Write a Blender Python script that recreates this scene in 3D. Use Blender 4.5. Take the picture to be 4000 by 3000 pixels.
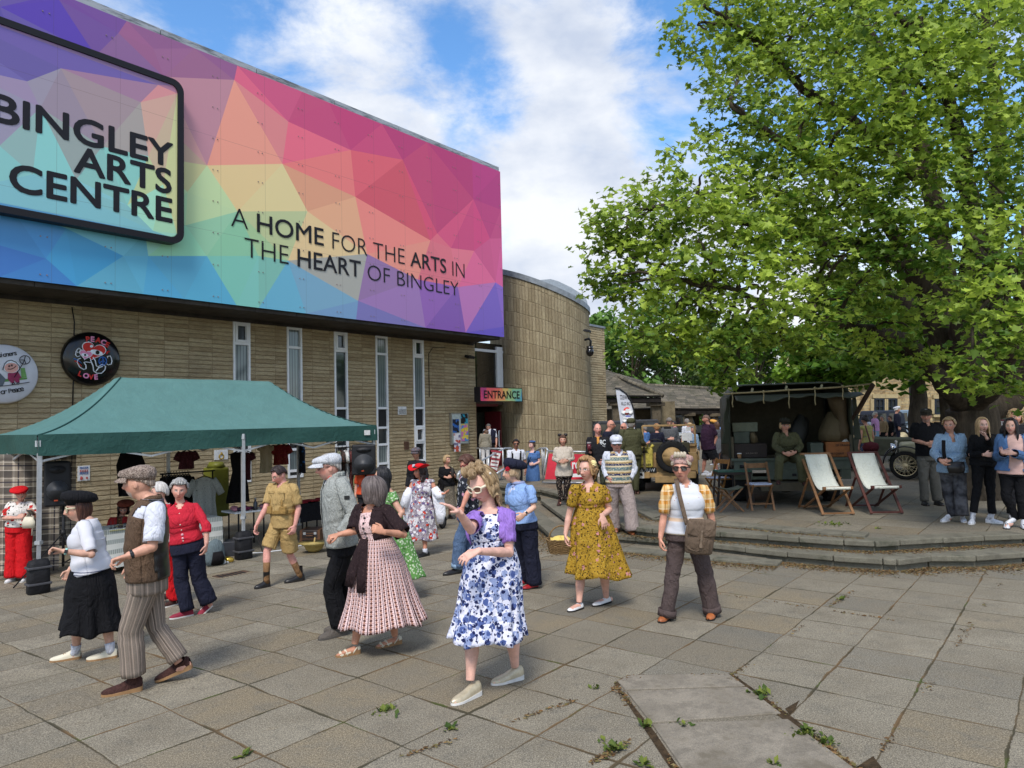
import bpy,bmesh,math,random
import numpy as np
from mathutils import Vector,Matrix,noise,geometry
PI=math.pi
for o in list(bpy.data.objects):bpy.data.objects.remove(o)
scene=bpy.context.scene
COL=scene.collection
rnd=random.Random(7)
# ---------------------------------------------------------------- camera
FPX=2770.0;CAM_H=2.05;PITCH=math.radians(2.9);ROLL=math.radians(1.4)
CF=Vector((0,math.cos(PITCH),math.sin(PITCH)))
_U0=Vector((0,-math.sin(PITCH),math.cos(PITCH)))
CU=_U0*math.cos(ROLL)+Vector((1,0,0))*math.sin(ROLL)
CR=Vector((1,0,0))*math.cos(ROLL)-_U0*math.sin(ROLL)
CP=Vector((0,0,CAM_H))
cam=bpy.data.cameras.new('camera');cam.sensor_width=36;cam.lens=36*FPX/4000.0
cam.clip_start=0.1;cam.clip_end=2000
camo=bpy.data.objects.new('camera',cam);COL.objects.link(camo)
M3=Matrix((CR,CU,-CF)).transposed()
camo.matrix_world=Matrix.Translation(CP)@M3.to_4x4()
scene.camera=camo
# ---------------------------------------------------------------- light
SUN_EL=math.radians(52);SUN_AZ=math.radians(192)
sd=Vector((math.sin(SUN_AZ)*math.cos(SUN_EL),math.cos(SUN_AZ)*math.cos(SUN_EL),math.sin(SUN_EL)))
sl=bpy.data.lights.new('sun','SUN');sl.energy=2.3;sl.angle=math.radians(16);sl.color=(1.0,0.95,0.88)
so=bpy.data.objects.new('sun',sl);COL.objects.link(so)
so.rotation_euler=sd.to_track_quat('Z','Y').to_euler()
scene.view_settings.view_transform='Standard';scene.view_settings.look='None'
scene.view_settings.exposure=0.48;scene.view_settings.gamma=1.0;scene.view_settings.use_curve_mapping=False
scene.cycles.max_bounces=6;scene.cycles.diffuse_bounces=3;scene.cycles.glossy_bounces=3
scene.cycles.transmission_bounces=4;scene.cycles.transparent_max_bounces=8
scene.cycles.use_denoising=True
def ray(px,py):return CF+CR*((px-2000)/FPX)+CU*((1500-py)/FPX)
def G(px,py,z=0.0):
 v=ray(px,py);return CP+v*((z-CAM_H)/v.z)
def P(px,py,D):return CP+ray(px,py)*D
def depth(w):return(Vector(w)-CP).dot(CF)
# ---------------------------------------------------------------- world: sky texture and cloud field (by direction)
world=bpy.data.worlds.new('World');scene.world=world;world.use_nodes=True
def build_world():
 nt=world.node_tree;N=nt.nodes;L=nt.links;N.clear()
 out=N.new('ShaderNodeOutputWorld');bg=N.new('ShaderNodeBackground');bg.inputs[1].default_value=0.145
 sky=N.new('ShaderNodeTexSky');sky.sky_type='NISHITA';sky.sun_disc=False
 sky.sun_elevation=SUN_EL;sky.sun_rotation=SUN_AZ;sky.air_density=1.0;sky.dust_density=0.6;sky.ozone_density=2.0
 tc=N.new('ShaderNodeTexCoord')
 mp=N.new('ShaderNodeMapping');mp.inputs['Scale'].default_value=(1.0,1.0,1.9);mp.inputs['Location'].default_value=(0.35,0.1,0.4)
 L.new(tc.outputs['Generated'],mp.inputs[0])
 n1=N.new('ShaderNodeTexNoise');n1.inputs['Scale'].default_value=4.6;n1.inputs['Detail'].default_value=9;n1.inputs['Roughness'].default_value=0.62;n1.inputs['Distortion'].default_value=0.25
 L.new(mp.outputs[0],n1.inputs['Vector'])
 cover=n1.outputs['Fac']
 for(px,py,rad,amt)in[(2600,430,0.13,-0.20),(1000,230,0.12,-0.12),(1600,110,0.10,-0.14),(1740,290,0.08,-0.14),(560,20,.12,-.08),(2040,400,.06,-.12),(1860,190,.06,-.12),(2250,560,.05,-.10),(2640,60,0.10,-0.12),(1900,560,0.07,-0.05),(2500,560,0.08,-0.12),(2200,250,0.13,0.12),(2330,620,0.12,0.16),(2150,900,0.25,0.16),(1200,60,0.16,0.03),(1500,350,0.12,0.10),(2900,900,0.3,0.14),(3300,300,0.25,-0.14),(3700,600,0.25,-0.10)]:
  d=ray(px,py).normalized()
  dot=N.new('ShaderNodeVectorMath');dot.operation='DISTANCE';dot.inputs[1].default_value=d
  nrm=N.new('ShaderNodeVectorMath');nrm.operation='NORMALIZE'
  L.new(tc.outputs['Generated'],nrm.inputs[0]);L.new(nrm.outputs[0],dot.inputs[0])
  mr=N.new('ShaderNodeMapRange');mr.interpolation_type='SMOOTHERSTEP'
  mr.inputs['From Min'].default_value=0;mr.inputs['From Max'].default_value=rad*1.5;mr.inputs['To Min'].default_value=amt;mr.inputs['To Max'].default_value=0
  L.new(dot.outputs['Value'],mr.inputs['Value'])
  ad=N.new('ShaderNodeMath');L.new(cover,ad.inputs[0]);L.new(mr.outputs[0],ad.inputs[1]);cover=ad.outputs[0]
 rp=N.new('ShaderNodeMapRange');rp.interpolation_type='SMOOTHSTEP'
 rp.inputs['From Min'].default_value=0.34;rp.inputs['From Max'].default_value=0.62
 L.new(cover,rp.inputs['Value'])
 n2=N.new('ShaderNodeTexNoise');n2.inputs['Scale'].default_value=5.0;n2.inputs['Detail'].default_value=6;n2.inputs['Roughness'].default_value=0.55
 L.new(mp.outputs[0],n2.inputs['Vector'])
 cc=N.new('ShaderNodeValToRGB');e=cc.color_ramp.elements
 e[0].position=0.36;e[0].color=(3.0,3.4,4.2,1);e[1].position=0.62;e[1].color=(4.9,5.05,5.3,1)
 L.new(n2.outputs['Fac'],cc.inputs[0])
 hs=N.new('ShaderNodeHueSaturation');hs.inputs['Saturation'].default_value=1.22;hs.inputs['Value'].default_value=1.3
 L.new(sky.outputs[0],hs.inputs['Color'])
 mx=N.new('ShaderNodeMix');mx.data_type='RGBA'
 L.new(rp.outputs[0],mx.inputs['Factor']);L.new(hs.outputs[0],mx.inputs['A']);L.new(cc.outputs[0],mx.inputs['B'])
 L.new(mx.outputs['Result'],bg.inputs[0]);L.new(bg.outputs[0],out.inputs[0])
build_world()
# ---------------------------------------------------------------- materials
def s2l(c):
 return tuple((x/12.92 if x<=0.04045 else((x+0.055)/1.055)**2.4)for x in c)
def rgb(r,g,b,k=1.0):
 l=s2l((r/255,g/255,b/255));return(min(l[0]*k,1),min(l[1]*k,1),min(l[2]*k,1))
MATS={}
class Nodes:
 0
 def __init__(s,name,rough=0.7,spec=0.3,metal=0.0):
  s.m=bpy.data.materials.new(name);s.m.use_nodes=True;s.nt=s.m.node_tree;s.N=s.nt.nodes;s.L=s.nt.links
  s.b=s.N['Principled BSDF'];s.b.inputs['Roughness'].default_value=rough
  s.b.inputs['Specular IOR Level'].default_value=spec;s.b.inputs['Metallic'].default_value=metal
 def n(s,t,**kw):
  x=s.N.new(t)
  for k,v in kw.items():setattr(x,k,v)
  return x
 def inp(s,node,key,val):
  if hasattr(val,'is_output')or isinstance(val,bpy.types.NodeSocket):s.L.new(val,node.inputs[key])
  else:
   if isinstance(val,(tuple,list))and len(val)==3 and node.inputs[key].type=='RGBA':val=tuple(val)+(1,)
   node.inputs[key].default_value=val
 def coord(s,kind='Object',scale=(1,1,1),rot=(0,0,0),loc=(0,0,0)):
  t=s.n('ShaderNodeTexCoord');m=s.n('ShaderNodeMapping')
  m.inputs['Scale'].default_value=scale;m.inputs['Rotation'].default_value=rot;m.inputs['Location'].default_value=loc
  s.L.new(t.outputs[kind],m.inputs[0]);return m.outputs[0]
 def noise(s,vec,scale,detail=3,rough=0.5,dist=0.0):
  x=s.n('ShaderNodeTexNoise');s.L.new(vec,x.inputs['Vector'])
  x.inputs['Scale'].default_value=scale;x.inputs['Detail'].default_value=detail;x.inputs['Roughness'].default_value=rough;x.inputs['Distortion'].default_value=dist
  return x.outputs['Fac']
 def voro(s,vec,scale,feature='F1',rand=1.0,out='Distance'):
  x=s.n('ShaderNodeTexVoronoi',feature=feature);s.L.new(vec,x.inputs['Vector'])
  x.inputs['Scale'].default_value=scale;x.inputs['Randomness'].default_value=rand
  return x.outputs[out]
 def math(s,op,a,b=0.0,c=0.0):
  x=s.n('ShaderNodeMath',operation=op);s.inp(x,0,a);s.inp(x,1,b);s.inp(x,2,c);return x.outputs[0]
 def rng(s,v,a,b,c=0.0,d=1.0,smooth=True):
  x=s.n('ShaderNodeMapRange');x.interpolation_type='SMOOTHSTEP' if smooth else 'LINEAR'
  s.inp(x,'Value',v);x.inputs['From Min'].default_value=a;x.inputs['From Max'].default_value=b
  x.inputs['To Min'].default_value=c;x.inputs['To Max'].default_value=d;return x.outputs[0]
 def mix(s,f,a,b,blend='MIX'):
  x=s.n('ShaderNodeMix',data_type='RGBA',blend_type=blend);s.inp(x,'Factor',f);s.inp(x,'A',a);s.inp(x,'B',b);return x.outputs['Result']
 def sep(s,vec):
  x=s.n('ShaderNodeSeparateXYZ');s.L.new(vec,x.inputs[0]);return x.outputs
 def comb(s,a,b,c=0.0):
  x=s.n('ShaderNodeCombineXYZ');s.inp(x,0,a);s.inp(x,1,b);s.inp(x,2,c);return x.outputs[0]
 def attr(s,name,out='Color'):
  x=s.n('ShaderNodeAttribute');x.attribute_name=name;return x.outputs[out]
 def bump(s,h,strength=0.3,dist=0.01):
  x=s.n('ShaderNodeBump');s.inp(x,'Height',h);x.inputs['Strength'].default_value=strength;x.inputs['Distance'].default_value=dist
  s.L.new(x.outputs[0],s.b.inputs['Normal'])
 def col(s,c):s.inp(s.b,'Base Color',c);return s.m
 def stripe(s,x,period,width,off=0.0):
  0
  f=s.math('FRACT',s.math('ADD',s.math('DIVIDE',x,period),off));return s.math('LESS_THAN',f,width/period)
def plain(name,c,rough=0.6,spec=0.3,metal=0.0,var=0.12,scale=12.0,bump=0.0,bscale=120.0,bdist=0.003):
 0
 if name in MATS:return MATS[name]
 k=Nodes(name,rough,spec,metal);v=k.coord()
 nz=k.noise(v,scale,4,0.6)
 a=tuple(x*(1-var)for x in c);b=tuple(min(1,x*(1+var))for x in c)
 k.col(k.mix(k.rng(nz,0.3,0.7),a,b))
 if bump:k.bump(k.noise(v,bscale,3,0.6),bump,bdist)
 MATS[name]=k.m;return k.m
def crease(k,v,weave=300):
 vs=k.coord('Object',(1,1,.55));r=k.math('ABSOLUTE',k.math('SUBTRACT',k.noise(vs,7,3,.55,1.2),.5));r2=k.math('ABSOLUTE',k.math('SUBTRACT',k.noise(vs,17,3,.6,.8),.5))
 h=k.math('ADD',k.math('MULTIPLY',k.rng(r,0,.16),1.0),k.math('MULTIPLY',k.rng(r2,0,.2),.4));k.bump(k.math('ADD',h,k.math('MULTIPLY',k.noise(v,weave,2),.12)),.55,.016)
def cloth(name,c,c2=None,weave=350.0,var=0.15,rough=0.85):
 if name in MATS:return MATS[name]
 k=Nodes(name,rough,0.15);v=k.coord()
 a=tuple(x*(1-var)for x in c);b=c2 or tuple(min(1,x*(1+var))for x in c)
 k.col(k.mix(k.rng(k.noise(v,weave,2,0.7),0.35,0.65),a,b))
 crease(k,v,weave)
 k.b.inputs['Sheen Weight'].default_value=0.0
 MATS[name]=k.m;return k.m
# ---------------------------------------------------------------- mesh builder
def wr(p,amp,f=7.0,s=0.0):return noise.noise(Vector((p.x*f+s,p.y*f,p.z*f*.55)))*amp+noise.noise(Vector((p.x*f*2.6,p.y*f*2.6+s,p.z*f*1.5)))*amp*.45
class MB:
 def __init__(s):s.v=[];s.f=[];s.mi=[];s.uv=[];s.sm=[];s.cur=0;s.col=[];s.curcol=(1,1,1)
 def add(s,vs,fs,uvs=None,mi=None,smooth=True):
  o=len(s.v);s.v.extend([tuple(x)for x in vs])
  for i,f in enumerate(fs):
   s.f.append([a+o for a in f]);s.mi.append(s.cur if mi is None else mi);s.sm.append(smooth);s.col.append(s.curcol)
   s.uv.append([uvs[a]for a in f]if uvs else[(0,0)]*len(f))
  return o
 def box(s,c,size,rot=None,mi=None):
  hx,hy,hz=size[0]/2,size[1]/2,size[2]/2
  vs=[Vector((x,y,z))for z in(-hz,hz)for y in(-hy,hy)for x in(-hx,hx)]
  if rot is not None:vs=[rot@v for v in vs]
  c=Vector(c);vs=[v+c for v in vs]
  s.add(vs,[(0,2,3,1),(4,5,7,6),(0,1,5,4),(2,6,7,3),(0,4,6,2),(1,3,7,5)],mi=mi,smooth=False)
 def bar(s,a,b,w,h=None,up=(0,0,1),mi=None):
  0
  a=Vector(a);b=Vector(b);h=h or w;d=b-a;L=d.length
  if L<1e-6:return
  d.normalize();up=Vector(up)
  x=d.cross(up)
  if x.length<1e-3:x=d.cross(Vector((1,0.3,0)))
  x.normalize();y=x.cross(d)
  s.box((a+b)/2,(w,L,h),Matrix((x,d,y)).transposed(),mi)
 def tube(s,pts,radii,segs=12,cap=True,mi=None,ref=None,uvscale=None,smooth=True,twist=0):
  0
  pts=[Vector(p)for p in pts];n=len(pts)
  if not isinstance(radii,(list,tuple))or(len(radii)==2 and n!=2 and not isinstance(radii[0],(list,tuple))):radii=[radii]*n
  vs=[];uvs=[];L=0;prev=None
  for i,p in enumerate(pts):
   t=(pts[min(i+1,n-1)]-pts[max(i-1,0)])
   if t.length<1e-9:t=Vector((0,0,1))
   t.normalize()
   if ref is not None:r=Vector(ref[i]if isinstance(ref,list)else ref)
   elif prev is not None:r=prev
   else:r=Vector((1,0,0))if abs(t.x)<0.8 else Vector((0,1,0))
   x=r-t*r.dot(t)
   if x.length<1e-4:x=t.orthogonal()
   x.normalize();y=t.cross(x);prev=x
   if i:L+=(p-pts[i-1]).length
   ra=radii[i];a,b=(ra if isinstance(ra,(list,tuple))else(ra,ra))
   for j in range(segs+1):
    th=2*PI*j/segs
    vs.append(p+x*(a*math.cos(th))+y*(b*math.sin(th)));uvs.append((j/segs,L if uvscale is None else L*uvscale))
  fs=[]
  w=segs+1
  for i in range(n-1):
   for j in range(segs):fs.append((i*w+j,i*w+j+1,(i+1)*w+j+1,(i+1)*w+j))
  if cap:
   for i,rev in((0,True),(n-1,False)):
    vs.append(pts[i]);uvs.append((0.5,0));c=len(vs)-1
    for j in range(segs):fs.append((c,i*w+j+1,i*w+j)if rev else(c,i*w+j,i*w+j+1))
  s.add(vs,fs,uvs,mi,smooth)
 def cyl(s,a,b,r,segs=16,mi=None,r2=None,smooth=True):
  s.tube([a,b],[r,r if r2 is None else r2],segs,True,mi,smooth=smooth)
 def lathe(s,c,prof,segs=24,axis=(0,0,1),mi=None):
  s.tube([Vector(c)+Vector(axis)*z for r,z in prof],[max(r,1e-4)for r,z in prof],segs,True,mi)
 def torus(s,c,R,r,axis=(0,0,1),segs=28,rs=10,mi=None,a0=0,a1=2*PI):
  ax=Vector(axis).normalized();x=ax.orthogonal().normalized();y=ax.cross(x);c=Vector(c)
  closed=abs(a1-a0-2*PI)<1e-6;vs=[];fs=[]
  for i in range(segs+1):
   t=a0+(a1-a0)*i/segs;d=x*math.cos(t)+y*math.sin(t)
   for j in range(rs):
    q=2*PI*j/rs;vs.append(c+d*(R+r*math.cos(q))+ax*(r*math.sin(q)))
  for i in range(segs):
   for j in range(rs):fs.append((i*rs+j,(i+1)*rs+j,(i+1)*rs+(j+1)%rs,i*rs+(j+1)%rs))
  s.add(vs,fs,None,mi)
 def sphere(s,c,r,segs=16,rings=10,mi=None,rot=None):
  r=Vector(r)if isinstance(r,(tuple,list,Vector))else Vector((r,r,r));c=Vector(c);vs=[];fs=[]
  for i in range(rings+1):
   ph=PI*i/rings
   for j in range(segs):
    th=2*PI*j/segs;v=Vector((r.x*math.sin(ph)*math.cos(th),r.y*math.sin(ph)*math.sin(th),r.z*math.cos(ph)))
    if rot is not None:v=rot@v
    vs.append(c+v)
  for i in range(rings):
   for j in range(segs):fs.append((i*segs+j,(i+1)*segs+j,(i+1)*segs+(j+1)%segs,i*segs+(j+1)%segs))
  s.add(vs,fs,None,mi)
 def prism(s,poly,ext,mi=None,smooth=False):
  0
  n=len(poly);a=[Vector(p)for p in poly];e=Vector(ext);b=[p+e for p in a]
  s.add(a+b,[tuple(range(n))[::-1],tuple(range(n,2*n))]+[(i,(i+1)%n,n+(i+1)%n,n+i)for i in range(n)],None,mi,smooth)
 def sheet(s,fn,nu,nv,mi=None,uvfn=None,smooth=True,closed=False):
  vs=[];uvs=[]
  for i in range(nv+1):
   for j in range(nu+1):
    u,v=j/nu,i/nv;vs.append(fn(u,v));uvs.append(uvfn(u,v)if uvfn else(u,v))
  fs=[(i*(nu+1)+j,i*(nu+1)+j+1,(i+1)*(nu+1)+j+1,(i+1)*(nu+1)+j)for i in range(nv)for j in range(nu)]
  s.add(vs,fs,uvs,mi,smooth)
 def build(s,name,mats,parent=None,origin=None,bevel=0.0,solid=0.0,colattr=False):
  me=bpy.data.meshes.new(name)
  o3=Vector(origin)if origin is not None else(Vector(parent.matrix_world.translation)if parent else Vector((0,0,0)))
  if parent:o3=Vector(ORIG.get(parent.name,o3))
  me.from_pydata([(v[0]-o3.x,v[1]-o3.y,v[2]-o3.z)for v in s.v],[],s.f)
  if not isinstance(mats,(list,tuple)):mats=[mats]
  for m in mats:me.materials.append(m)
  me.polygons.foreach_set('material_index',s.mi);me.polygons.foreach_set('use_smooth',s.sm)
  uvl=me.uv_layers.new(name='UVMap');flat=[c for f in s.uv for p in f for c in p];uvl.data.foreach_set('uv',flat)
  if colattr:
   ca=me.color_attributes.new('Col','FLOAT_COLOR','CORNER')
   ca.data.foreach_set('color',[x for c,f in zip(s.col,s.f)for _ in f for x in(*c,1.0)])
  me.validate();me.update()
  ob=bpy.data.objects.new(name,me);COL.objects.link(ob)
  if parent:ob.parent=parent
  else:ob.location=o3
  ORIG[ob.name]=o3.copy()
  if solid:md=ob.modifiers.new('solid','SOLIDIFY');md.thickness=solid;md.offset=0
  if bevel:md=ob.modifiers.new('bevel','BEVEL');md.width=bevel;md.segments=2;md.limit_method='ANGLE'
  return ob
ORIG={}
def tag(o,label,cat,group=None,kind=None):
 if label:o['label']=label
 if cat:o['category']=cat
 if group:o['group']=group
 if kind:o['kind']=kind
 return o
def thing(name,label,cat,loc,group=None):
 o=bpy.data.objects.new(name,None);COL.objects.link(o);o.location=loc;o.empty_display_size=0.1
 ORIG[o.name]=Vector(loc);return tag(o,label,cat,group)
def move_tree(o,loc,rz=None):
 o.location=loc
 if rz is not None:o.rotation_euler=(0,0,rz)
def dup(o,parent=None):
 c=o.copy();COL.objects.link(c);ORIG[c.name]=ORIG.get(o.name,Vector((0,0,0)))
 if parent:c.parent=parent
 for ch in list(o.children):dup(ch,c)
 return c
def text_mesh(txt,extrude=0.0,offset=0.0,shear=0.0,spacing=1.0):
 0
 cu=bpy.data.curves.new('t','FONT');cu.body=txt;cu.extrude=extrude;cu.offset=offset;cu.shear=shear;cu.resolution_u=4;cu.space_character=spacing
 ob=bpy.data.objects.new('t',cu);COL.objects.link(ob);bpy.context.view_layer.update()
 me=ob.to_mesh();vs=[v.co.copy()for v in me.vertices];fs=[tuple(p.vertices)for p in me.polygons]
 ob.to_mesh_clear();bpy.data.objects.remove(ob);bpy.data.curves.remove(cu)
 return vs,fs
def put_text(mb,txt,org,xdir,ydir,width=None,height=None,offset=0.0,extrude=0.0,mi=None,shear=0.0,spacing=1.0,mirror=False):
 0
 if offset>0.004:
  h=height or 0.7*width/max(len(txt),1);Z=Vector(xdir).normalized().cross(Vector(ydir).normalized());t=offset*h*1.25
  for i,(dx,dy)in enumerate([(-1,0),(1,0),(0,1),(0,-1),(0.7,0.7),(-0.7,0.7),(0.7,-0.7),(-0.7,-0.7)]):
   put_text(mb,txt,Vector(org)+Vector(xdir)*dx*t+Vector(ydir)*dy*t+Z*(0.0006*i),xdir,ydir,width,height,0.0,extrude,mi,shear,spacing,mirror)
  return
 vs,fs=text_mesh(txt,extrude,offset,shear,spacing)
 if not vs:return
 x0=min(v.x for v in vs);x1=max(v.x for v in vs);y0=min(v.y for v in vs);y1=max(v.y for v in vs)
 if any(c in 'gjpqy,' for c in txt):yb=0.0
 else:yb=y0
 cap=0.729 if any(c.isupper()or c.isdigit()or c in 'bdfhklt' for c in txt)else 0.547
 cap=(y1-y0)if txt.isupper()else cap
 sy=height/cap if height else width/(x1-x0)
 sx=width/(x1-x0)if width else sy
 X=Vector(xdir).normalized();Y=Vector(ydir).normalized();Z=X.cross(Y);o=Vector(org)
 out=[o+X*((x1-v.x if mirror else v.x-x0)*sx)+Y*((v.y-yb)*sy)+Z*v.z for v in vs]
 mb.add(out,[f[::-1]for f in fs]if mirror else fs,None,mi,False)
# ---------------------------------------------------------------- the setting: paving, steps, far ground
TH=math.radians(38.67)
UD=Vector((math.sin(TH),math.cos(TH),0));ND=Vector((math.cos(TH),-math.sin(TH),0));ZD=Vector((0,0,1))
def gz(x,y):
 0
 c=x*ND.x+y*ND.y
 t=min(max((-5.5-c)/6.0,0),1)
 return-0.27*t
def GG(px,py):
 0
 z=0.0
 for _ in range(12):
  p=G(px,py,z);z=gz(p.x,p.y)
 return G(px,py,z)
def paving_mat(name,pitch,a0,b0,dark=1.0,moss=1.0):
 k=Nodes(name,0.88,0.2);v=k.coord()
 def dot(d):
  x=k.n('ShaderNodeVectorMath',operation='DOT_PRODUCT');k.L.new(v,x.inputs[0]);x.inputs[1].default_value=d;return x.outputs['Value']
 wob=k.noise(v,2.2,3,0.6);w2=k.noise(v,25,3,0.7)
 wv=k.math('ADD',k.math('MULTIPLY',k.math('SUBTRACT',wob,0.5),0.045),k.math('MULTIPLY',k.math('SUBTRACT',w2,0.5),0.012))
 a=k.math('ADD',dot(UD),wv);b=k.math('ADD',dot(ND),wv)
 fa=k.math('DIVIDE',k.math('SUBTRACT',a,a0),pitch);fb=k.math('DIVIDE',k.math('SUBTRACT',b,b0),pitch)
 ca=k.math('FLOOR',fa);cb=k.math('FLOOR',fb)
 def edge(f):
  fr=k.math('FRACT',f);return k.math('MULTIPLY',k.math('MINIMUM',fr,k.math('SUBTRACT',1.0,fr)),pitch)
 ed=k.math('MINIMUM',edge(fa),edge(fb))
 wn=k.n('ShaderNodeTexWhiteNoise',noise_dimensions='2D');k.L.new(k.comb(ca,cb),wn.inputs['Vector'])
 r1=wn.outputs['Value'];sc=k.sep(wn.outputs['Color']);r2=sc[1];r3=sc[2]
 base=k.mix(r1,rgb(136,126,106),rgb(168,157,134))
 base=k.mix(k.math('MULTIPLY',k.rng(r2,0.68,0.76),0.75),base,rgb(146,124,84))
 base=k.mix(k.math('MULTIPLY',k.rng(r3,0.8,0.85),0.5),base,rgb(88,88,84))
 blot=k.noise(v,1.7,6,0.65);grain=k.noise(v,110,2,0.8);fine=k.noise(v,42,4,0.75);stain=k.noise(v,5.5,6,0.7,0.6)
 base=k.mix(k.rng(blot,0.35,0.7),base,rgb(132,120,98),'MIX')
 base=k.mix(k.math('MULTIPLY',k.rng(stain,0.50,0.70),0.6),base,rgb(98,92,80))
 base=k.mix(k.math('MULTIPLY',k.rng(k.noise(v,3.1,5,0.7,0.4),0.58,0.75),0.5),base,rgb(150,128,92))
 base=k.mix(k.rng(grain,0.30,0.72,0.0,1.0),k.mix(0.7,base,(0.02,0.02,0.02)),k.mix(0.30,base,rgb(205,198,180)))
 base=k.mix(k.math('MULTIPLY',k.rng(fine,0.42,0.6,0,1),0.4),base,k.mix(0.6,base,(0.03,0.03,0.028)))
 jw=k.rng(k.noise(v,1.3,3,0.6),0.42,0.72,0.001,0.013*moss)
 jn=k.math('ADD',jw,k.math('MULTIPLY',k.math('SUBTRACT',k.noise(v,60,3,0.7),0.5),0.016))
 jm=k.math('SUBTRACT',1.0,k.rng(k.math('SUBTRACT',ed,jn),0.0,0.006))
 jc=k.mix(k.rng(k.noise(v,1.6,3),0.4,0.62),rgb(84,78,60),rgb(122,98,68))
 jc=k.mix(k.rng(k.noise(v,2.3,3),0.60,0.66),jc,rgb(84,92,44))
 jc=k.mix(k.noise(v,90,2,0.8),k.mix(0.6,jc,(0.01,0.01,0.008)),jc)
 c=k.mix(jm,base,jc)
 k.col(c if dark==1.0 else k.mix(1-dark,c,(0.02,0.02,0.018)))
 h=k.math('ADD',k.math('MULTIPLY',k.rng(ed,0.0,0.012),0.7),k.math('ADD',k.math('MULTIPLY',grain,0.22),k.math('MULTIPLY',fine,0.35)))
 h=k.math('ADD',h,k.math('MULTIPLY',r1,0.25))
 k.bump(h,0.6,0.012)
 return k.m
M_PAVE=paving_mat('stone_paving',0.605,4.95,-2.86)
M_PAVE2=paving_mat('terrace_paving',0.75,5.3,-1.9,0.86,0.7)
def stone(name,c,var=0.35,sc=3.0,bscale=45,b=0.5,grime=None):
 k=Nodes(name,0.9,0.15);v=k.coord()
 a=tuple(x*(1-var)for x in c);d=tuple(min(1,x*(1+var))for x in c)
 base=k.mix(k.rng(k.noise(v,sc,6,0.7),0.3,0.72),a,d)
 base=k.mix(k.rng(k.noise(v,130,2,0.8),0.3,0.7),k.mix(0.35,base,(0.02,0.02,0.02)),base)
 if grime:base=k.mix(k.rng(k.noise(v,sc*0.5,5,0.7),0.5,0.66),base,grime)
 k.col(base);k.bump(k.math('ADD',k.noise(v,bscale,5,0.7),k.noise(v,sc*2,3)),b,0.02);return k.m
M_KERB=stone('kerb_stone',rgb(122,118,104),0.28,4.0,60,0.4,rgb(84,84,72))
def ground():
 mb=MB()
 def fn(i,j):pass
 us=[-400,-150,-60]+[-30+1.5*i for i in range(41)]+[60,150,400]
 cs=[-400,-120,-60,-30,-20,-14]+[-11.5+0.5*i for i in range(13)]+[-5,0,6,20,60]
 vs=[]
 for c in cs:
  for a in us:
   p=UD*a+ND*c;vs.append((p.x,p.y,gz(p.x,p.y)))
 w=len(us)
 mb.add(vs,[(i*w+j,i*w+j+1,(i+1)*w+j+1,(i+1)*w+j)[::-1]for i in range(len(cs)-1)for j in range(w-1)])
 o=mb.build('paved_ground',M_PAVE);o['kind']='structure'
ground()
def px_line(pts,z):return[G(x,y,z)for x,y in pts]
Z1,Z2,Z3,Z0=0.29,0.15,0.035,0.34
T1=px_line([(4000,2086),(3839,2092),(3678,2101),(3511,2110),(3416,2115),(3296,2110),(3122,2099),(3000,2090),(2814,2078),(2787,2075),(2549,2065),(2445,2053),(2418,2037),(2379,2014)],Z1)
T2=px_line([(4000,2158),(3809,2171),(3631,2171),(3502,2186),(3448,2183),(3255,2171),(3077,2156),(2913,2138),(2787,2124),(2603,2106),(2486,2097),(2397,2090),(2335,2092),(2243,2041),(2205,2017),(2137,1968),(2115,1952)],Z2)
T3=px_line([(3040,2204),(2787,2183),(2603,2166),(2546,2160),(2426,2147),(2260,2146),(2189,2117),(2087,2025),(2040,1985)],Z3)
T0=px_line([(3380,2090),(3200,2078),(3050,2066),(2790,2043),(2572,2024),(2546,2022),(2502,1999),(2481,1989),(2420,1945)],Z0)
def far_right(p):return[Vector((p.x+60,p.y-2,p.z))]
def level(name,line,z,back,thick,mat,lip=True):
 0
 poly=[Vector((p.x,p.y,z))for p in line]+back
 mb=MB();tris=geometry.tessellate_polygon([poly])
 mb.add(poly,[t for t in tris],None,0,False)
 for f in mb.f:
  a,b,c=(Vector(mb.v[i])for i in f)
  if(b-a).cross(c-a).z<0:f.reverse()
 o=mb.build(name,mat);o['kind']='structure'
 kb=MB()
 for i in range(len(line)-1):
  a,b=line[i],line[i+1];d=b-a;L=d.length
  n=max(1,round(L/0.95));nrm=Vector((d.y,-d.x,0)).normalized()
  mid=(a+b)/2
  side=1 if poly_in(poly,mid+nrm*0.05)else-1
  for k in range(n):
   p,q=a+d*(k/n),a+d*((k+1)/n);e=d.normalized()*0.004
   jz=rnd.uniform(-0.004,0.006)
   p0=p+e;q0=q-e;inn=nrm*side
   top=z+0.005+jz
   ring=[p0-inn*0.03,q0-inn*0.03,q0+inn*0.30,p0+inn*0.30]
   kb.prism([Vector((r.x,r.y,top-0.075))for r in ring],(0,0,0.075))
  kb.prism([Vector((r.x,r.y,z-thick))for r in(a+nrm*side*0.03,b+nrm*side*0.03,b+nrm*side*0.2,a+nrm*side*0.2)],(0,0,thick-0.076))
 o=kb.build(name.replace('terrace','kerb').replace('step','step_kerb'),M_KERB,bevel=0.012);o['kind']='structure'
def poly_in(poly,p):
 c=False;j=len(poly)-1
 for i in range(len(poly)):
  a,b=poly[i],poly[j]
  if(a.y>p.y)!=(b.y>p.y)and p.x<(b.x-a.x)*(p.y-a.y)/(b.y-a.y)+a.x:c=not c
  j=i
 return c
def back_pts(z,first,last,far=260):
 return[Vector((last.x-0.6,last.y+3,z)),Vector((-30,far,z)),Vector((far,far,z)),Vector((far,first.y-6,z)),Vector((first.x+30,first.y-1.5,z))]
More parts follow.
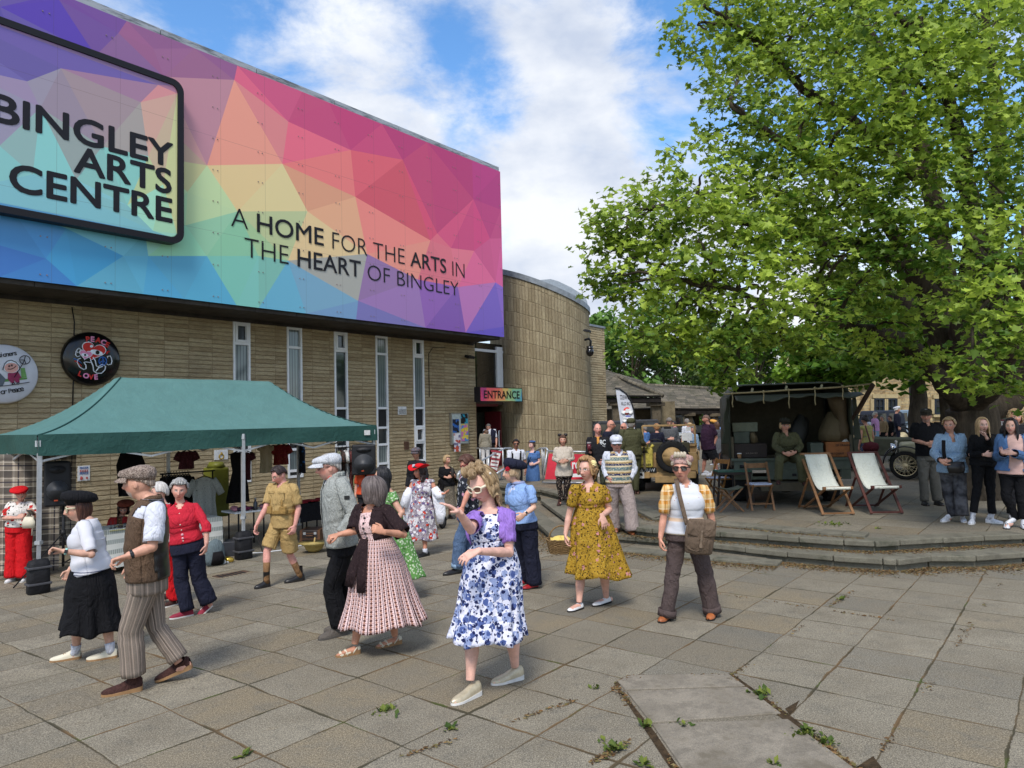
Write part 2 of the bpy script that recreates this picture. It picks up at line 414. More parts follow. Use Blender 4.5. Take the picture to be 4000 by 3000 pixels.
STEP_L=px_line([(2300,1958),(2112,1912),(1960,1895),(1800,1880)],Z1)
T1b=T1+STEP_L
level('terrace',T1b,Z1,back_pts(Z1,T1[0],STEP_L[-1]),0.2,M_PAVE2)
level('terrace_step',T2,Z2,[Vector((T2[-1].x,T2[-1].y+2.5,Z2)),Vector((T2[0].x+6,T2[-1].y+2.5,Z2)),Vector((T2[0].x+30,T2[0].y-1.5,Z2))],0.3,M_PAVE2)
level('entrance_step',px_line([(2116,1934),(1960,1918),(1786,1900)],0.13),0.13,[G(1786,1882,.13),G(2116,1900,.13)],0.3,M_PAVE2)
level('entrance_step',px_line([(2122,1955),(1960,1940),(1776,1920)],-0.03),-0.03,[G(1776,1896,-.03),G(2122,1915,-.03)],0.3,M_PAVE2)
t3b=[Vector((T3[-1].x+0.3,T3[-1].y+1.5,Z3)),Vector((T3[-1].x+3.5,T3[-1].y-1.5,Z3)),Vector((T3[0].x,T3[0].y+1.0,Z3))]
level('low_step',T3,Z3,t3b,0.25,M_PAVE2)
t0b=[Vector((T0[-1].x+1.0,T0[-1].y+4,Z0)),Vector((T0[0].x+8,T0[-1].y+4,Z0)),Vector((T0[0].x+8,T0[0].y+2.0,Z0))]
kb=MB()
for i in range(len(T0)-1):
 a,b=T0[i],T0[i+1];d=b-a;nrm=Vector((d.y,-d.x,0)).normalized()
 for k in range(2):
  p,q=a+d*(k/2+0.004),a+d*((k+1)/2-0.004)
  kb.prism([Vector((r.x,r.y,Z1-0.01))for r in(p,q,q+nrm*0.35,p+nrm*0.35)],(0,0,0.055))
o=kb.build('upper_kerb',M_KERB,bevel=0.01);o['kind']='structure'
def plat(px,py):return G(px,py,Z1)
SLAB=stone('pinkish_flagstone',rgb(150,141,126),0.25,6.0,90,0.5,rgb(116,108,94))
k1=1.106
def zp(x,y,z=0.008):return G(2000+x/k1,1900+y/k1,z)
for quad in([(457,857),(505,832),(935,825),(1008,878),(490,895)],[(496,902),(1016,884),(1163,998),(600,1038)],[(606,1046),(1192,1024),(1600,1330),(800,1330)]):
 mb=MB();mb.prism([zp(x,y,-0.02)for x,y in quad][::-1],(0,0,0.032))
 o=mb.build('flagstone',SLAB,bevel=0.006);o['kind']='structure'
M_DIRT=stone('dirt',rgb(82,66,46),0.5,14,90,0.9)
mb=MB()
for poly in([(440,850),(505,815),(950,808),(1035,868),(1230,1010),(1640,1330),(1590,1330),(1170,1005),(1015,880),(935,822),(505,828),(457,862),(620,1065),(800,1335),(760,1335),(560,1030)],[(1180,960),(1240,925),(1225,960),(1200,985)],[(1480,1217),(1560,1165),(1600,1217),(1590,1330),(1500,1330)]):
 pl=[zp(x,y,0.004)for x,y in poly]
 for t in geometry.tessellate_polygon([pl]):mb.add([pl[i]for i in t],[(0,1,2)],None,0,False)
for f in mb.f:
 a,b,c=(Vector(mb.v[i])for i in f)
 if(b-a).cross(c-a).z<0:f.reverse()
o=mb.build('dirt',M_DIRT);o['kind']='structure'
kd=Nodes('litter',0.9,0.1);kd.col(kd.attr('Col'));M_LIT=kd.m
def litter(name,lines,n,seed,zf):
 r=random.Random(seed);mb=MB()
 for line,width,wt in lines:
  segs=[(line[i],line[i+1],(line[i+1]-line[i]).length)for i in range(len(line)-1)]
  tot=sum(s[2]for s in segs)
  for _ in range(int(n*wt)):
   t=r.random()*tot
   if width[0]==1 and noise.noise(Vector((t*1.7,wt*9,3)))<r.uniform(-.1,.35):continue
   for a,b,L in segs:
    if t<=L:break
    t-=L
   p=a+(b-a)*(t/L)if L else a
   off=abs(r.gauss(0,1))*width[1]*0.5;nn=Vector(((b-a).y,-(b-a).x,0)).normalized()
   p=p+nn*(width[0]*off)+Vector((r.gauss(0,0.014),r.gauss(0,0.014),0))
   s=r.uniform(0.004,0.018);z=zf(p)+r.uniform(0.003,0.012)
   q=Matrix.Rotation(r.random()*6.28,3,'Z')@Matrix.Rotation(r.uniform(-0.6,0.6),3,'X')
   mb.curcol=r.choice([rgb(112,84,54),rgb(92,70,46),rgb(132,104,70),rgb(74,58,42),rgb(128,112,76),rgb(100,92,58)])
   c=Vector((p.x,p.y,z));ar=r.uniform(0.3,1.2)
   mb.add([c+q@Vector((-s,-s*ar*0.4,0)),c+q@Vector((s,-s*ar*0.3,0)),c+q@Vector((s*0.7,s*ar*0.5,0.003)),c+q@Vector((-s*0.6,s*ar*0.5,0.002))],[(0,1,2,3)],None,0,False)
 o=mb.build(name,M_LIT,colattr=True);o['kind']='stuff'
def sgn_line(line,inside_sign):return line
litter('dirt_and_litter',[([Vector((p.x,p.y,Z2))for p in T1],(-1,0.22),1.6),([Vector((p.x,p.y,0))for p in T2[:13]],(-1,0.34),2.2),([Vector((p.x,p.y,0))for p in T2[12:]],(-1,0.3),0.5),([Vector((p.x,p.y,0))for p in T3[:6]],(-1,0.34),0.9),([Vector((p.x,p.y,0))for p in T3[5:]],(-1,0.45),0.9),([Vector((p.x,p.y,Z1))for p in T0],(-1,0.12),0.6),([zp(440,850),zp(505,818),zp(945,812)],(1,0.03),0.14),([zp(950,812),zp(1240,1015),zp(1640,1330)],(1,0.06),0.45),([zp(450,860),zp(610,1050),zp(790,1335)],(1,0.03),0.18),([G(2859,2637),G(3406,2253)],(1,0.04),0.16),([G(3437,2940),G(3899,2280)],(1,0.035),0.16),([G(2805,2320),G(3781,2465)],(1,0.03),0.12),([G(1560,2960),G(2245,2738)],(1,0.02),0.06),([G(2300,2980),G(2520,2860)],(1,0.04),0.1)],4600,5,lambda p:p.z if p.z>0.05 else gz(p.x,p.y))
kw=Nodes('weed_leaf',0.7,0.2);kw.col(kw.attr('Col'));M_WEED=kw.m
def weeds(name,spots,seed):
 r=random.Random(seed);mb=MB()
 for p,R,n in spots:
  for _ in range(int(n*.55)):
   a=r.random()*6.28;d=abs(r.gauss(0,R*0.5));c=p+Vector((math.cos(a)*d,math.sin(a)*d,0))
   L=r.uniform(0.02,0.07);w=L*r.uniform(0.16,0.4);el=r.uniform(0.15,1.2);az=r.random()*6.28
   dv=Vector((math.cos(az)*math.cos(el),math.sin(az)*math.cos(el),math.sin(el)));sv=Vector((-math.sin(az),math.cos(az),0))
   g=r.random();mb.curcol=rgb(52+g*56,72+g*44,28+g*18)
   mb.add([c,c+dv*L*0.5+sv*w,c+dv*L-Vector((0,0,L*0.15)),c+dv*L*0.5-sv*w],[(0,1,2,3)],None,0,False)
 o=mb.build(name,M_WEED,colattr=True);o['kind']='stuff'
k2=2.212
def st(x,y,z):return G(3000+x/k2,1950+y/k2,z)
weeds('weeds',[(zp(1075,900),0.09,90),(zp(1270,1060),0.10,110),(zp(1350,1110),0.08,50),(zp(575,1035),0.05,30),(zp(440,1135),0.10,110),(zp(745,1032),0.05,22),(zp(1135,1200),0.04,25),(zp(570,1205),0.06,30),(zp(1420,490),0.06,25),(st(1165,400,Z2),0.09,60),(st(1800,385,Z2),0.2,160),(st(2110,370,Z2),0.12,50),(st(560,220,Z1),0.28,150),(st(1440,530,0),0.12,70),(st(1700,530,0),0.15,80),(st(950,255,Z1),0.1,30),(G(2819,2144,Z3),0.12,80),(G(2868,2142,Z3),0.07,40),(G(2550,2115,Z3),0.10,90),(G(2490,2112,Z3),0.07,50),(G(2520,2022,Z2),0.08,40),(G(2420,1980,Z2),0.12,90),(G(2970,2060,Z1),0.10,70),(GG(1500,2780),0.10,60),(G(1760,2850),0.06,30),(GG(957,2952),0.05,30),(G(2330,2690),0.04,20)],11)
# ---------------------------------------------------------------- the arts centre
W0=G(1577,1922,-0.25)
def onw(px,py,e=0.0):
 v=ray(px,py);t=((W0-CP).dot(ND)+e)/v.dot(ND);q=CP+v*t;return(q-W0).dot(UD),q.z
def W(s,z,e=0.0):return Vector((W0.x,W0.y,0))+UD*s+ND*e+ZD*z
S_END,_=onw(1854,1336);E_P=1.28*1.122
S_L=-16.0
Z_BOT=onw(1970,1317,E_P)[1];Z_TOP=onw(1953.7,670.5,E_P)[1]
bld=thing('arts_centre','tan stone arts centre with a big rainbow geometric board across its upper storey','building',W(S_END-6,-0.25))
def split_stone(name,bw,bh,tint=1.0,vert=False,uv=False):
 k=Nodes(name,0.9,0.12)
 if uv:
  v=k.coord('UV')
 else:
  v0=k.coord()
  def dot(d):
   x=k.n('ShaderNodeVectorMath',operation='DOT_PRODUCT');k.L.new(v0,x.inputs[0]);x.inputs[1].default_value=d;return x.outputs['Value']
  v=k.comb(dot(UD),k.sep(v0)[2],dot(ND))
 s=k.sep(v);X,Z=s[0],s[1]
 wob=k.math('MULTIPLY',k.math('SUBTRACT',k.noise(v,9 if not vert else 2.2,4,0.65),0.5),0.034 if not vert else .10)
 fx=k.math('DIVIDE',k.math('ADD',X,k.math('MULTIPLY',wob,0.5)),bw);fz=k.math('DIVIDE',k.math('ADD',Z,wob),bh)
 cx,cz=k.math('FLOOR',fx),k.math('FLOOR',fz);rx,rz=k.math('FRACT',fx),k.math('FRACT',fz)
 wn=k.n('ShaderNodeTexWhiteNoise',noise_dimensions='2D');k.L.new(k.comb(cx,cz),wn.inputs['Vector']);r=wn.outputs['Value']
 vs=k.n('ShaderNodeMapping');k.L.new(v,vs.inputs[0]);vs.inputs['Scale'].default_value=(6,28,10)if not vert else(28,7,10)
 rock=k.noise(vs.outputs[0],1.0,5,0.65)
 c=k.mix(r,rgb(176,156,122,tint),rgb(204,186,150,tint))
 if vert:c=k.mix(r,rgb(152,138,110),rgb(178,164,134))
 c=k.mix(k.rng(rock,0.35,0.65),k.mix(0.3,c,(0.14,0.105,0.065)),c)
 c=k.mix(k.math('MULTIPLY',k.rng(k.noise(v,0.9,6,0.7),0.48,0.7),0.45),c,rgb(128,114,92))
 c=k.mix(k.rng(k.noise(v,60,3,0.8),0.2,0.62),k.mix(0.35,c,(0.04,0.033,0.025)),c)
 ex=k.math('MULTIPLY',k.math('MINIMUM',rx,k.math('SUBTRACT',1.0,rx)),bw);ez=k.math('MULTIPLY',k.math('MINIMUM',rz,k.math('SUBTRACT',1.0,rz)),bh)
 j=k.math('MINIMUM',k.rng(ex,0.0,0.010),k.rng(ez,0.0,0.009))
 c=k.mix(k.math('MULTIPLY',k.math('SUBTRACT',1.0,j),.4 if vert else .42),c,rgb(128,108,80));k.col(c)
 if vert:prof=k.math('ADD',k.math('MULTIPLY',k.rng(ex,0.0,bw*0.22),.5),k.math('MULTIPLY',k.rng(ez,0,.03),.5))
 else:prof=k.math('MULTIPLY',k.rng(rz,0.0,0.25),k.math('SUBTRACT',1.25,k.math('MULTIPLY',rz,0.85)))
 h=k.math('ADD',k.math('MULTIPLY',prof,0.5),k.math('MULTIPLY',rock,1.1));h=k.math('MULTIPLY',h,k.math('ADD',0.25,j))
 k.bump(h,0.8,0.04);return k.m
M_WALL=split_stone('split_face_stone',0.62,0.112)
M_UPVC=plain('white_frame_paint',rgb(228,230,232),0.35,0.4,0,0.03)
def glassy(name,c,rough=0.06):
 k=Nodes(name,rough,0.8);v=k.coord()
 k.col(k.mix(k.noise(v,2.5,4),tuple(x*0.6 for x in c),c));k.bump(k.noise(v,1.5,2),0.02,0.02);MATS[name]=k.m;return k.m
M_GLASS=glassy('window_glass_dark',rgb(46,52,54))
kbl=Nodes('window_glass_blinds',0.07,0.8);vv=kbl.coord()
xx=kbl.n('ShaderNodeVectorMath',operation='DOT_PRODUCT');kbl.L.new(vv,xx.inputs[0]);xx.inputs[1].default_value=UD
st_=kbl.stripe(xx.outputs['Value'],0.09,0.07)
kbl.col(kbl.mix(st_,rgb(70,78,80),kbl.mix(kbl.noise(vv,1.2,3),rgb(150,160,158),rgb(88,98,98))));M_BLIND=kbl.m
M_BLACK=plain('black_panel',rgb(30,30,32),0.5,0.3)
M_SOFFIT=plain('dark_soffit_board',rgb(60,55,50),0.7,0.2,0,0.3,3)
M_LEAD=plain('grey_flashing',rgb(128,134,140),0.5,0.4,0.2,0.2,5)
wins=[]
for(xl,xr,yt)in[(909,980,1247),(1119,1180,1271),(1303,1353,1291),(1465,1512,1309),(1611,1653,1325)]:
 s0,zt=onw(xl,yt);s1,_=onw(xr,yt);wins.append([s0,s0+0.50])
ztop=Z_BOT-0.13
zw1=onw(1611,1325)[1];zw0=0.55
mb=MB();prev=S_L
for s0,s1 in wins+[[S_END,S_END]]:
 mb.prism([W(prev,-0.6,-0.25),W(s0,-0.6,-0.25),W(s0,-0.6,0),W(prev,-0.6,0)][::-1],ZD*(ztop+0.6));prev=s1
for s0,s1 in wins:
 mb.prism([W(s0,-0.6,-0.25),W(s1,-0.6,-0.25),W(s1,-0.6,-0.001),W(s0,-0.6,-0.001)][::-1],ZD*(zw0+0.6))
 mb.prism([W(s0,zw1,-0.25),W(s1,zw1,-0.25),W(s1,zw1,-0.001),W(s0,zw1,-0.001)][::-1],ZD*(ztop-zw1))
mb.prism([W(S_END-0.02,-0.6,-6),W(S_END,-0.6,-6),W(S_END,-0.6,-0.251),W(S_END-0.02,-0.6,-0.251)][::-1],ZD*(ztop+0.6))
mb.build('wall',M_WALL,bld)
wz=lambda y:onw(1611,y)[1]
bars=dict(t=zw1,a=wz(1392),b=wz(1594),c=wz(1606-1),d=wz(1667),e=wz(1730))
for i,(s0,s1)in enumerate(wins):
 f=MB();fw=0.055
 zz0,zz1=zw0,zw1
 f.prism([W(s0,zz0,-0.08),W(s0+fw,zz0,-0.08),W(s0+fw,zz0,0.035),W(s0,zz0,0.035)][::-1],ZD*(zz1-zz0))
 f.prism([W(s1-fw,zz0,-0.08),W(s1,zz0,-0.08),W(s1,zz0,0.035),W(s1-fw,zz0,0.035)][::-1],ZD*(zz1-zz0))
 def cross(z,h=0.07):
  f.prism([W(s0+fw,z-h/2,-0.078),W(s1-fw,z-h/2,-0.078),W(s1-fw,z-h/2,0.032),W(s0+fw,z-h/2,0.032)][::-1],ZD*h)
 zs=[bars['a'],bars['b'],bars['d'],bars['e'],0.75]
 for z in zs+[zz1-0.035,zz0+0.035]:cross(z)
 fo=f.build('window',M_UPVC,bld)
 def sash(za,zb):
  sb=MB();w=0.06
  a0,a1,b0,b1=s0+fw+0.004,s1-fw-0.004,za+0.037,zb-0.037
  for q in([(a0,b0),(a0+w,b1)],[(a1-w,b0),(a1,b1)],[(a0+w,b0),(a1-w,b0+w)],[(a0+w,b1-w),(a1-w,b1)]):
   (p0,r0),(p1,r1)=q
   sb.prism([W(p0,r0,-0.03),W(p1,r0,-0.03),W(p1,r0,0.055),W(p0,r0,0.055)][::-1],ZD*(r1-r0))
  sb.build('sash',M_UPVC,fo)
 if i%2==0:sash(bars['a'],zz1-0.01)
 if i==4:sash(bars['e']+0.0,bars['d'])
 for z0,z1,m in[(bars['a'],zz1,M_GLASS if i%2==0 else M_BLIND),(bars['b'],bars['a'],[M_BLIND,M_BLIND,M_GLASS,M_BLIND,M_BLIND][i]),(bars['d'],bars['b'],M_BLACK),(bars['e'],bars['d'],M_GLASS),(0.75,bars['e'],M_BLIND if i in(1,3)else M_GLASS),(zz0,0.75,M_GLASS)]:
  p=MB();p.add([W(s0+fw,z0,-0.03),W(s1-fw,z0,-0.03),W(s1-fw,z1,-0.03),W(s0+fw,z1,-0.03)],[(0,1,2,3)],None,0,False)
  p.build('black_panel' if m is M_BLACK else 'pane',m,fo)
mb=MB();mb.prism([W(S_L,Z_BOT+0.01,-2.0),W(S_END-0.012,Z_BOT+0.01,-2.0),W(S_END-0.012,Z_BOT+0.01,E_P-0.03),W(S_L,Z_BOT+0.01,E_P-0.03)][::-1],ZD*(Z_TOP-Z_BOT-0.02))
mb.build('fascia_box',plain('dark_blue_side_panel',rgb(70,60,120),0.4),bld)
mb=MB()
for i in range(16):
 a=S_L+i*(S_END-0.15-S_L)/16;b=S_L+(i+1)*(S_END-0.15-S_L)/16-0.012
 mb.prism([W(a,Z_BOT-0.10,0.002),W(b,Z_BOT-0.10,0.002),W(b,Z_BOT-0.10,E_P-0.06),W(a,Z_BOT-0.10,E_P-0.06)][::-1],ZD*0.1)
mb.build('soffit',M_SOFFIT,bld)
mb=MB();mb.prism([W(S_L,Z_BOT-0.19,0.003),W(S_END-0.1,Z_BOT-0.19,0.003),W(S_END-0.1,Z_BOT-0.19,0.05),W(S_L,Z_BOT-0.19,0.05)][::-1],ZD*0.085)
mb.build('soffit_beam',M_SOFFIT,bld)
kfl=Nodes('weathered_flashing',0.5,0.4,0.25);vv=kfl.coord()
kfl.col(kfl.mix(kfl.rng(kfl.noise(kfl.coord('Object',(0.8,0.8,6)),2.2,5,0.7),0.42,0.66),rgb(168,172,176),rgb(96,100,104)))
mb=MB();e0=E_P-0.35
for i in range(8):
 a=S_L+i*(S_END+0.0-S_L)/8;b=S_L+(i+1)*(S_END-S_L)/8-0.02
 mb.prism([W(a,Z_TOP+0.0,-2.2),W(b,Z_TOP,-2.2),W(b,Z_TOP,E_P-0.04),W(a,Z_TOP,E_P-0.04)][::-1],ZD*0.17)
mb.build('roof_flashing',kfl.m,bld)
COLS=[(60,150,88,72,150),(250,60,80,55,155),(330,40,110,68,140),(420,150,105,75,135),(560,150,150,90,130),(640,120,135,85,130),(640,300,150,95,135),(850,220,140,85,130),(880,150,150,80,125),(1000,300,205,85,115),(1100,400,200,80,120),(1250,450,195,70,115),(1400,500,190,60,110),(1600,600,185,55,110),(1800,700,178,48,105),(1900,750,170,45,110),(250,370,145,115,140),(400,420,150,130,135),(480,300,150,110,140),(60,400,150,130,160),(150,420,150,150,160),(450,500,155,145,140),(300,520,150,150,145),(100,520,135,165,160),(620,500,195,160,140),(600,420,200,130,130),(700,420,190,140,140),(800,500,175,130,140),(850,450,170,115,130),(950,550,215,140,120),(1050,450,210,125,125),(1100,550,215,130,120),(1200,550,212,95,115),(1300,600,215,100,105),(1500,750,215,85,95),(1600,800,205,75,95),(1700,850,205,65,105),(1850,880,195,60,110),(1300,760,215,140,110),(1150,720,215,165,125),(1000,700,215,175,125),(900,720,205,195,140),(1050,800,210,195,140),(1150,850,205,200,145),(1000,900,170,195,150),(800,750,180,200,150),(700,650,200,195,140),(600,700,190,200,140),(450,650,130,190,180),(200,650,125,185,180),(50,700,125,180,175),(650,800,165,200,155),(550,830,150,200,175),(300,800,125,180,185),(750,950,140,195,160),(900,1000,130,190,155),(1000,1080,120,180,165),(1150,1150,95,160,185),(1250,1180,105,150,175),(1050,950,165,195,145),(1300,1100,165,165,155),(1400,1050,185,155,140),(1250,900,215,185,135),(1400,900,225,165,125),(1550,900,225,125,115),(1550,1000,225,140,120),(1700,1000,220,110,120),(1850,1000,210,90,125),(1800,1080,220,115,125),(1900,1050,205,80,130),(1500,1130,145,110,160),(1600,1180,150,110,165),(1750,1180,125,80,165),(1850,1180,175,105,165),(1930,1200,120,90,175),(1900,1270,95,75,175),(1450,1230,110,105,165),(1600,1260,115,95,175),(1350,1220,105,140,175),(100,950,55,130,190),(300,1000,60,145,190),(50,1030,55,110,180),(500,1000,95,165,185),(600,1080,80,155,190),(800,1100,85,160,190),(20,900,60,130,185),(900,1130,100,175,180),(700,1130,75,150,190),(-300,300,80,60,150),(-300,900,50,110,185),(-300,600,110,160,175)]
COLS3=[(onw(x,y,E_P),rgb(r,g,b,1.2))for x,y,r,g,b in COLS]
def mural_col(s,z,rr):
 num=[0,0,0];den=0
 for(cs,cz),c in COLS3:
  w=1/((s-cs)**2+(z-cz)**2+0.02)**2.2
  den+=w
  for i in range(3):num[i]+=c[i]*w
 f=rr.uniform(0.90,1.10)
 return tuple(min(1,x/den*f)for x in num)
MV=[(373,217),(463,129),(495,62),(231,0),(0,27),(108,316),(552,398),(915,312),(927,240),(760,171),(809,646),(402,571),(0,568),(1180,346),(1126,475),(1103,640),(1370,586),(1284,390),(1492,478),(1573,624),(1668,552),(1849,778),(1844,625),(1388,769),(1201,825),(1125,1018),(1434,992),(1708,912),(1762,969),(1681,939),(1914,932),(1936,1103),(1789,1121),(1632,1092),(1399,1175),(45,814),(401,573),(582,609),(732,750),(726,880),(808,1000),(928,826),(567,910),(579,1000),(259,892),(482,1000),(640,300),(300,400),(180,700),(-200,100),(-250,500),(-220,800),(-400,300),(-100,930),(180,1010),(1852,980),(600,190),(1010,1000)]
EDGE_B=[(-300,),(0,),(300,),(560,),(720,),(924,),(1011,),(1196,),(1391,),(1662,),(1819,),(1968,)]
rm=random.Random(3)
def board_pts():
 pts=[]
 sE=S_END
 for x,y in MV:
  s,z=onw(x,y,E_P)
  if s<sE-0.1 and z>Z_BOT+0.1 and z<Z_TOP-0.02:pts.append((s,z))
 for(x,)in EDGE_B:pts.append((min(onw(x,1054+.1335*x,E_P)[0],sE),Z_BOT))
 for x in(-300,231,495,760,927,1180,1284,1492,1668,1844):pts.append((onw(x,63+.4171*(x-497),E_P)[0],Z_TOP))
 for y in(820,931,1121,1275):pts.append((sE,onw(1960,y,E_P)[1]))
 pts+=[(sE,Z_TOP),(sE,Z_BOT),(S_L,Z_TOP),(S_L,Z_BOT),(S_L,7),(S_L,9.5),(S_L+1.5,8)]
 return pts
def print_mesh(pts,mapfn,thick_e):
 vs,es,fs,*_=geometry.delaunay_2d_cdt([Vector(p)for p in pts],[],[],0,1e-4)
 mb=MB()
 for f in fs:
  c=sum((vs[i]for i in f),Vector((0,0)))/len(f)
  mb.curcol=mural_col(c.x,c.y,rm)
  q=[mapfn(vs[i].x,vs[i].y)for i in f]
  a,b,d=q[:3]
  if(b-a).cross(d-a).dot(ND)<0:q=q[::-1]
  mb.add(q,[tuple(range(len(q)))],None,0,False)
 return mb
kmu=Nodes('printed_board',0.28,0.5);vv=kmu.coord()
cdot=kmu.n('ShaderNodeVectorMath',operation='DOT_PRODUCT');kmu.L.new(vv,cdot.inputs[0]);cdot.inputs[1].default_value=UD
seam=kmu.math('MAXIMUM',kmu.stripe(cdot.outputs['Value'],1.22,0.010),kmu.stripe(kmu.sep(vv)[2],2.35,0.010))
kmu.col(kmu.mix(kmu.math('MULTIPLY',seam,0.35),kmu.attr('Col'),(0.08,0.05,0.06)));kmu.bump(kmu.noise(vv,0.8,3),0.04,0.08)
M_PRINT=kmu.m
mural=print_mesh(board_pts(),lambda s,z:W(s,z,E_P),0).build('mural_board',M_PRINT,bld,colattr=True)
sc=MB()
for i in range(-12,4):
 for z in[Z_BOT+0.15+0.78*j for j in range(9)]:
  if z<Z_TOP:
   for d in(-0.06,0.06):
    s=i*1.22+d
    if s<S_END-0.05:sc.box(W(s,z,E_P+0.004),(0.022,0.022,0.022),Matrix.Rotation(-TH,3,'Z'))
sc.build('screw_pattern',plain('screw_heads',rgb(150,130,130),0.4,0.5,0.5),mural)
M_INK=plain('black_lettering',rgb(22,20,26),0.45,0.3,0,0.05)
lt=MB();zz=lambda x,y:(900+x/1.844,600+y/1.844)
def board_word(txt,LL,LR,top,off,e=E_P,mb=lt,mp=zz,dz=0.012):
 s0,z0=onw(*mp(*LL),e+dz);s1,z1=onw(*mp(*LR),e+dz);_,z2=onw(*mp(*top),e+dz)
 put_text(mb,txt,W(s0,(z0+z1)/2,e+dz),UD,ZD,s1-s0,z2-(z0+z1)/2,offset=off)
for t,a,b,c,o in[('A',(5,519),(128,546),(5,383),-0.012),('HOME',(193,560),(672,669),(193,430),0.009),('FOR',(735,682),(988,739),(735,562),-0.012),('THE',(1030,748),(1257,800),(1030,637),-0.012),('ARTS',(1298,808),(1555,866),(1298,703),0.009),('IN',(1600,877),(1688,897),(1600,776),-0.012),('THE',(103,737),(420,800),(103,604),-0.012),('HEART',(485,810),(940,893),(485,686),0.009),('OF',(990,908),(1150,936),(990,797),-0.012),('BINGLEY',(1203,946),(1645,1030),(1203,842),-0.012)]:
 board_word(t,a,b,c,o)
lt.build('slogan_lettering',M_INK,mural)
E_L=E_P+0.26
zq=lambda x,y:(x/1.659,y/1.659)
sR,zT=onw(*zq(1192,520),E_L);_,zB=onw(*zq(1205,1590),E_L);sLg=sR-5.6
zT=onw(*zq(1110,505),E_L)[1]
def rrect(s0,s1,z0,z1,r,n=8):
 pts=[]
 for cx,cz,a in((s1-r,z1-r,0),(s0+r,z1-r,PI/2),(s0+r,z0+r,PI),(s1-r,z0+r,1.5*PI)):
  for i in range(n+1):
   t=a+PI/2*i/n;pts.append((cx+r*math.cos(t),cz+r*math.sin(t)))
 return pts
o_=rrect(sLg,sR,zB,zT,0.26);fw=0.14;i_=rrect(sLg+fw,sR-fw,zB+fw,zT-fw,0.16)
mb=MB();n=len(o_)
vs=[W(s,z,E_P+0.01)for s,z in o_]+[W(s,z,E_L)for s,z in o_]+[W(s,z,E_L)for s,z in i_]+[W(s,z,E_L-0.035)for s,z in i_]
fs=[]
for k in range(3):
 for i in range(n):fs.append((k*n+i,k*n+(i+1)%n,(k+1)*n+(i+1)%n,(k+1)*n+i))
mb.add(vs,fs,None,0,False)
logo=mb.build('logo_frame',M_INK,bld)
ip=[(s,z)for s,z in i_[::3]]
rr_=random.Random(9)
for x,y in[(-180,250),(108,316),(240,265),(552,398),(620,330),(402,571),(0,568),(-160,570),(582,609),(45,800),(160,420),(640,720),(300,700),(500,800),(600,900),(-200,750),(130,680),(690,480),(690,800)]:
 s,z=onw(x,y,E_L)
 if sLg+fw+.05<s<sR-fw-.05 and zB+fw+.05<z<zT-fw-.05:ip.append((s,z))
print_mesh(ip,lambda s,z:W(s,z,E_L-0.03),0).build('logo_face',M_PRINT,logo,colattr=True)
lg=MB()
for t,a,b,c in[('BINGLEY',(-45,786),(1118,1080),(-45,598)),('ARTS',(483,1113),(1108,1257),(483,942)),('CENTRE',(65,1226),(1113,1448),(65,1053))]:
 board_word(t,a,b,c,0.028,E_L-0.03,lg,zq,0.006)
lg.build('logo_lettering',M_INK,logo)
TC=P(2117,1650,29.6);TC.z=0;TR=2.09
tw=thing('stair_tower','round tan stone tower with vertical ribs and a sloping grey cap','tower',(TC.x,TC.y,Z1))
M_RIB=split_stone('ribbed_stone',0.13,0.51,0.92,True,True)
mb=MB()
ztl=CP.z+(1642-1055)*28.3/FPX;ztr=CP.z+(1636-1212)*29.4/FPX
def ttop(x):return ztl+(ztr-ztl)*min(max((x-(TC.x-1.5))/(1.5+TR),-0.3),1)
def tf(u,v):
 a=PI*2*u;x=TC.x+TR*math.cos(a);y=TC.y+TR*math.sin(a);return Vector((x,y,0.0+v*ttop(x)))
mb.sheet(tf,96,30,uvfn=lambda u,v:(u*2*PI*TR,v*7.0))
mb.build('wall',M_RIB,tw)
mb=MB()
def cf(u,v):
 a=PI*2*u;k=[0.99,1.025,1.025,0.0][v];x=TC.x+TR*k*math.cos(a);y=TC.y+TR*k*math.sin(a)
 return Vector((x,y,ttop(TC.x+TR*math.cos(a))*1.0+[-0.16,-0.16,0.06,0.10][v]if v<3 else ttop(TC.x)+0.15))
vs=[cf(j/64,i)for i in range(4)for j in range(65)]
mb.add(vs,[(i*65+j,i*65+j+1,(i+1)*65+j+1,(i+1)*65+j)for i in range(3)for j in range(64)],None,0,False)
mb.build('capping',M_LEAD,tw)
mb=MB()
prof=[(2068,1108),(2105,1094),(2150,1090),(2180,1098),(2230,1122),(2275,1150),(2292,1172),(2299,1205),(2200,1190),(2080,1150)]
mb.prism([P(x,y,29.4)for x,y in prof],CF*2.2-CR*0.5+ZD*0.1)
mb.build('roof_light',plain('pale_zinc',rgb(158,166,174),0.42,0.4,0.3,0.1),tw)
sw0=P(2296,1660,30.6);sw0.z=0
ztw=CP.z+(1634-1272)*30.9/FPX
swo=thing('side_wall','tan stone side wall standing behind the round tower','wall',(sw0.x,sw0.y,Z1))
q=P(2372,1660,32.0);q.z=0
d_=(q-sw0).normalized();nn_=Vector((d_.y,-d_.x,0))
mb=MB();mb.prism([sw0,q,q-nn_*3,sw0-nn_*3],ZD*ztw);mb.build('stonework',split_stone('coursed_stone',0.5,0.105,1.05),swo)
mb=MB();mb.prism([p+ZD*ztw for p in(sw0+nn_*.04,q+nn_*.04+d_*.04,q-nn_*3,sw0-nn_*3)],ZD*0.09);mb.build('coping',M_LEAD,swo)
ent=thing('entrance_porch','dark glazed entrance with white posts and an open red door','entrance',W(S_END+0.8,Z1,-0.4))
sA,sB=S_END+0.004,S_END+2.3
mb=MB()
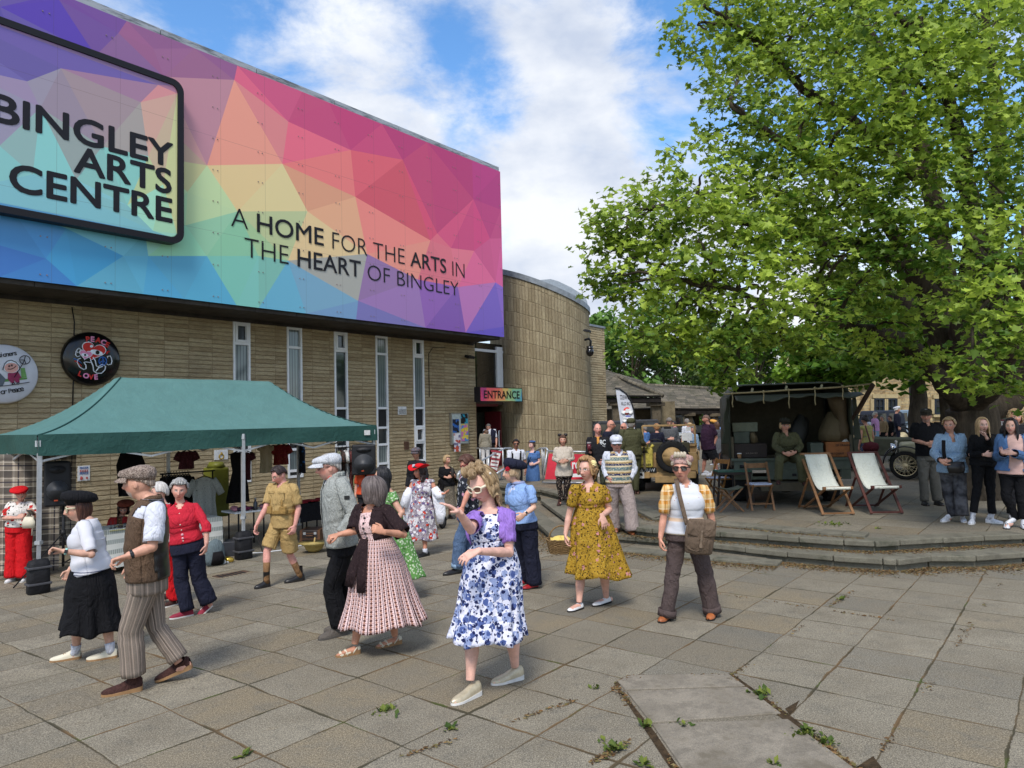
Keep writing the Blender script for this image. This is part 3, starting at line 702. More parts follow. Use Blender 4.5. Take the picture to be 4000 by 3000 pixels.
for s0,s1 in((sA,sA+0.09),(onw(1941,1500,-.25)[0],onw(1964,1500,-.25)[0])):
 mb.prism([W(s0,2.9,-0.35),W(s1,2.9,-0.35),W(s1,2.9,-0.22),W(s0,2.9,-0.22)][::-1],ZD*(Z_BOT-2.9-0.11))
mb.prism([W(sA+.09,Z_BOT-0.35,-0.34),W(sB,Z_BOT-0.35,-0.34),W(sB,Z_BOT-0.35,-0.23),W(sA+.09,Z_BOT-0.35,-0.23)][::-1],ZD*0.1)
mb.build('frame',M_UPVC,ent)
mb=MB();mb.add([W(sA,2.9,-0.3),W(sB+.4,2.9,-0.3),W(sB+.4,Z_BOT,-0.3),W(sA,Z_BOT,-0.3)],[(0,1,2,3)]);mb.build('glazing',glassy('entrance_glass',rgb(32,30,28)),ent)
mb=MB()
mb.prism([W(sA,-0.3,-4),W(sB+.6,-0.3,-4),W(sB+.6,-0.3,-3.9),W(sA,-0.3,-3.9)][::-1],ZD*3.3)
mb.prism([W(sA,2.66,-3.9),W(sB+.6,2.66,-3.9),W(sB+.6,2.66,-0.3),W(sA,2.66,-0.3)][::-1],ZD*0.22)
mb.prism([W(sB+.6,-0.3,-4),W(sB+.7,-0.3,-4),W(sB+.7,-0.3,-0.3),W(sB+.6,-0.3,-0.3)][::-1],ZD*3.3)
mb.build('lobby',plain('lobby_paint',rgb(86,72,60),0.8),ent)
M_RED=plain('dark_red_door',rgb(92,26,34),0.35,0.4)
mb=MB();x0,z0=onw(1958,1610,0.1)
dp=[W(x0,Z1,0.05),W(x0+.05,Z1,0.05),W(x0+.05,Z1,-0.75),W(x0,Z1,-0.75)]
mb.prism(dp,ZD*2.1);drr=mb.build('door',M_RED,ent)
mb=MB();mb.bar(W(x0-.06,Z1+.75,0),W(x0-.06,Z1+1.35,0),0.035);mb.bar(W(x0,Z1+1.35,0),W(x0-.06,Z1+1.35,0),0.03);mb.bar(W(x0,Z1+.75,0),W(x0-.06,Z1+.75,0),0.03);mb.build('handle',M_UPVC,drr)
mb=MB();mb.prism([W(sA,Z1,-0.2),W(sA+.07,Z1,-0.2),W(sA+.07,Z1,-0.05),W(sA,Z1,-0.05)][::-1],ZD*2.3);mb.prism([W(sA,Z1+2.3,-0.2),W(x0,Z1+2.3,-0.2),W(x0,Z1+2.3,-0.05),W(sA,Z1+2.3,-0.05)][::-1],ZD*0.1);mb.build('door_frame',M_RED,ent)
mb=MB();mb.add([W(sA+.5,Z1+.7,-1.6),W(sB,Z1+.7,-1.6),W(sB,Z1+2.1,-1.6),W(sA+.5,Z1+2.1,-1.6)],[(0,1,2,3)]);mb.build('inner_screen',plain('dim_inner_screen',rgb(70,72,68),.8),ent)
ze=lambda x,y:(1800+x/2.766,1400+y/2.766)
e_s=0.8
s0,zt=onw(*ze(205,306),e_s);s1,zt2=onw(*ze(662,326),e_s);_,zb=onw(*ze(205,468),e_s)
sg=thing('entrance_sign','rainbow coloured box sign reading ENTRANCE over the porch','sign',W(s0,zb,e_s))
mb=MB();mb.prism([W(s0,zb,e_s-0.28),W(s1,zb,e_s-0.28),W(s1,zb,e_s),W(s0,zb,e_s)][::-1],ZD*(zt-zb));mb.build('box',M_INK,sg)
pts=[(s0+.03,zb+.03),(s1-.03,zb+.03),(s1-.03,zt-.03),(s0+.03,zt-.03)]
for i in range(16):pts.append((rm.uniform(s0+.06,s1-.06),rm.choice([zb+.03,zt-.03,rm.uniform(zb+.06,zt-.06)])))
vs,es,fs,*_=geometry.delaunay_2d_cdt([Vector(p)for p in pts],[],[],0,1e-4)
mb=MB()
stops=[(125,60,130),(200,70,110),(225,110,90),(225,185,110),(150,195,140),(85,160,185),(70,100,175)]
for f in fs:
 c=sum((vs[i]for i in f),Vector((0,0)))/len(f);t=(c.x-s0)/(s1-s0)*4.6+(1-(c.y-zb)/(zt-zb))*1.0+rm.uniform(-.3,.3);t=min(max(t,0),5.99)
 i=int(t);g=t-i;cc=[stops[i][k]*(1-g)+stops[i+1][k]*g for k in range(3)];mb.curcol=rgb(*cc)
 q=[W(vs[i].x,vs[i].y,e_s+.006)for i in f]
 if(q[1]-q[0]).cross(q[2]-q[0]).dot(ND)<0:q=q[::-1]
 mb.add(q,[tuple(range(len(q)))],None,0,False)
mb.build('face',M_PRINT,sg,colattr=True)
mb=MB();h=zt-zb;put_text(mb,'ENTRANCE',W(s0+(s1-s0)*.085,zb+h*.24,e_s+.012),UD,ZD,(s1-s0)*.84,h*.52,0.02);mb.build('lettering',M_INK,sg)
def board_thing(name,label,cat,corners,e,thick,frame_m,face_m,fr=0.05):
 (xl,yt),(xr,yb)=corners
 a,zt=onw(xl,yt,e);b,_=onw(xr,yt,e);_,zb=onw(xl,yb,e)
 t=thing(name,label,cat,W(a,zb,0))
 mb=MB();mb.prism([W(a,zb,0.0),W(b,zb,0.0),W(b,zb,e),W(a,zb,e)][::-1],ZD*(zt-zb));mb.build('frame',frame_m,t,bevel=0.006)
 mb=MB();mb.add([W(a+fr,zb+fr,e+.004),W(b-fr,zb+fr,e+.004),W(b-fr,zt-fr,e+.004),W(a+fr,zt-fr,e+.004)],[(0,1,2,3)],None,0,False);mb.build('face',face_m,t)
 return t,a,b,zb,zt
def poster_mat(name,cols,scale=9,seed=0.0):
 k=Nodes(name,0.45,0.4);v=k.coord('Object',(scale,scale,scale*1.3),loc=(seed,seed,seed))
 x=k.n('ShaderNodeTexVoronoi',distance='CHEBYCHEV');k.L.new(v,x.inputs['Vector']);x.inputs['Scale'].default_value=1.0
 cr=k.n('ShaderNodeValToRGB');cr.color_ramp.interpolation='CONSTANT';el=cr.color_ramp.elements
 while len(el)<len(cols):el.new(0.5)
 for i,c in enumerate(cols):el[i].position=i/len(cols);el[i].color=(*c,1)
 k.L.new(k.sep(x.outputs['Color'])[0],cr.inputs[0]);k.col(cr.outputs[0]);return k.m
M_ALU=plain('aluminium',rgb(150,148,140),0.4,0.5,0.5)
M_PAPER=plain('white_paper',rgb(222,222,220),0.7)
zr=lambda x,y:(1500+x/3.403,1650+y/3.403)
nb,a,b,zb,zt=board_thing('notice_board','aluminium notice board with dark and yellow posters on the stone wall','notice board',[(1762,1613),zr(1125,300)],0.10,0.1,M_ALU,plain('pale_board',rgb(176,188,186),0.5))
for(x0,y0,x1,y1),cols,sd_ in[((.06,.38,.42,.80),[rgb(20,30,60),rgb(12,14,26),rgb(40,100,180)],1),((.52,.66,.92,.97),[rgb(14,14,20),rgb(30,150,180),rgb(20,20,24)],2),((.52,.10,.92,.64),[rgb(220,190,60),rgb(200,120,170),rgb(80,140,200),rgb(225,205,90)],3),((.10,-.22,.46,.36),[rgb(225,222,225),rgb(210,205,214),rgb(190,80,60),rgb(120,120,150)],4)]:
 mb=MB();P0=lambda x,y:W(a+(b-a)*x,zb+(zt-zb)*y,0.11+sd_*.004)
 mb.add([P0(x0,y0),P0(x1,y0),P0(x1,y1),P0(x0,y1)],[(0,1,2,3)],None,0,False);mb.build('poster',poster_mat('poster_%d'%sd_,cols,9,sd_*3.1),nb)
z4=lambda x,y:(900+x/2.37,1200+y/2.37)
n2,a,b,zb,zt=board_thing('warning_notice','small white NO SKATEBOARDING notice between two tall windows','sign',[z4(1552,920),z4(1630,997)],0.02,.02,M_PAPER,M_PAPER,0.01)
mb=MB()
for i,t in enumerate(['NO SKATEBOARDING','ROLLERBLADING','OR CYCLING IN','JUBILEE GARDENS']):
 h=zt-zb;put_text(mb,t,W(a+(b-a)*.1,zb+h*(.56-.15*i),.03),UD,ZD,(b-a)*.8,h*.085,0.01)
mb.build('lettering',M_INK,n2)
a,z0=onw(*z4(1608,1318));mb=MB()
for i in range(5):mb.prism([W(a,z0+i*.055,0),W(a+.2,z0+i*.055,0),W(a+.2,z0+i*.055,.03),W(a,z0+i*.055,.03)][::-1],ZD*.045)
tag(mb.build('air_brick',plain('brown_vent',rgb(92,66,52),0.7),origin=W(a,z0)),'small brown louvred vent low on the stone wall','vent')
za=lambda x,y:(0+x/2.074,1200+y/2.074)
n3,a,b,zb,zt=board_thing('plaque','white plaque with a gold crest under the tent roof','plaque',[za(1737,1158),za(1847,1240)],0.03,.03,M_PAPER,M_PAPER,.008)
mb=MB();mb.torus(W((a+b)/2,zb+.32*(zt-zb),.036),.06,.018,ND);mb.sphere(W((a+b)/2,zb+.62*(zt-zb),.036),(.04,.02,.04));mb.build('crest',plain('gold_print',rgb(170,140,60),.5),n3)
n4,a,b,zb,zt=board_thing('peace_poster','blue and white PINS FOR PEACE poster taped inside the tent','poster',[za(630,1288),za(730,1412)],0.02,.02,M_PAPER,M_PAPER,.008)
kpp=MB();h=zt-zb
put_text(kpp,'PINS FOR',W(a+.04,zb+h*.80,.03),UD,ZD,(b-a)-.08,h*.13,.02);put_text(kpp,'PEACE',W(a+.04,zb+h*.44,.03),UD,ZD,(b-a)-.08,h*.15,.02)
kpp.build('lettering_pattern',plain('blue_ink',rgb(60,100,170),.6),n4)
mb=MB();mb.sphere(W(a+.25*(b-a),zb+.2*h,.028),(.045,.01,.045));mb.box(W(a+.7*(b-a),zb+.2*h,.026),(.12,.012,.05),Matrix.Rotation(-TH,3,'Z'));
for i in range(5):mb.box(W(a+(.2+.14*i)*(b-a),zb+.67*h,.026),(.03,.012,.05),Matrix.Rotation(-TH,3,'Z'))
mb.build('picture',plain('red_ink',rgb(170,70,70),.6),n4)
def flood(loc,d,nm,label):
 t=thing(nm,label,'lamp',loc);r=d.to_track_quat('Y','Z').to_matrix()
 mb=MB();mb.box(Vector(loc)+d*.18,(.34,.22,.10),r);mb.build('housing',M_BLACK,t,bevel=.01)
 mb=MB();mb.box(Vector(loc)+d*.18-ZD*.053,(.30,.18,.012),r);mb.build('lens',plain('lamp_lens',rgb(190,180,140),.3),t)
 mb=MB();mb.bar(Vector(loc),Vector(loc)+d*.1,.05);mb.build('bracket',M_BLACK,t)
s,z=onw(*zz(1700,1455));flood(W(s,z,.0),(ND*.9-ZD*.35).normalized(),'flood_lamp','black flood lamp high on the wall under the overhang')
pt=P(2278,1290,28.0);flood(pt,(CR*.9-CF*.3-ZD*.2).normalized(),'flood_lamp','grey flood lamp on the tower above the dome camera')
cm=thing('security_camera','black dome security camera bracketed to the tower','camera',P(2285,1330,28.1))
p0=P(2283,1328,28.1)
mb=MB();mb.tube([p0,p0+CR*.18+ZD*.05,p0+CR*.25-ZD*.05,p0+CR*.22-ZD*.3],.045,8);mb.build('arm',M_BLACK,cm)
mb=MB();mb.sphere(p0+CR*.2-ZD*.48,(.16,.16,.18));mb.cyl(p0+CR*.2-ZD*.25,p0+CR*.2-ZD*.42,.13);mb.build('dome',plain('gloss_black',rgb(18,18,20),.12,.6),cm)
cab=MB()
for pts in([z4(1985,373),z4(1870,373),z4(1832,432),z4(1838,830)],):cab.tube([W(*onw(x,y),.02)for x,y in pts],.012,6)
tag(cab.build('cable',M_BLACK,origin=W(*onw(*z4(1832,432)))),'thin black cable clipped down the wall below the flood lamp','cable')
cab=MB();cab.tube([W(*onw(x,y),.02)for x,y in[za(580,0),za(600,120),za(597,240),za(592,560),za(585,830)]],.014,6)
tag(cab.build('cable',M_BLACK,origin=W(*onw(*za(600,120)))),'black cable running down the wall behind the black round sign','cable')
def disc(label,name,cpx,rad_px_x,base_m,e=0.18):
 s,z=onw(*cpx,e);s2,_=onw(cpx[0]+rad_px_x,cpx[1],e);R=abs(s2-s)
 t=thing(name,label,'sign',W(s,z,0));mb=MB();prof=[(R*.97,0.02),(R,e*.35),(R*.985,e*.75),(R*.93,e*1.0),(R*.5,e*1.06),(0.001,e*1.08)]
 mb.lathe(W(s,z,0),prof,56,ND);mb.build('disc',base_m,t);return t,s,z,R,e*1.085
zd=lambda x,y:(x/4.424,1300+y/4.424)
M_GB=plain('gloss_black_badge',rgb(14,14,15),.18,.5,0,.05);M_GW=plain('gloss_white_badge',rgb(205,206,214),.25,.5,0,.03)
t1,s1_,z1_,R1,e1=disc('black round PEACE LOVE badge with red and pink hearts','round_badge',zd(1602,445),112,M_GB)
def bp(x,y,d=0.004):s,z=onw(*zd(x,y),e1);return W(s,z,e1+d)
def bpoly(pts,name,m,parent,d,ext=0.004):
 mb=MB();pl=[bp(x,y,d)for x,y in pts]
 vn=sum(((pl[i]-pl[0]).cross(pl[i+1]-pl[0])for i in range(1,len(pl)-1)),Vector())
 if vn.dot(ND)<0:pl=pl[::-1]
 mb.prism(pl,ND*ext);return mb.build(name,m,parent)
BR,BP_,BW,BB=plain('badge_red',rgb(196,44,40),.3),plain('badge_pink',rgb(222,140,178),.3),plain('badge_white',rgb(225,232,240),.3),plain('badge_blue',rgb(60,110,190),.3)
def heart(c,w,h,tilt,n=40):
 out=[]
 for i in range(n):
  t=2*PI*i/n;x=16*math.sin(t)**3/16*w;y=-(13*math.cos(t)-5*math.cos(2*t)-2*math.cos(3*t)-math.cos(4*t))/15*h
  out.append((c[0]+x*math.cos(tilt)-y*math.sin(tilt),c[1]+x*math.sin(tilt)+y*math.cos(tilt)))
 return out
def ell(c,a,b,tilt=0,n=24):return[(c[0]+a*math.cos(2*PI*i/n)*math.cos(tilt)-b*math.sin(2*PI*i/n)*math.sin(tilt),c[1]+a*math.cos(2*PI*i/n)*math.sin(tilt)+b*math.sin(2*PI*i/n)*math.cos(tilt))for i in range(n)]
bpoly(heart((1615,310),215,165,.25),'heart_outline',BW,t1,.001);bpoly(heart((1615,310),200,150,.25),'red_heart',BR,t1,.006)
bpoly(ell((1665,340),110,44,.25),'eye',BW,t1,.011);bpoly(ell((1680,340),34,36),'pupil',M_GB,t1,.016);bpoly(ell((1578,232),26,24),'glint',BW,t1,.011)
bpoly(heart((1475,375),118,90,.2),'heart_outline',BW,t1,.013);bpoly(heart((1475,375),104,78,.2),'pink_heart',BP_,t1,.018);bpoly(ell((1460,385),62,28,.2),'eye',BW,t1,.023);bpoly(ell((1462,385),19,20),'pupil',M_GB,t1,.028)
ln=MB()
def stroke(mb,pts,r,d=.012):mb.tube([bp(x,y,d)for x,y in pts],r,6)
for pts in([(1600,420),(1640,480),(1660,570),(1690,590),(1760,545),(1820,580),(1810,640),(1750,700),(1670,700),(1615,660),(1600,560),(1560,470)],[(1655,665),(1700,605),(1770,580)],[(1560,515),(1480,505),(1445,510),(1480,560),(1485,620),(1440,635),(1370,590),(1330,510),(1340,460),(1390,440)],[(1400,300),(1360,265),(1330,290),(1310,330),(1300,380),(1330,415),(1380,400)],[(1350,345),(1330,330)],[(1860,440),(1850,410),(1900,400),(1920,440),(1930,490),(1920,540),(1870,555),(1840,540)]):stroke(ln,pts,.012)
ln.build('white_outline',BW,t1)
ln=MB();stroke(ln,ell((1770,490),66,72)+[(1836,490)],.012);stroke(ln,[(1770,420),(1780,490),(1770,560)],.011);stroke(ln,[(1715,520),(1780,480),(1830,530)],.011);stroke(ln,[(1265,445),(1330,465),(1405,525)],.012);ln.build('peace_sign',BB,t1)
ln=MB();stroke(ln,[(1285,485),(1340,510),(1405,580)],.012);stroke(ln,[(1840,370),(1850,335),(1890,320)],.02);ln.build('red_dash',BR,t1)
def arc_text(t,mb_by,pxs,hpx,tilts,mp,e,off=0.05):
 for ch,(x,y),tl,mb in zip(t,pxs,tilts,mb_by):
  s,z=onw(*mp(x,y),e);s2,z2=onw(*mp(x,y-hpx),e);h=z2-z
  X=UD*math.cos(tl)+ZD*math.sin(tl);Y=-UD*math.sin(tl)+ZD*math.cos(tl)
  put_text(mb,ch,W(s,z,e+.006),X,Y,None,h,off)
la,lb=MB(),MB()
arc_text('PEACE',[la,lb,la,lb,la],[(1492,152),(1570,150),(1645,160),(1735,190),(1812,232)],84,[.10,-.02,-.14,-.30,-.40],zd,e1,.055)
arc_text('LOVE',[la,lb,la,lb],[(1345,738),(1432,775),(1530,800),(1635,805)],82,[-.35,-.14,-.05,.08],zd,e1,.055)
la.build('red_lettering',BR,t1);lb.build('pink_lettering',BP_,t1)
t2,s2_,z2_,R2,e1=disc('white round Pensioners for Peace badge with a cartoon bench sitter','round_badge',zd(90,708),134,M_GW)
for c,nm,m,pts in[(0,'bench',plain('badge_green',rgb(92,140,76),.4),[(-200,820),(470,775),(465,800),(60,850),(-200,860)]),(1,'bench_back',plain('badge_green2',rgb(108,156,88),.4),[(355,610),(425,605),(460,770),(370,780)]),(2,'coat',plain('badge_maroon',rgb(140,40,80),.4),[(130,700),(300,660),(370,780),(330,790),(335,860),(270,860),(240,800),(240,865),(190,865),(130,800)]),(3,'white_hair',BW,ell((195,585),150,110)),(4,'pink_face',plain('badge_skin',rgb(214,160,150),.4),ell((190,605),122,85)),(2,'grey_coat',plain('badge_grey',rgb(90,98,108),.4),[(-200,700),(0,700),(95,800),(45,915),(-200,930)])]:
 bpoly(pts,nm,m,t2,.002+.005*c)
ln=MB()
for pts in([(125,625),(180,630),(240,605),(265,575)],ell((152,578),10,11),ell((197,564),10,11),ell((422,470),90,74)+[(512,470)],[(430,400),(415,470),(380,545),(240,770)],[(415,470),(345,470)],[(415,470),(440,540)],[(40,640),(70,540),(120,490),(190,475),(270,510),(330,580),(330,640),(290,670)],[(-100,930),(100,915),(500,855)],ell((225,880),20,14),ell((305,875),20,14)):stroke(ln,pts,.008,.03)
ln.build('ink_drawing',M_INK,t2)
lb=MB()
arc_text('sioners',[lb]*7,[(-28,425),(18,420),(50,416),(100,408),(152,402),(208,393),(250,388)],66,[.07,.08,.09,.10,.11,.12,.14],zd,e1,.015)
arc_text('Pen',[lb]*3,[(-190,440),(-130,436),(-78,430)],66,[-.06,0,.04],zd,e1,.015)
arc_text('forPeace',[lb]*8,[(-40,1064),(10,1062),(70,1056),(150,1043),(208,1036),(255,1028),(305,1021),(352,1012)],74,[.04,.06,.08,.12,.13,.14,.15,.16],zd,e1,.015)
lb.build('lettering',M_INK,t2)
# ---------------------------------------------------------------- trees and background buildings
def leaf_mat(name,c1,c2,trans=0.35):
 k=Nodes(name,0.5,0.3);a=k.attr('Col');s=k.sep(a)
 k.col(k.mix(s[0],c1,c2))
 tr=k.n('ShaderNodeBsdfTranslucent');k.L.new(k.mix(s[0],tuple(x*1.3 for x in c1),tuple(min(1,x*1.5)for x in c2)),tr.inputs['Color'])
 ms=k.n('ShaderNodeMixShader');ms.inputs[0].default_value=trans
 out=[x for x in k.N if x.type=='OUTPUT_MATERIAL'][0]
 k.L.new(k.b.outputs[0],ms.inputs[1]);k.L.new(tr.outputs[0],ms.inputs[2]);k.L.new(ms.outputs[0],out.inputs['Surface']);return k.m
def bark(name,c):
 k=Nodes(name,0.92,0.1);v=k.coord('Object',(1,1,0.25))
 n=k.noise(v,9,6,0.7)
 k.col(k.mix(k.rng(n,0.3,0.7),tuple(x*0.55 for x in c),tuple(x*1.3 for x in c)));k.bump(k.noise(v,26,5,0.7),0.8,0.03);return k.m
M_BARK=bark('sycamore_bark',rgb(74,66,56))
LEAF=[(0,-0.5),(0.16,-0.40),(0.46,-0.34),(0.30,-0.12),(0.56,0.16),(0.24,0.14),(0.0,0.62),(-0.24,0.14),(-0.56,0.16),(-0.30,-0.12),(-0.46,-0.34),(-0.16,-0.40)]
def add_leaf(mb,c,size,nrm,spin,shade,fold=0.18,simple=False):
 0
 z=nrm.normalized();x=z.orthogonal().normalized();y=z.cross(x)
 X=x*math.cos(spin)+y*math.sin(spin);Y=-x*math.sin(spin)+y*math.cos(spin)
 mb.curcol=(shade,shade,shade)
 if simple:
  pts=[(0,-.5),(.42,-.1),(0,.55),(-.42,-.1)]
  vs=[c+(X*a+Y*b+z*(abs(a)*fold*2-0.35*max(0,b)**2))*size for a,b in pts];mb.add(vs,[(0,1,2),(0,2,3)],None,0,True);return
 vs=[c+(X*a+Y*b+z*(abs(a)*fold*1.6-0.30*max(0,b)**2))*size for a,b in LEAF]
 mb.add(vs,[(0,1,2,3),(0,3,5),(3,4,5),(0,5,6),(0,6,7),(7,8,9),(0,7,9),(0,9,10,11)],None,0,True)
def limb(mb,pts,r0,r1,segs=8,jit=0.0,r=rnd):
 pts=[Vector(p)for p in pts];out=[]
 for i in range(len(pts)-1):
  n=5
  for k in range(n):
   t=k/n;p0=pts[max(i-1,0)];p1=pts[i];p2=pts[i+1];p3=pts[min(i+2,len(pts)-1)]
   q=0.5*((2*p1)+(p2-p0)*t+(2*p0-5*p1+4*p2-p3)*t*t+(3*p1-p0-3*p2+p3)*t**3)
   out.append(q+Vector((r.gauss(0,jit),r.gauss(0,jit),r.gauss(0,jit))))
 out.append(pts[-1]);n=len(out)
 mb.tube(out,[r0+(r1-r0)*(i/(n-1))**0.8 for i in range(n)],segs)
 return out
def sycamore():
 r=random.Random(21)
 base=P(3790,1700,14.2);base.z=Z1
 t=thing('sycamore_tree','big spreading sycamore with yellow green leaves shading the terrace','tree',base)
 mb=MB();D0=14.2
 tr=[base-ZD*0.1,P(3800,1740,D0),P(3800,1640,D0),P(3790,1590,D0)]
 limb(mb,tr,0.52,0.45,16);
 mb.tube([base-ZD*.15,base+ZD*.15,base+ZD*.6],[.74,.60,.50],16)
 K=P(3790,1600,D0)
 LIM=[([K,P(3690,1510,13.8),P(3560,1350,13.2),P(3440,1300,12.6),P(3250,1255,12.0),P(3050,1200,11.4),P(2800,1120,10.9)],.22,.03),([K,P(3700,1400,14.2),P(3620,1150,14.0),P(3480,1000,13.5),P(3200,940,12.8),P(2900,860,12.2),P(2600,800,11.8)],.34,.04),([K,P(3720,1350,14.6),P(3680,1000,15.0),P(3600,600,15.0),P(3450,250,14.6),P(3300,-50,14.2),P(3150,-250,14)],.33,.05),([K,P(3760,1300,13.6),P(3800,900,12.8),P(3750,550,12.0),P(3650,250,11.4),P(3500,50,11)],.28,.04),([K,P(3850,1450,15.0),P(3880,1000,16.2),P(3900,500,17),P(3850,100,17),P(3850,-300,17)],.34,.06),([K,P(3930,1560,14.4),P(4050,1420,14.2),P(4200,1150,13.8),P(4300,800,13.4),P(4350,400,13)],.40,.06),([K,P(3900,1480,12.8),P(3960,1300,11.4),P(3980,1150,10.4),P(3950,1050,9.6)],.22,.03),([K,P(3650,1300,15.6),P(3500,1150,17),P(3300,1050,18),P(3100,1000,18.6),P(2950,950,19)],.25,.03),([P(3620,1150,14.0),P(3450,850,13.0),P(3200,640,12.2),P(3000,520,11.8),P(2850,400,11.6)],.16,.03),([P(3600,700,15.0),P(3350,500,14.2),P(3100,300,13.6),P(2900,120,13.2),P(2750,20,13)],.15,.03)]
 paths=[]
 for pts,a,b in LIM:paths.append(limb(mb,pts,a,b,9,0.02,r))
 clumps=[]
 def cl(px,py,D,R):clumps.append((P(px,py,D),R))
 for a in[(2480,860,11.6,.75),(2420,1000,11.6,.7),(2540,1060,11.3,.8),(2620,800,11.6,.8),(2730,930,11.0,.9),(2700,1120,11,.75),(2620,1260,11.2,.6),(2480,1330,11.2,.45),(2800,1230,10.9,.75),(2960,1150,10.8,.8),(2900,980,11.2,.9),(2900,800,11.6,.9),(2740,680,11.8,.75),(3080,880,11.4,.9),(3250,1000,11.6,.85),(3120,700,11.6,.9),(3000,560,11.8,.85),(2880,440,12,.7),(2860,290,12.8,.8),(2760,120,13,.8),(2960,180,13,.9),(2900,20,13.2,.9),(3120,350,12.6,.95),(3250,520,12,.95),(3350,720,11.4,.9),(3420,880,11.2,.8),(3130,120,13.2,1.0),(3320,180,12.6,1.0),(3400,400,11.6,.95),(3300,-40,13,1.1),(3520,560,11.0,.85),(3600,330,10.8,.9),(3520,120,11.6,1.0),(3720,480,10.8,.8),(3700,150,11.2,1.0),(3880,320,11,.9),(3900,80,12,1.1),(3620,760,10.8,.75),(3520,960,11,.7),(3680,920,10.6,.65),(3850,700,10.6,.75),(3960,560,11,.85),(3940,950,10.0,.6),(3820,1060,9.9,.55),(3880,1180,9.6,.5),(3960,1300,9.4,.45),(3800,1270,9.8,.45),(3880,1410,9.4,.42),(3780,1480,9.5,.26),(3920,1500,9.6,.3),(3700,1160,10.6,.5),(3120,1260,11,.6),(3300,1160,11.4,.6),(2900,1330,10.9,.55),(3050,1340,11.4,.5),(2780,1340,11.1,.45),(2660,1340,11.2,.4),(3450,1180,12,.55),(2400,1120,11.5,.35),(2440,900,11.6,.4),(2880,1450,11.2,.3),(2800,1500,11.2,.18),(2350,930,11.7,.3),(2340,1080,11.6,.28),(3560,1280,11.6,.4),(3380,1360,12,.35),(3650,1420,12.6,.3),(3200,1330,11.4,.4),(3480,1440,12.6,.3),(3250,850,14.5,1.2),(3500,700,15.5,1.3),(3050,650,15,1.2),(3300,400,15.5,1.3),(3600,300,16,1.4),(3150,1000,16,1.1),(2950,900,15.5,1.0),(3850,600,15.5,1.2),(3400,100,16,1.4),(3750,0,16,1.5),(3980,850,14.5,1.0),(4150,500,13,1.2),(4150,900,13,1.1),(4200,100,13,1.3),(3050,100,15.5,1.3),(4100,1250,12,.8),(3350,1150,15.5,.8),(3550,1050,14.5,.8),(4300,1100,14,1.2),(3450,-250,14,1.5),(3100,-200,14,1.3),(3900,-250,14,1.6),(4300,-100,15,1.6)]:cl(*a)
 cm=MB();tw=mb
 allp=[p for pp in paths for p in pp[::2]]
 for c,R in clumps:
  near=min(allp,key=lambda p:(p-c).length_squared+max(0,p.z-c.z)*2)
  if 0.2<(near-c).length<4.5:limb(tw,[near,near.lerp(c,.5)+Vector((r.gauss(0,.12),r.gauss(0,.12),.10)),c],.045,.012,5,.015,r)
  D=depth(c);simple=D>13.8
  nspray=int(62*R*R*(1.0 if simple else 1.0))+5
  tone=r.gauss(0,0.2)
  for _ in range(nspray):
   while True:
    d=Vector((r.uniform(-1,1),r.uniform(-1,1),r.uniform(-1,1)))
    if 0.15<d.length<1:break
   d=d.normalized()*d.length**0.55
   sp=c+Vector((d.x*R,d.y*R,d.z*R*0.8))
   out=(sp-c).normalized()
   ax=(Vector((out.x,out.y,0))+Vector((r.gauss(0,.4),r.gauss(0,.4),r.gauss(-.1,.2)))).normalized()
   L=r.uniform(.28,.55)
   if not simple and r.random()<.5:tw.tube([sp-ax*L*.5,sp+ax*L*.3],[.007,.003],4,False)
   nl=r.randint(8,12)
   for i in range(nl):
    q=sp+ax*(L*(i/nl-.5))+Vector((r.gauss(0,.085),r.gauss(0,.085),r.gauss(0,.05)))
    nrm=Vector((r.gauss(0,.55)+out.x*.25,r.gauss(0,.55)+out.y*.25-.12,1.0+r.gauss(0,.2)))
    if r.random()<.25:nrm=Vector((r.gauss(0,1),r.gauss(0,1),r.gauss(.3,.6)))
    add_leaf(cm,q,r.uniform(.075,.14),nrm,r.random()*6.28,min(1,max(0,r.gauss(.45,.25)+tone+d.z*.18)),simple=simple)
 mb.build('trunk',M_BARK,t)
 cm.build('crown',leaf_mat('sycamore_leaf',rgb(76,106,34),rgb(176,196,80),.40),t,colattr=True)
sycamore()
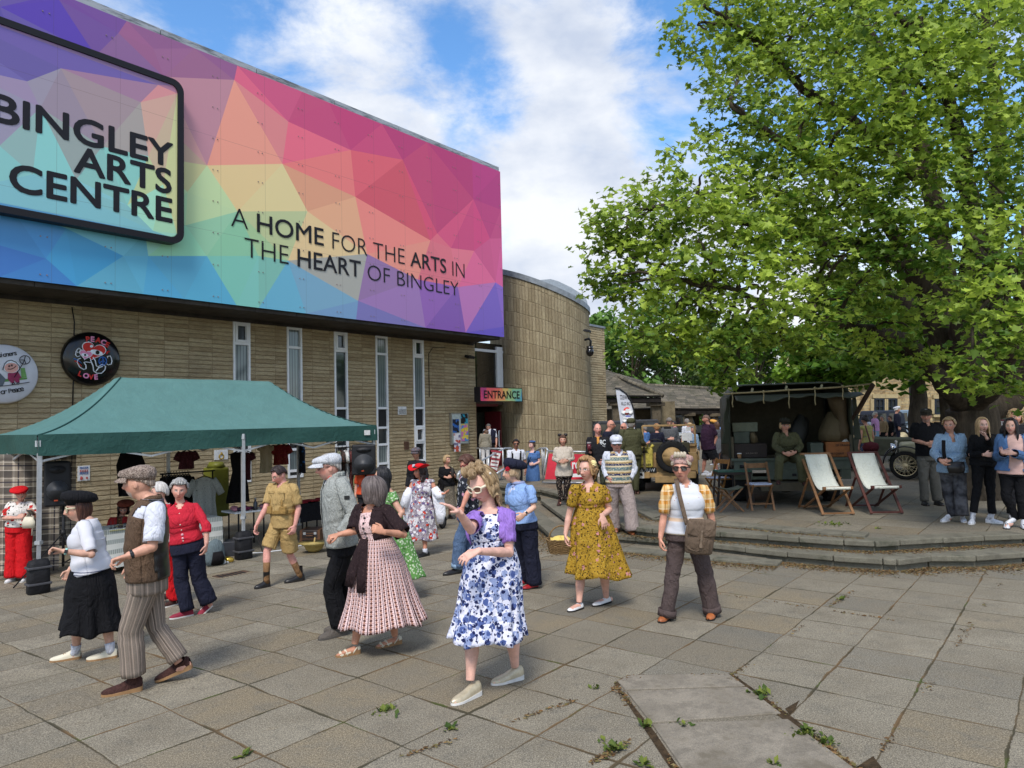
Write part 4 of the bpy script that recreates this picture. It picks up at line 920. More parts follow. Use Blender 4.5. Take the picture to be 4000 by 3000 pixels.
def bg_tree(loc,h,spread,seed,label,c1,c2,trunk_h=1.5,group='trees behind the old market hall',dens=1.0,leaf=.34,conifer=False,name='leafy_tree',tr=.16):
 r=random.Random(seed);loc=Vector(loc)
 t=thing(name,label,'tree',loc,group);mb=MB()
 limb(mb,[loc-ZD*.2,loc+ZD*trunk_h,loc+ZD*h*.85+CR*r.gauss(0,.2)],tr*1.3,.04,9,.03,r)
 cm=MB();n=int(34*dens)
 for i in range(n):
  if conifer:
   z=trunk_h+(h-trunk_h)*i/n;rad=spread*(1-(z-trunk_h)/(h-trunk_h))**.8;a=r.random()*6.28;c=loc+Vector((math.cos(a)*rad*.6,math.sin(a)*rad*.6,z));R=max(.3,rad*.45)
  else:
   while True:
    d=Vector((r.uniform(-1,1),r.uniform(-1,1),r.uniform(-1,1)))
    if .3<d.length<1:break
   c=loc+Vector((d.x*spread,d.y*spread,trunk_h+(h-trunk_h)*(.5+.5*d.z)));R=spread*r.uniform(.22,.36)
   limb(mb,[loc+ZD*(trunk_h+(c.z-loc.z-trunk_h)*.3),c],.05,.015,5,.02,r)
  tone=r.gauss(0,.15)
  for _ in range(int(70*dens*(1.0 if not conifer else .7))):
   d=Vector((r.gauss(0,1),r.gauss(0,1),r.gauss(0,1))).normalized()*r.random()**.4
   q=c+Vector((d.x*R,d.y*R,d.z*R*.75))
   nrm=Vector((r.gauss(0,.6)+d.x*.4,r.gauss(0,.6)+d.y*.4,.8))if not conifer else Vector((d.x,d.y,.5))
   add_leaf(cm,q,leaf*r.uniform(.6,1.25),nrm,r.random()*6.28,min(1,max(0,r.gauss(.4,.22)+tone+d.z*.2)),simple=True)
 mb.build('trunk',M_BARK,t);cm.build('crown',leaf_mat(name+'_leaf_%d'%seed,c1,c2,.3),t,colattr=True);return t
def gat(px,D,z=Z1):p=P(px,1640,D);return Vector((p.x,p.y,z))
G1,G2,G3=rgb(60,92,36),rgb(116,152,66),rgb(130,160,60)
bg_tree(gat(2470,62),13.0,5.2,1,'rounded dark green tree rising behind the hipped stone roof',G1,G2,2,leaf=.5,dens=1.3)
bg_tree(gat(2330,66),12,4.5,2,'dark green tree half hidden by the side wall',G1,G2,2,leaf=.5)
bg_tree(gat(2640,70),11.5,4.6,3,'mid green leafy tree behind the ridge of the market roof',G1,rgb(126,156,78),2,leaf=.5,dens=1.1)
bg_tree(gat(2790,66),12,3.0,4,'feathery grey green conifer behind the market roof',rgb(70,94,54),rgb(130,152,92),1,leaf=.45,conifer=True,dens=1.5)
bg_tree(gat(2730,72),10,3.0,5,'second feathery conifer beside the lamp column',rgb(70,94,54),rgb(130,152,92),1,leaf=.45,conifer=True,dens=1.3)
bg_tree(gat(2960,60),10.5,4.2,6,'bright green leafy tree above the truck canopy',rgb(52,84,26),rgb(110,148,50),2,leaf=.5,dens=1.2)
bg_tree(gat(2860,78),13,5.0,7,'tall dull green tree far behind the conifers',G1,G2,2,leaf=.6)
bg_tree(gat(3590,24),6.6,3.4,8,'bright green chestnut with a thick grey trunk before the stone house',rgb(64,104,26),rgb(134,168,56),2.8,'trees in front of the stone house',1.35,.34,tr=.36,name='chestnut_tree')
bg_tree(gat(3700,27),6.8,3.0,9,'second green chestnut nearer the sycamore trunk',rgb(58,94,26),rgb(120,156,50),3.0,'trees in front of the stone house',1.1,.34,tr=.30,name='chestnut_tree')
bg_tree(gat(3300,30),5.6,2.6,10,'bright green young tree before the satellite dish wall',rgb(64,104,26),rgb(134,168,56),2.6,'trees in front of the stone house',1.2,.32,tr=.16,name='chestnut_tree')
bg_tree(gat(4080,30),8,3.4,12,'bright green tree at the end of the stone house',rgb(64,104,26),rgb(134,168,56),3.0,'trees in front of the stone house',1.0,.34,tr=.2,name='chestnut_tree')
for i in range(9):
 x=2380+i*75
 t=bg_tree(gat(x,56+rnd.uniform(-2,2)),2.2+rnd.uniform(-.2,.3),1.7,40+i,'green shrub in the hedge seen through the market hall posts',G1,rgb(104,140,50),.2,'hedge shrubs behind the market hall',.45,.28,name='shrub')
 t['category']='shrub'
# ---- the old market hall: two stone-slated roofs on pillars
def slate_mat(name,c1,c2,cw,ch):
 k=Nodes(name,0.85,0.2);v=k.coord('UV');s=k.sep(v)
 fz=k.math('DIVIDE',s[1],ch);row=k.math('FLOOR',fz);rz=k.math('FRACT',fz)
 wr=k.n('ShaderNodeTexWhiteNoise',noise_dimensions='1D');k.L.new(row,wr.inputs['W'])
 fx=k.math('ADD',k.math('DIVIDE',s[0],cw),k.math('MULTIPLY',wr.outputs[0],7.3));cx=k.math('FLOOR',fx);rx=k.math('FRACT',fx)
 wn=k.n('ShaderNodeTexWhiteNoise',noise_dimensions='2D');k.L.new(k.comb(cx,row),wn.inputs['Vector'])
 c=k.mix(wn.outputs['Value'],c1,c2);c=k.mix(k.rng(k.noise(v,1.3,5,.7),.45,.7),c,rgb(78,76,58))
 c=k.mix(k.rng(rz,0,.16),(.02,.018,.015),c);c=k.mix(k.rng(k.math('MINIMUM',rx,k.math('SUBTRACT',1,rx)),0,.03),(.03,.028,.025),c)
 c=k.mix(k.rng(k.noise(v,30,3,.8),.3,.6),k.mix(.4,c,(.02,.02,.02)),c)
 k.col(c);k.bump(k.math('ADD',k.math('MULTIPLY',k.math('SUBTRACT',1,rz),.8),k.math('ADD',k.math('MULTIPLY',wn.outputs['Value'],.5),k.noise(v,12,4,.7))),.9,.08);return k.m
M_SLATE=slate_mat('stone_slates',rgb(98,92,80),rgb(134,124,106),.62,.34)
M_OLDST=stone('old_dark_stone',rgb(96,86,70),.45,2.5,14,.9,rgb(40,38,34))
M_TIMB=plain('black_timber',rgb(34,30,27),.8,.2,0,.3,4)
def roof_quad(mb,a,b,c,d,nu=24,nv=8,sag=.05):
 0
 a,b,c,d=map(Vector,(a,b,c,d));nr=(b-a).cross(d-a).normalized();W_=(b-a).length;H_=(d-a).length
 def fn(u,v):
  p=(a.lerp(b,u)).lerp(d.lerp(c,u),v);s=noise.noise(p*.5)*sag;return p+nr*s
 mb.sheet(fn,nu,nv,uvfn=lambda u,v:(u*W_,v*H_))
mk=thing('market_hall','old open market hall with stone slate roofs on dark pillars','building',gat(2550,44))
Dm=43.0
def mp(px,py,D):return P(px,py,D)
mb=MB()
eL,eR,rg=mp(2230,1550,Dm),mp(2590,1547,Dm),mp(2350,1442,Dm+3.2)
rg2=mp(2525,1505,Dm+3.2)
roof_quad(mb,mp(2290,1548,Dm-.6),eR,rg2,mp(2405,1464,Dm+2.4));roof_quad(mb,mp(2150,1548,Dm+2),mp(2290,1548,Dm-.6),mp(2405,1464,Dm+2.4),mp(2360,1446,Dm+3.2))
roof_quad(mb,eR,mp(2575,1546,Dm+5),rg2+CF*2,rg2,8,8);roof_quad(mb,mp(2360,1446,Dm+3.2),mp(2405,1464,Dm+2.4),rg2,rg2+CF*2+ZD*.3,8,4)
mb.build('pavilion_roof',M_SLATE,mk,solid=.12)
mb=MB();roof_quad(mb,mp(2605,1597,Dm+3),mp(2935,1600,Dm+4.5),mp(2915,1528,Dm+8.5),mp(2520,1506,Dm+7));roof_quad(mb,mp(2360,1600,Dm+8),mp(2606,1597,Dm+8.2),mp(2606,1560,Dm+11),mp(2360,1560,Dm+11))
mb.build('long_roof',M_SLATE,mk,solid=.12)
mb=MB();mb.tube([mp(2500,1508,Dm+7)+ZD*.05,mp(2915,1528,Dm+8.5)+ZD*.05],.16,8);mb.tube([mp(2405,1466,Dm+2.4),eR],.12,8);mb.tube([mp(2405,1466,Dm+2.4),mp(2290,1550,Dm-.6)],.12,8);mb.tube([mp(2350,1447,Dm+3),mp(2525,1507,Dm+3)],.14,8);mb.build('ridge_stones',M_SLATE,mk)
mb=MB();mb.bar(mp(2290,1562,Dm-.3),mp(2580,1562,Dm+.2),.25,.3);mb.bar(mp(2605,1607,Dm+3.2),mp(2935,1610,Dm+4.7),.25,.3);mb.bar(mp(2300,1566,Dm+5),mp(2580,1566,Dm+5),.2,.3);mb.build('eaves_beam',M_TIMB,mk)
for px,D,w,yt in[(2408,Dm+.2,.62,1570),(2563,Dm+.6,.70,1572),(2690,Dm+3.8,.55,1612),(2718,Dm+7,.5,1614),(2790,Dm+4.2,.55,1614),(2870,Dm+4.6,.55,1614),(2655,Dm+9,.5,1614),(2770,Dm+9.5,.5,1614)]:
 b=gat(px,D);top=P(px,yt,D).z;mb=MB()
 mb.box(b+ZD*(top-Z1)/2,(w*.8,w*.8,top-Z1));mb.box(b+ZD*(top-Z1-.12),(w*1.4,w*1.4,.22));mb.box(b+ZD*.12,(w*1.2,w*1.2,.26));mb.build('pillar',M_OLDST,mk,bevel=.03)
mb=MB();a,b=gat(2585,Dm+2.6),gat(2632,Dm+2.8);mb.box((a+b)/2+ZD*1.35,((a-b).length,.6,2.7));mb.build('stone_pier',stone('pier_stone',rgb(128,116,92),.4,2.5,10,.8,rgb(60,56,48)),mk)
mb=MB();a,b=gat(2360,Dm+10),gat(2640,Dm+10);mb.box((a+b)/2+ZD*1.2,((a-b).length,.3,2.4));mb.build('back_wall',M_OLDST,mk)
# ---- stone house behind the trees
def rubble(name,c1,c2):
 k=Nodes(name,.9,.12);v=k.coord('UV');s=k.sep(v)
 br=k.n('ShaderNodeTexBrick');k.L.new(v,br.inputs['Vector']);br.inputs['Scale'].default_value=1;br.inputs['Brick Width'].default_value=.42;br.inputs['Row Height'].default_value=.19;br.inputs['Mortar Size'].default_value=.018
 br.inputs['Color1'].default_value=(*c1,1);br.inputs['Color2'].default_value=(*c2,1);br.inputs['Mortar'].default_value=(*rgb(150,140,118),1)
 c=k.mix(k.rng(k.noise(v,2.6,4,.7),.4,.7),br.outputs['Color'],rgb(120,100,74));k.col(c);k.bump(k.noise(v,6,4,.7),.6,.04);return k.m
M_RUB=rubble('rubble_stone',rgb(196,176,134),rgb(160,138,100))
M_DRESS=stone('dressed_stone',rgb(190,172,132),.15,3,30,.2)
M_WELSH=slate_mat('purple_slates',rgb(92,86,92),rgb(124,112,112),.28,.2)
DH=40.0
hs=thing('stone_house','long sandstone house with slate roof and dark sash windows','building',gat(3600,DH))
def hq(px0,px1,y0,y1,D):return[P(px0,y1,D),P(px1,y1,D),P(px1,y0,D),P(px0,y0,D)]
mb=MB()
def wallface(px0,px1,ztop,D,thick=.5):
 a,b=gat(px0,D),gat(px1,D);L=(b-a).length;n=Vector(((b-a).y,-(b-a).x,0)).normalized();H=ztop-Z1
 mb.sheet(lambda u,v:a.lerp(b,u)+ZD*(v*H),1,1,uvfn=lambda u,v:(u*L,v*H),smooth=False)
 mb.sheet(lambda u,v:b+(-n)*(u*8)+ZD*(v*H),1,1,uvfn=lambda u,v:(u*8,v*H),smooth=False)
 aw=Vector((a.x,a.y,0)).normalized()
 mb.sheet(lambda u,v:a+aw*((1-u)*8)+ZD*(v*H),1,1,uvfn=lambda u,v:(u*8,v*H),smooth=False)
zt1=P(3100,1446,DH).z
wallface(3058,4700,zt1,DH)
mb.build('wall',M_RUB,hs)
mb=MB();zr_=P(3100,1365,DH+3).z;a,b=gat(3085,DH-.3,zt1),gat(4700,DH-.3,zt1);c,d=gat(4700,DH+4,zt1+2.6),gat(3110,DH+4,zt1+2.6)
roof_quad(mb,a,b,c,d,20,4,.02);rfo=mb.build('roof',M_WELSH,hs)
mb=MB();mb.bar(gat(3058,DH-.12,zt1-.05),gat(4700,DH-.12,zt1-.05),.22,.16);mb.bar(gat(3082,DH-.4,zt1),gat(3108,DH+4,zt1+2.65),.25,.18);mb.build('gutter',M_DRESS,hs)
def hwin(px0,px1,y0,y1,mull=True):
 f=MB();D=DH-.06;q=[P(px0,y1,D),P(px1,y1,D),P(px1,y0,D),P(px0,y0,D)];w=.13
 for i in range(4):f.bar(q[i],q[(i+1)%4],w,.1,up=(0,1,.05))
 f.bar((q[0]+q[3])/2,(q[1]+q[2])/2,.05,.08,up=(0,1,.05));f.bar((q[0]+q[1])/2,(q[2]+q[3])/2,.05,.08,up=(0,1,.05))
 fo=f.build('window',plain('blue_black_frames',rgb(34,42,52),.5),hs)
 p=MB();p.add([x+CF*.02 for x in q],[(0,1,2,3)],None,0,False);p.build('pane',M_GLASS,fo)
 s=MB();s.bar(q[0]-ZD*.12-CR*.12,q[1]-ZD*.12+CR*.12,.2,.14);s.bar(q[3]+ZD*.15-CR*.1,q[2]+ZD*.15+CR*.1,.12,.22);s.bar(q[0]-CR*.14,q[3]-CR*.14,.18,.1,up=(0,1,0));s.bar(q[1]+CR*.14,q[2]+CR*.14,.18,.1,up=(0,1,0));s.build('surround',M_DRESS,fo)
for w in[(3146,3183,1466,1497),(3195,3232,1463,1497),(3416,3452,1558,1618),(3464,3500,1558,1620),(3652,3700,1560,1616),(3921,3972,1540,1592),(3300,3340,1563,1620),(3340,3378,1462,1497)]:hwin(*w)
mb=MB();c=P(3103,1467,DH-.5);mb.lathe(c,[(.48,0.10),(.40,.05),(.2,.01),(.001,0)],20,(CF*-1+CR*.3).normalized());mb.bar(c,c+CF*.6-ZD*.2,.05);mb.bar(c,c-CF*.4-ZD*.25,.03)
tag(mb.build('satellite_dish',plain('grey_dish',rgb(120,124,128),.5),origin=c),'grey satellite dish on the gable of the stone house','satellite dish')
mb=MB();
mb.sheet(lambda u,v:gat(3870+830*u,24+11*v,Z1)+ZD*(.05+.95*min(1,v*1.6)*min(1,u*4)),20,12)
kg=Nodes('lawn',.9,.1);v=kg.coord();kg.col(kg.mix(kg.noise(v,3,6,.8),rgb(64,92,30),rgb(110,140,50)));kg.bump(kg.noise(v,60,3,.8),.8,.05)
o=mb.build('grass_bank',kg.m);o['kind']='structure'
lp=thing('street_lamp','slim white lamp column rising behind the market hall','lamp',gat(2886,50));b=gat(2886,50)
mb=MB();mb.cyl(b,b+ZD*4.9,.07,10,r2=.05);mb.build('column',plain('galvanised',rgb(180,190,196),.4,.5,.3),lp)
mb=MB();mb.box(b+ZD*4.95+CR*.2,(.5,.2,.1));mb.build('lantern',plain('galvanised',rgb(180,190,196)),lp)
lp=thing('street_lamp','black lamp post standing in front of the stone house','lamp',gat(3562,33));b=gat(3562,33)
mb=MB();mb.cyl(b,b+ZD*3.4,.06,10);mb.build('column',M_BLACK,lp)
mb=MB();mb.lathe(b+ZD*3.4,[(.08,0),(.18,.3),(.2,.34),(.05,.5)],8);mb.build('lantern',M_BLACK,lp)
# ---------------------------------------------------------------- the trader's tent and its wares
TA=GG(142,2320);TB=GG(965,2182)
TU=(TB-TA);TU.z=0;TU.normalize();TN=Vector((-TU.y,TU.x,0))
def onT(px,py,n=0.0):
 v=ray(px,py);t=((TA+TN*n-CP).dot(TN))/v.dot(TN);q=CP+v*t;return(q-TA).dot(TU),q.z
def T(u,n,z):return Vector((TA.x,TA.y,0))+TU*u+TN*n+ZD*z
def tz(u,n):p=T(u,n,0);return gz(p.x,p.y)
def tpx(px,py,n=0.0):u,z=onT(px,py,n);return T(u,n,z)
TL=onT(1470,1700)[0];Z_EV=onT(171,1700)[1];Z_VB=onT(171,1783)[1]
Z_RG=(onT(472,1472,1.5)[1]+onT(1073,1491,1.5)[1])/2
tent=thing('market_tent','green pop up canopy tent over a vintage clothes stall','tent',T(TL/2,1.5,tz(TL/2,1.5)))
def canvas(name,c,folds=5,wire=None):
 k=Nodes(name,.65,.25);v=k.coord();n=k.noise(v,3,5,.65)
 k.col(k.mix(k.rng(n,.3,.7),tuple(x*.94 for x in c),tuple(x*1.05 for x in c)));k.bump(k.math('ADD',k.noise(v,folds,4,.6,.5),k.math('MULTIPLY',k.noise(v,40,2),.06)),.55,.035);return k.m
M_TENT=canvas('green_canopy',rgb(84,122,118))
NU,NV=72,36;DW=3.0;u0=-0.0
mb=MB()
def tent_z(u,n):
 t=min(min(n,DW-n)/(DW/2),min(u,TL-u)/(TL*0.5-(onT(1073,1491,1.5)[0]-onT(472,1472,1.5)[0])/2));t=max(0,min(1,t))
 return Z_EV+(Z_RG-Z_EV)*(0.55*t**1.25+0.45*t**2.1)+.012*noise.noise(Vector((u*1.3,n*1.3,0)))
mb.sheet(lambda a,b:T(a*TL,b*DW,tent_z(a*TL,b*DW)),NU,NV)
canopy=mb.build('canopy',M_TENT,tent)
mb=MB();ring=[(0,0),(TL,0),(TL,DW),(0,DW),(0,0)]
for i in range(4):
 (a0,b0),(a1,b1)=ring[i],ring[i+1];nrm=[(0,-1),(1,0),(0,1),(-1,0)][i]
 def vf(u,v,a0=a0,b0=b0,a1=a1,b1=b1,nrm=nrm):
  uu=a0+(a1-a0)*u;nn=b0+(b1-b0)*u;L=abs(a1-a0)+abs(b1-b0)
  w=.02*math.sin(u*L*3.1+1)*v+.012*noise.noise(Vector((u*L*2.2,i*7,v)))*1.5
  return T(uu+nrm[0]*(w+.01),nn+nrm[1]*(w+.01),Z_EV+.012-(Z_EV-Z_VB)*v-.02*math.sin(PI*u*2)*v)
 mb.sheet(vf,60,5)
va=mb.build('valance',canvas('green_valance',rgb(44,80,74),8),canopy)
mb=MB()
for c in((TL-.02,-.03),):mb.box(T(TL-.25,-.035,Z_EV-.13),(.14,.008,.10),Matrix((TU,TN,ZD)).transposed())
mb.build('maker_label',M_PAPER,canopy)
mb=MB()
for(ua,na,ub)in((0,0,onT(472,1472,1.5)[0]),(TL,0,onT(1073,1491,1.5)[0])):
 mb.tube([T(ua+(ub-ua)*k/16,DW/2*k/16,tent_z(ua+(ub-ua)*k/16,DW/2*k/16)+.006)for k in range(17)],.011,6)
mb.build('seam',canvas('dark_green_tape',rgb(28,66,62)),canopy)
M_STEEL=plain('grey_steel_leg',rgb(176,180,184),.35,.5,.4,.08)
legs=[(0.03,.03),(onT(950,1900,.03)[0],.03),(TL-.05,.03),(.03,DW-.03),(TL/2,DW-.03),(TL-.05,DW-.03)]
for u,n in legs:
 g=tz(u,n);mb=MB();a=T(u,n,g);zm=g+.75
 mb.bar(a+ZD*.0,a+ZD*(Z_EV-g-.03),.045,.045,up=TN);mb.bar(a+ZD*.7,a+ZD*(Z_EV-g-.02),.055,.055,up=TN);mb.box(a+ZD*.72,(.075,.075,.05));mb.box(a+ZD*.01,(.12,.12,.02));mb.box(a+ZD*(Z_EV-g-.12),(.08,.08,.09))
 mb.build('leg',M_STEEL,tent)
def truss(pa,pb,z,h=.32,n=2):
 mb=MB()
 for i in range(n):
  a,b=pa.lerp(pb,i/n),pa.lerp(pb,(i+1)/n)
  mb.bar(a+ZD*z,b+ZD*(z-h),.025,.03);mb.bar(a+ZD*(z-h),b+ZD*z,.025,.03)
 mb.build('truss',M_STEEL,tent)
for(a,b)in((0,1),(1,2),(3,4),(4,5),(0,3),(1,4),(2,5)):
 (u0_,n0_),(u1_,n1_)=legs[a],legs[b];truss(T(u0_,n0_,0),T(u1_,n1_,0),Z_EV-.06)
M_BAG=canvas('black_weight_bag',rgb(30,30,33),9)
for(u,n),lab in zip(legs[:2],['black sandbag weight strapped round the front corner leg of the tent','black sandbag weight at the tent leg beside the gold mask']):
 a=T(u,n,tz(u,n));t=thing('weight_bag',lab,'weight bag',a);
 mb=MB();mb.tube([a,a+ZD*.02,a+ZD*.22,a+ZD*.42,a+ZD*.47,a+ZD*.49],[(.13,.09),(.142,.105),(.14,.10),(.138,.10),(.12,.07),(.02,.02)],28,ref=TU)
 for i,v_ in enumerate(mb.v):
  q=Vector(v_)-a;x,y=q.dot(TU),q.dot(TN);f=(abs(x/.135)**4+abs(y/.1)**4)**.25;g_=math.hypot(x/.135,y/.1);f=g_/f if f>.01 else 1;q2=TU*x*f+TN*y*f+ZD*(q.z+.012*noise.noise(q*9));mb.v[i]=tuple(a+q2)
 mb.build('bag',M_BAG,t)
 for z in(.14,.37):
  mb=MB();mb.box(a+ZD*z,(.30,.222,.035),Matrix((TU,TN,ZD)).transposed())
  mb.build('strap',plain('grey_strap',rgb(70,70,74),.7),t,bevel=.01)
# ---- garments
def garment(name,label,cat,top,W_,H_,prof,m,sleeves=0,face=None,hanger=True,group=None,thick=.05):
 0
 face=face or TU;back=Vector((-face.y,face.x,0));t=thing(name,label,cat,top-ZD*H_,group)
 mb=MB();pts=[];rad=[]
 for f,w in prof:pts.append(top-ZD*(H_*f));rad.append((W_*w,thick*(.5+.8*f)))
 fine_p,fine_r=[],[]
 for i in range(len(pts)-1):
  for k in range(5):
   q=k/5;fine_p.append(pts[i].lerp(pts[i+1],q));fine_r.append(tuple(rad[i][j]*(1-q)+rad[i+1][j]*q for j in(0,1)))
 fine_p.append(pts[-1]);fine_r.append(rad[-1])
 mb.tube(fine_p,fine_r,36,False,ref=face)
 ov=[]
 for i,v in enumerate(mb.v):
  p=Vector(v);h=(top.z-p.z)/H_;d=(p-top).dot(face);p+=back*(.035*h*math.sin(d*38+top.x*9)+.02*noise.noise(p*7));ov.append(tuple(p))
 mb.v=ov
 if sleeves:
  for s in(-1,1):
   a=top+face*(s*W_*prof[1][1]*.85)-ZD*(H_*.06);b=a+face*(s*sleeves*.45)-ZD*(sleeves*.8);mb.tube([a,a.lerp(b,.5)+ZD*.01,b],[(.07,.045),(.08,.05),(.075,.05)],12,True,ref=face)
 mb.build('cloth',m,t)
 if hanger:
  hb=MB();hb.tube([top+face*-.2-ZD*.05,top+ZD*.03,top+face*.2-ZD*.05],.012,6);hb.torus(top+ZD*.08,.035,.006,back,12,6,a0=-1.2,a1=2.6);hb.build('hanger',M_BLACK,t)
 return t
SHIRT=[(0,.25),(.05,.85),(.2,1),(.6,.92),(1,1)];DRESS=[(0,.3),(.05,.75),(.2,.7),(.38,.6),(.6,.8),(1,1.1)];SKIRT=[(0,.62),(.05,.72),(.3,.98),(.7,.9),(1,.82)]
C_BLK=cloth('black_cloth',rgb(26,24,26));C_BURG=cloth('burgundy_lace',rgb(66,28,36),rgb(96,52,58),60);C_CREAM=cloth('cream_cloth',rgb(176,160,130));
def pattern(name,base,cols,scale=16,thr=.34,rough=.8,seed=0.0):
 0
 if name in MATS:return MATS[name]
 k=Nodes(name,rough,.15);c=base
 for i,(col,sc,th)in enumerate(cols):
  v=k.coord('Object',(1,1,1),loc=(i*1.7+seed,i*2.3,i*.9));x=k.n('ShaderNodeTexVoronoi');w=k.noise(v,scale*sc*1.4,3,.7)
  vv=k.n('ShaderNodeVectorMath',operation='MULTIPLY_ADD');nz=k.n('ShaderNodeTexNoise');k.L.new(v,nz.inputs['Vector']);nz.inputs['Scale'].default_value=scale*sc*2.2;nz.inputs['Detail'].default_value=3
  k.L.new(nz.outputs['Color'],vv.inputs[0]);vv.inputs[1].default_value=(.6/(scale*sc),)*3;k.L.new(v,vv.inputs[2])
  k.L.new(vv.outputs[0],x.inputs['Vector']);x.inputs['Scale'].default_value=scale*sc
  m_=k.math('LESS_THAN',x.outputs['Distance'],th)
  c=k.mix(m_,c,k.mix(k.noise(v,scale*sc*3,2,.6),tuple(q*.7 for q in col),col))
 k.col(c);crease(k,k.coord());MATS[name]=k.m;return k.m
C_REDP=pattern('red_rayon_print',rgb(112,30,30),[(rgb(150,90,50),1,.22),(rgb(60,18,22),1.3,.2)],22)
C_BLUEP=pattern('black_blue_print',rgb(28,30,38),[(rgb(40,90,140),.8,.3)],14)
C_LACE=pattern('white_lace',rgb(176,178,172),[(rgb(120,122,118),1,.2),(rgb(150,152,146),2,.3)],40)
zb1=lambda x,y:(350+x/3.017,1700+y/3.017);zb2=lambda x,y:(850+x/3.016,1700+y/3.016)
NR=DW-.1
def hang(name,label,cat,pxl,pxr,pyt,pyb,prof,m,n=NR,sl=0,**kw):
 a=tpx(pxl,pyt,n);b=tpx(pxr,pyt,n);c=tpx(pxl,pyb,n);W_=(b-a).length/2;H_=a.z-c.z
 mx=max(w for _,w in prof);return garment(name,label,cat,(a+b)/2,W_/mx,H_,prof,m,sl,**kw)
hang('skirt','long dark skirt hung under the tent edge by the peace poster','skirt',zb1(312,0)[0],zb1(655,0)[0],zb1(0,190)[1],zb1(0,720)[1],SKIRT,C_BLK)
hang('blouse','dark burgundy blouse on a hanger at the rear tent pole','blouse',zb1(1050,0)[0],zb1(1240,0)[0],zb1(0,190)[1],zb1(0,400)[1],SHIRT,C_BURG,sl=.2)
hang('dress','long black dress hanging by the middle tent leg','dress',zb1(1610,0)[0],zb1(1890,0)[0],zb1(0,200)[1],zb1(0,800)[1],DRESS,C_BLK,n=DW-.5)
hang('blouse','sheer burgundy blouse hanging behind the black dress','blouse',zb1(1790,0)[0],zb1(1905,0)[0],zb1(0,200)[1],zb1(0,530)[1],SHIRT,C_BURG,n=DW-.3,sl=.16)
hang('shirt','cream shirt hanging beside the red patterned shirt','shirt',zb2(500,0)[0],zb2(640,0)[0],zb2(0,120)[1],zb2(0,445)[1],SHIRT,C_CREAM,sl=.1)
hang('shirt','red patterned short sleeved shirt hanging in the tent','shirt',zb2(660,0)[0],zb2(835,0)[0],zb2(0,110)[1],zb2(0,350)[1],SHIRT,C_REDP,sl=.22)
hang('shirt','black and blue shirt hanging at the end of the tent rail','shirt',zb2(965,0)[0],zb2(1028,0)[0],zb2(0,110)[1],zb2(0,445)[1],SHIRT,C_BLUEP,thick=.1)
def rail(label,ua,ub,n,h,face=None):
 t=thing('clothes_rail',label,'clothes rail',T((ua+ub)/2,n,tz(ua,n)))
 mb=MB();g=tz(ua,n)
 for u in(ua,ub):mb.cyl(T(u,n,g),T(u,n,g+h),.016,8);mb.cyl(T(u,n-.25,g+.04),T(u,n+.25,g+.04),.016,8)
 mb.cyl(T(ua-.05,n,g+h),T(ub+.05,n,g+h),.016,8);mb.build('frame',M_BLACK,t);return g+h
ua,ub=onT(zb1(860,0)[0],1900,DW-.4)[0],onT(zb1(1450,0)[0],1900,DW-.4)[0]
rz=rail('black clothes rail with dark garments inside the tent',ua,ub,DW-.4,1.42)
for i in range(9):
 u=ua+.06+(ub-ua-.5)*i/9;garment('jacket','black garment in the packed row on the tent clothes rail','garment',T(u,DW-.4,rz-.06),.22,.85+rnd.uniform(-.1,.15),SHIRT,C_BLK,.35,face=TN,group='black garments on the tent rail')
garment('blouse','white lace blouse facing out on the tent clothes rail','blouse',T(ub-.33,DW-.75,rz-.1),.25,.80,SHIRT,C_LACE,.38)
ua,ub=onT(zb2(1400,0)[0],1800,DW-.2)[0],onT(zb2(1600,0)[0],1800,DW-.2)[0]+.3
rz=rail('clothes rail of printed dresses behind the loudspeaker',ua,ub,DW-.2,1.75)
for i,(c1,c2,lab)in enumerate([((120,120,100),(80,90,70),'sage green patterned dress on the outer clothes rail'),((60,50,46),(120,70,60),'dark brown print dress on the outer clothes rail'),((206,206,204),(150,150,150),'white striped shirt on the outer clothes rail'),((84,44,44),(130,90,80),'maroon print dress on the outer clothes rail'),((150,150,110),(100,110,80),'olive checked shirt on the outer clothes rail'),((60,100,150),(200,120,80),'blue and orange top on the outer clothes rail')]):
 u=ua+.05+(ub-ua-.1)*i/6;garment('dress',lab,'garment',T(u,DW-.2,rz-.06),.22,1.0+rnd.uniform(-.15,.2),SHIRT,pattern('rail_print_%d'%i,rgb(*c1),[(rgb(*c2),1,.3)],20),.3,face=(TN+TU*.5).normalized(),group='clothes on the outer rail')
kp=Nodes('plaid_wool',.95,.1);v=kp.coord('UV');s=kp.sep(v);c=rgb(176,164,146)
for ax in(0,1):
 c=kp.mix(kp.math('MULTIPLY',kp.stripe(s[ax],.26,.10),.55),c,rgb(52,50,56));c=kp.mix(kp.math('MULTIPLY',kp.stripe(s[ax],.26,.02,.35),.8),c,rgb(40,40,60));c=kp.mix(kp.math('MULTIPLY',kp.stripe(s[ax],.13,.012,.1),.6),c,rgb(225,215,200))
kp.col(c);kp.bump(kp.noise(kp.coord(),9,4,.6),.5,.03)
for lab,x0,x1,n in(('plaid blanket hung as a curtain at the tent end',-60,235,1.5),('plaid blanket hung behind the loudspeaker legs',235,300,1.9)):
 a=tpx(x0,1775,n);b=tpx(x1,1775,n);zb=tz(0,n)+.08 if n<1.7 else .1;L=(b-a).length
 mb=MB();mb.sheet(lambda u,v:a.lerp(b,u)+ZD*((zb-a.z)*v)+TN*(.06*math.sin(u*L*9)*(.3+v)+.03*noise.noise(Vector((u*4,v*2,n)))),50,24,uvfn=lambda u,v:(u*L,v*1.9))
 tag(mb.build('plaid_blanket',kp.m,origin=(a+b)/2,solid=.006),lab,'blanket')
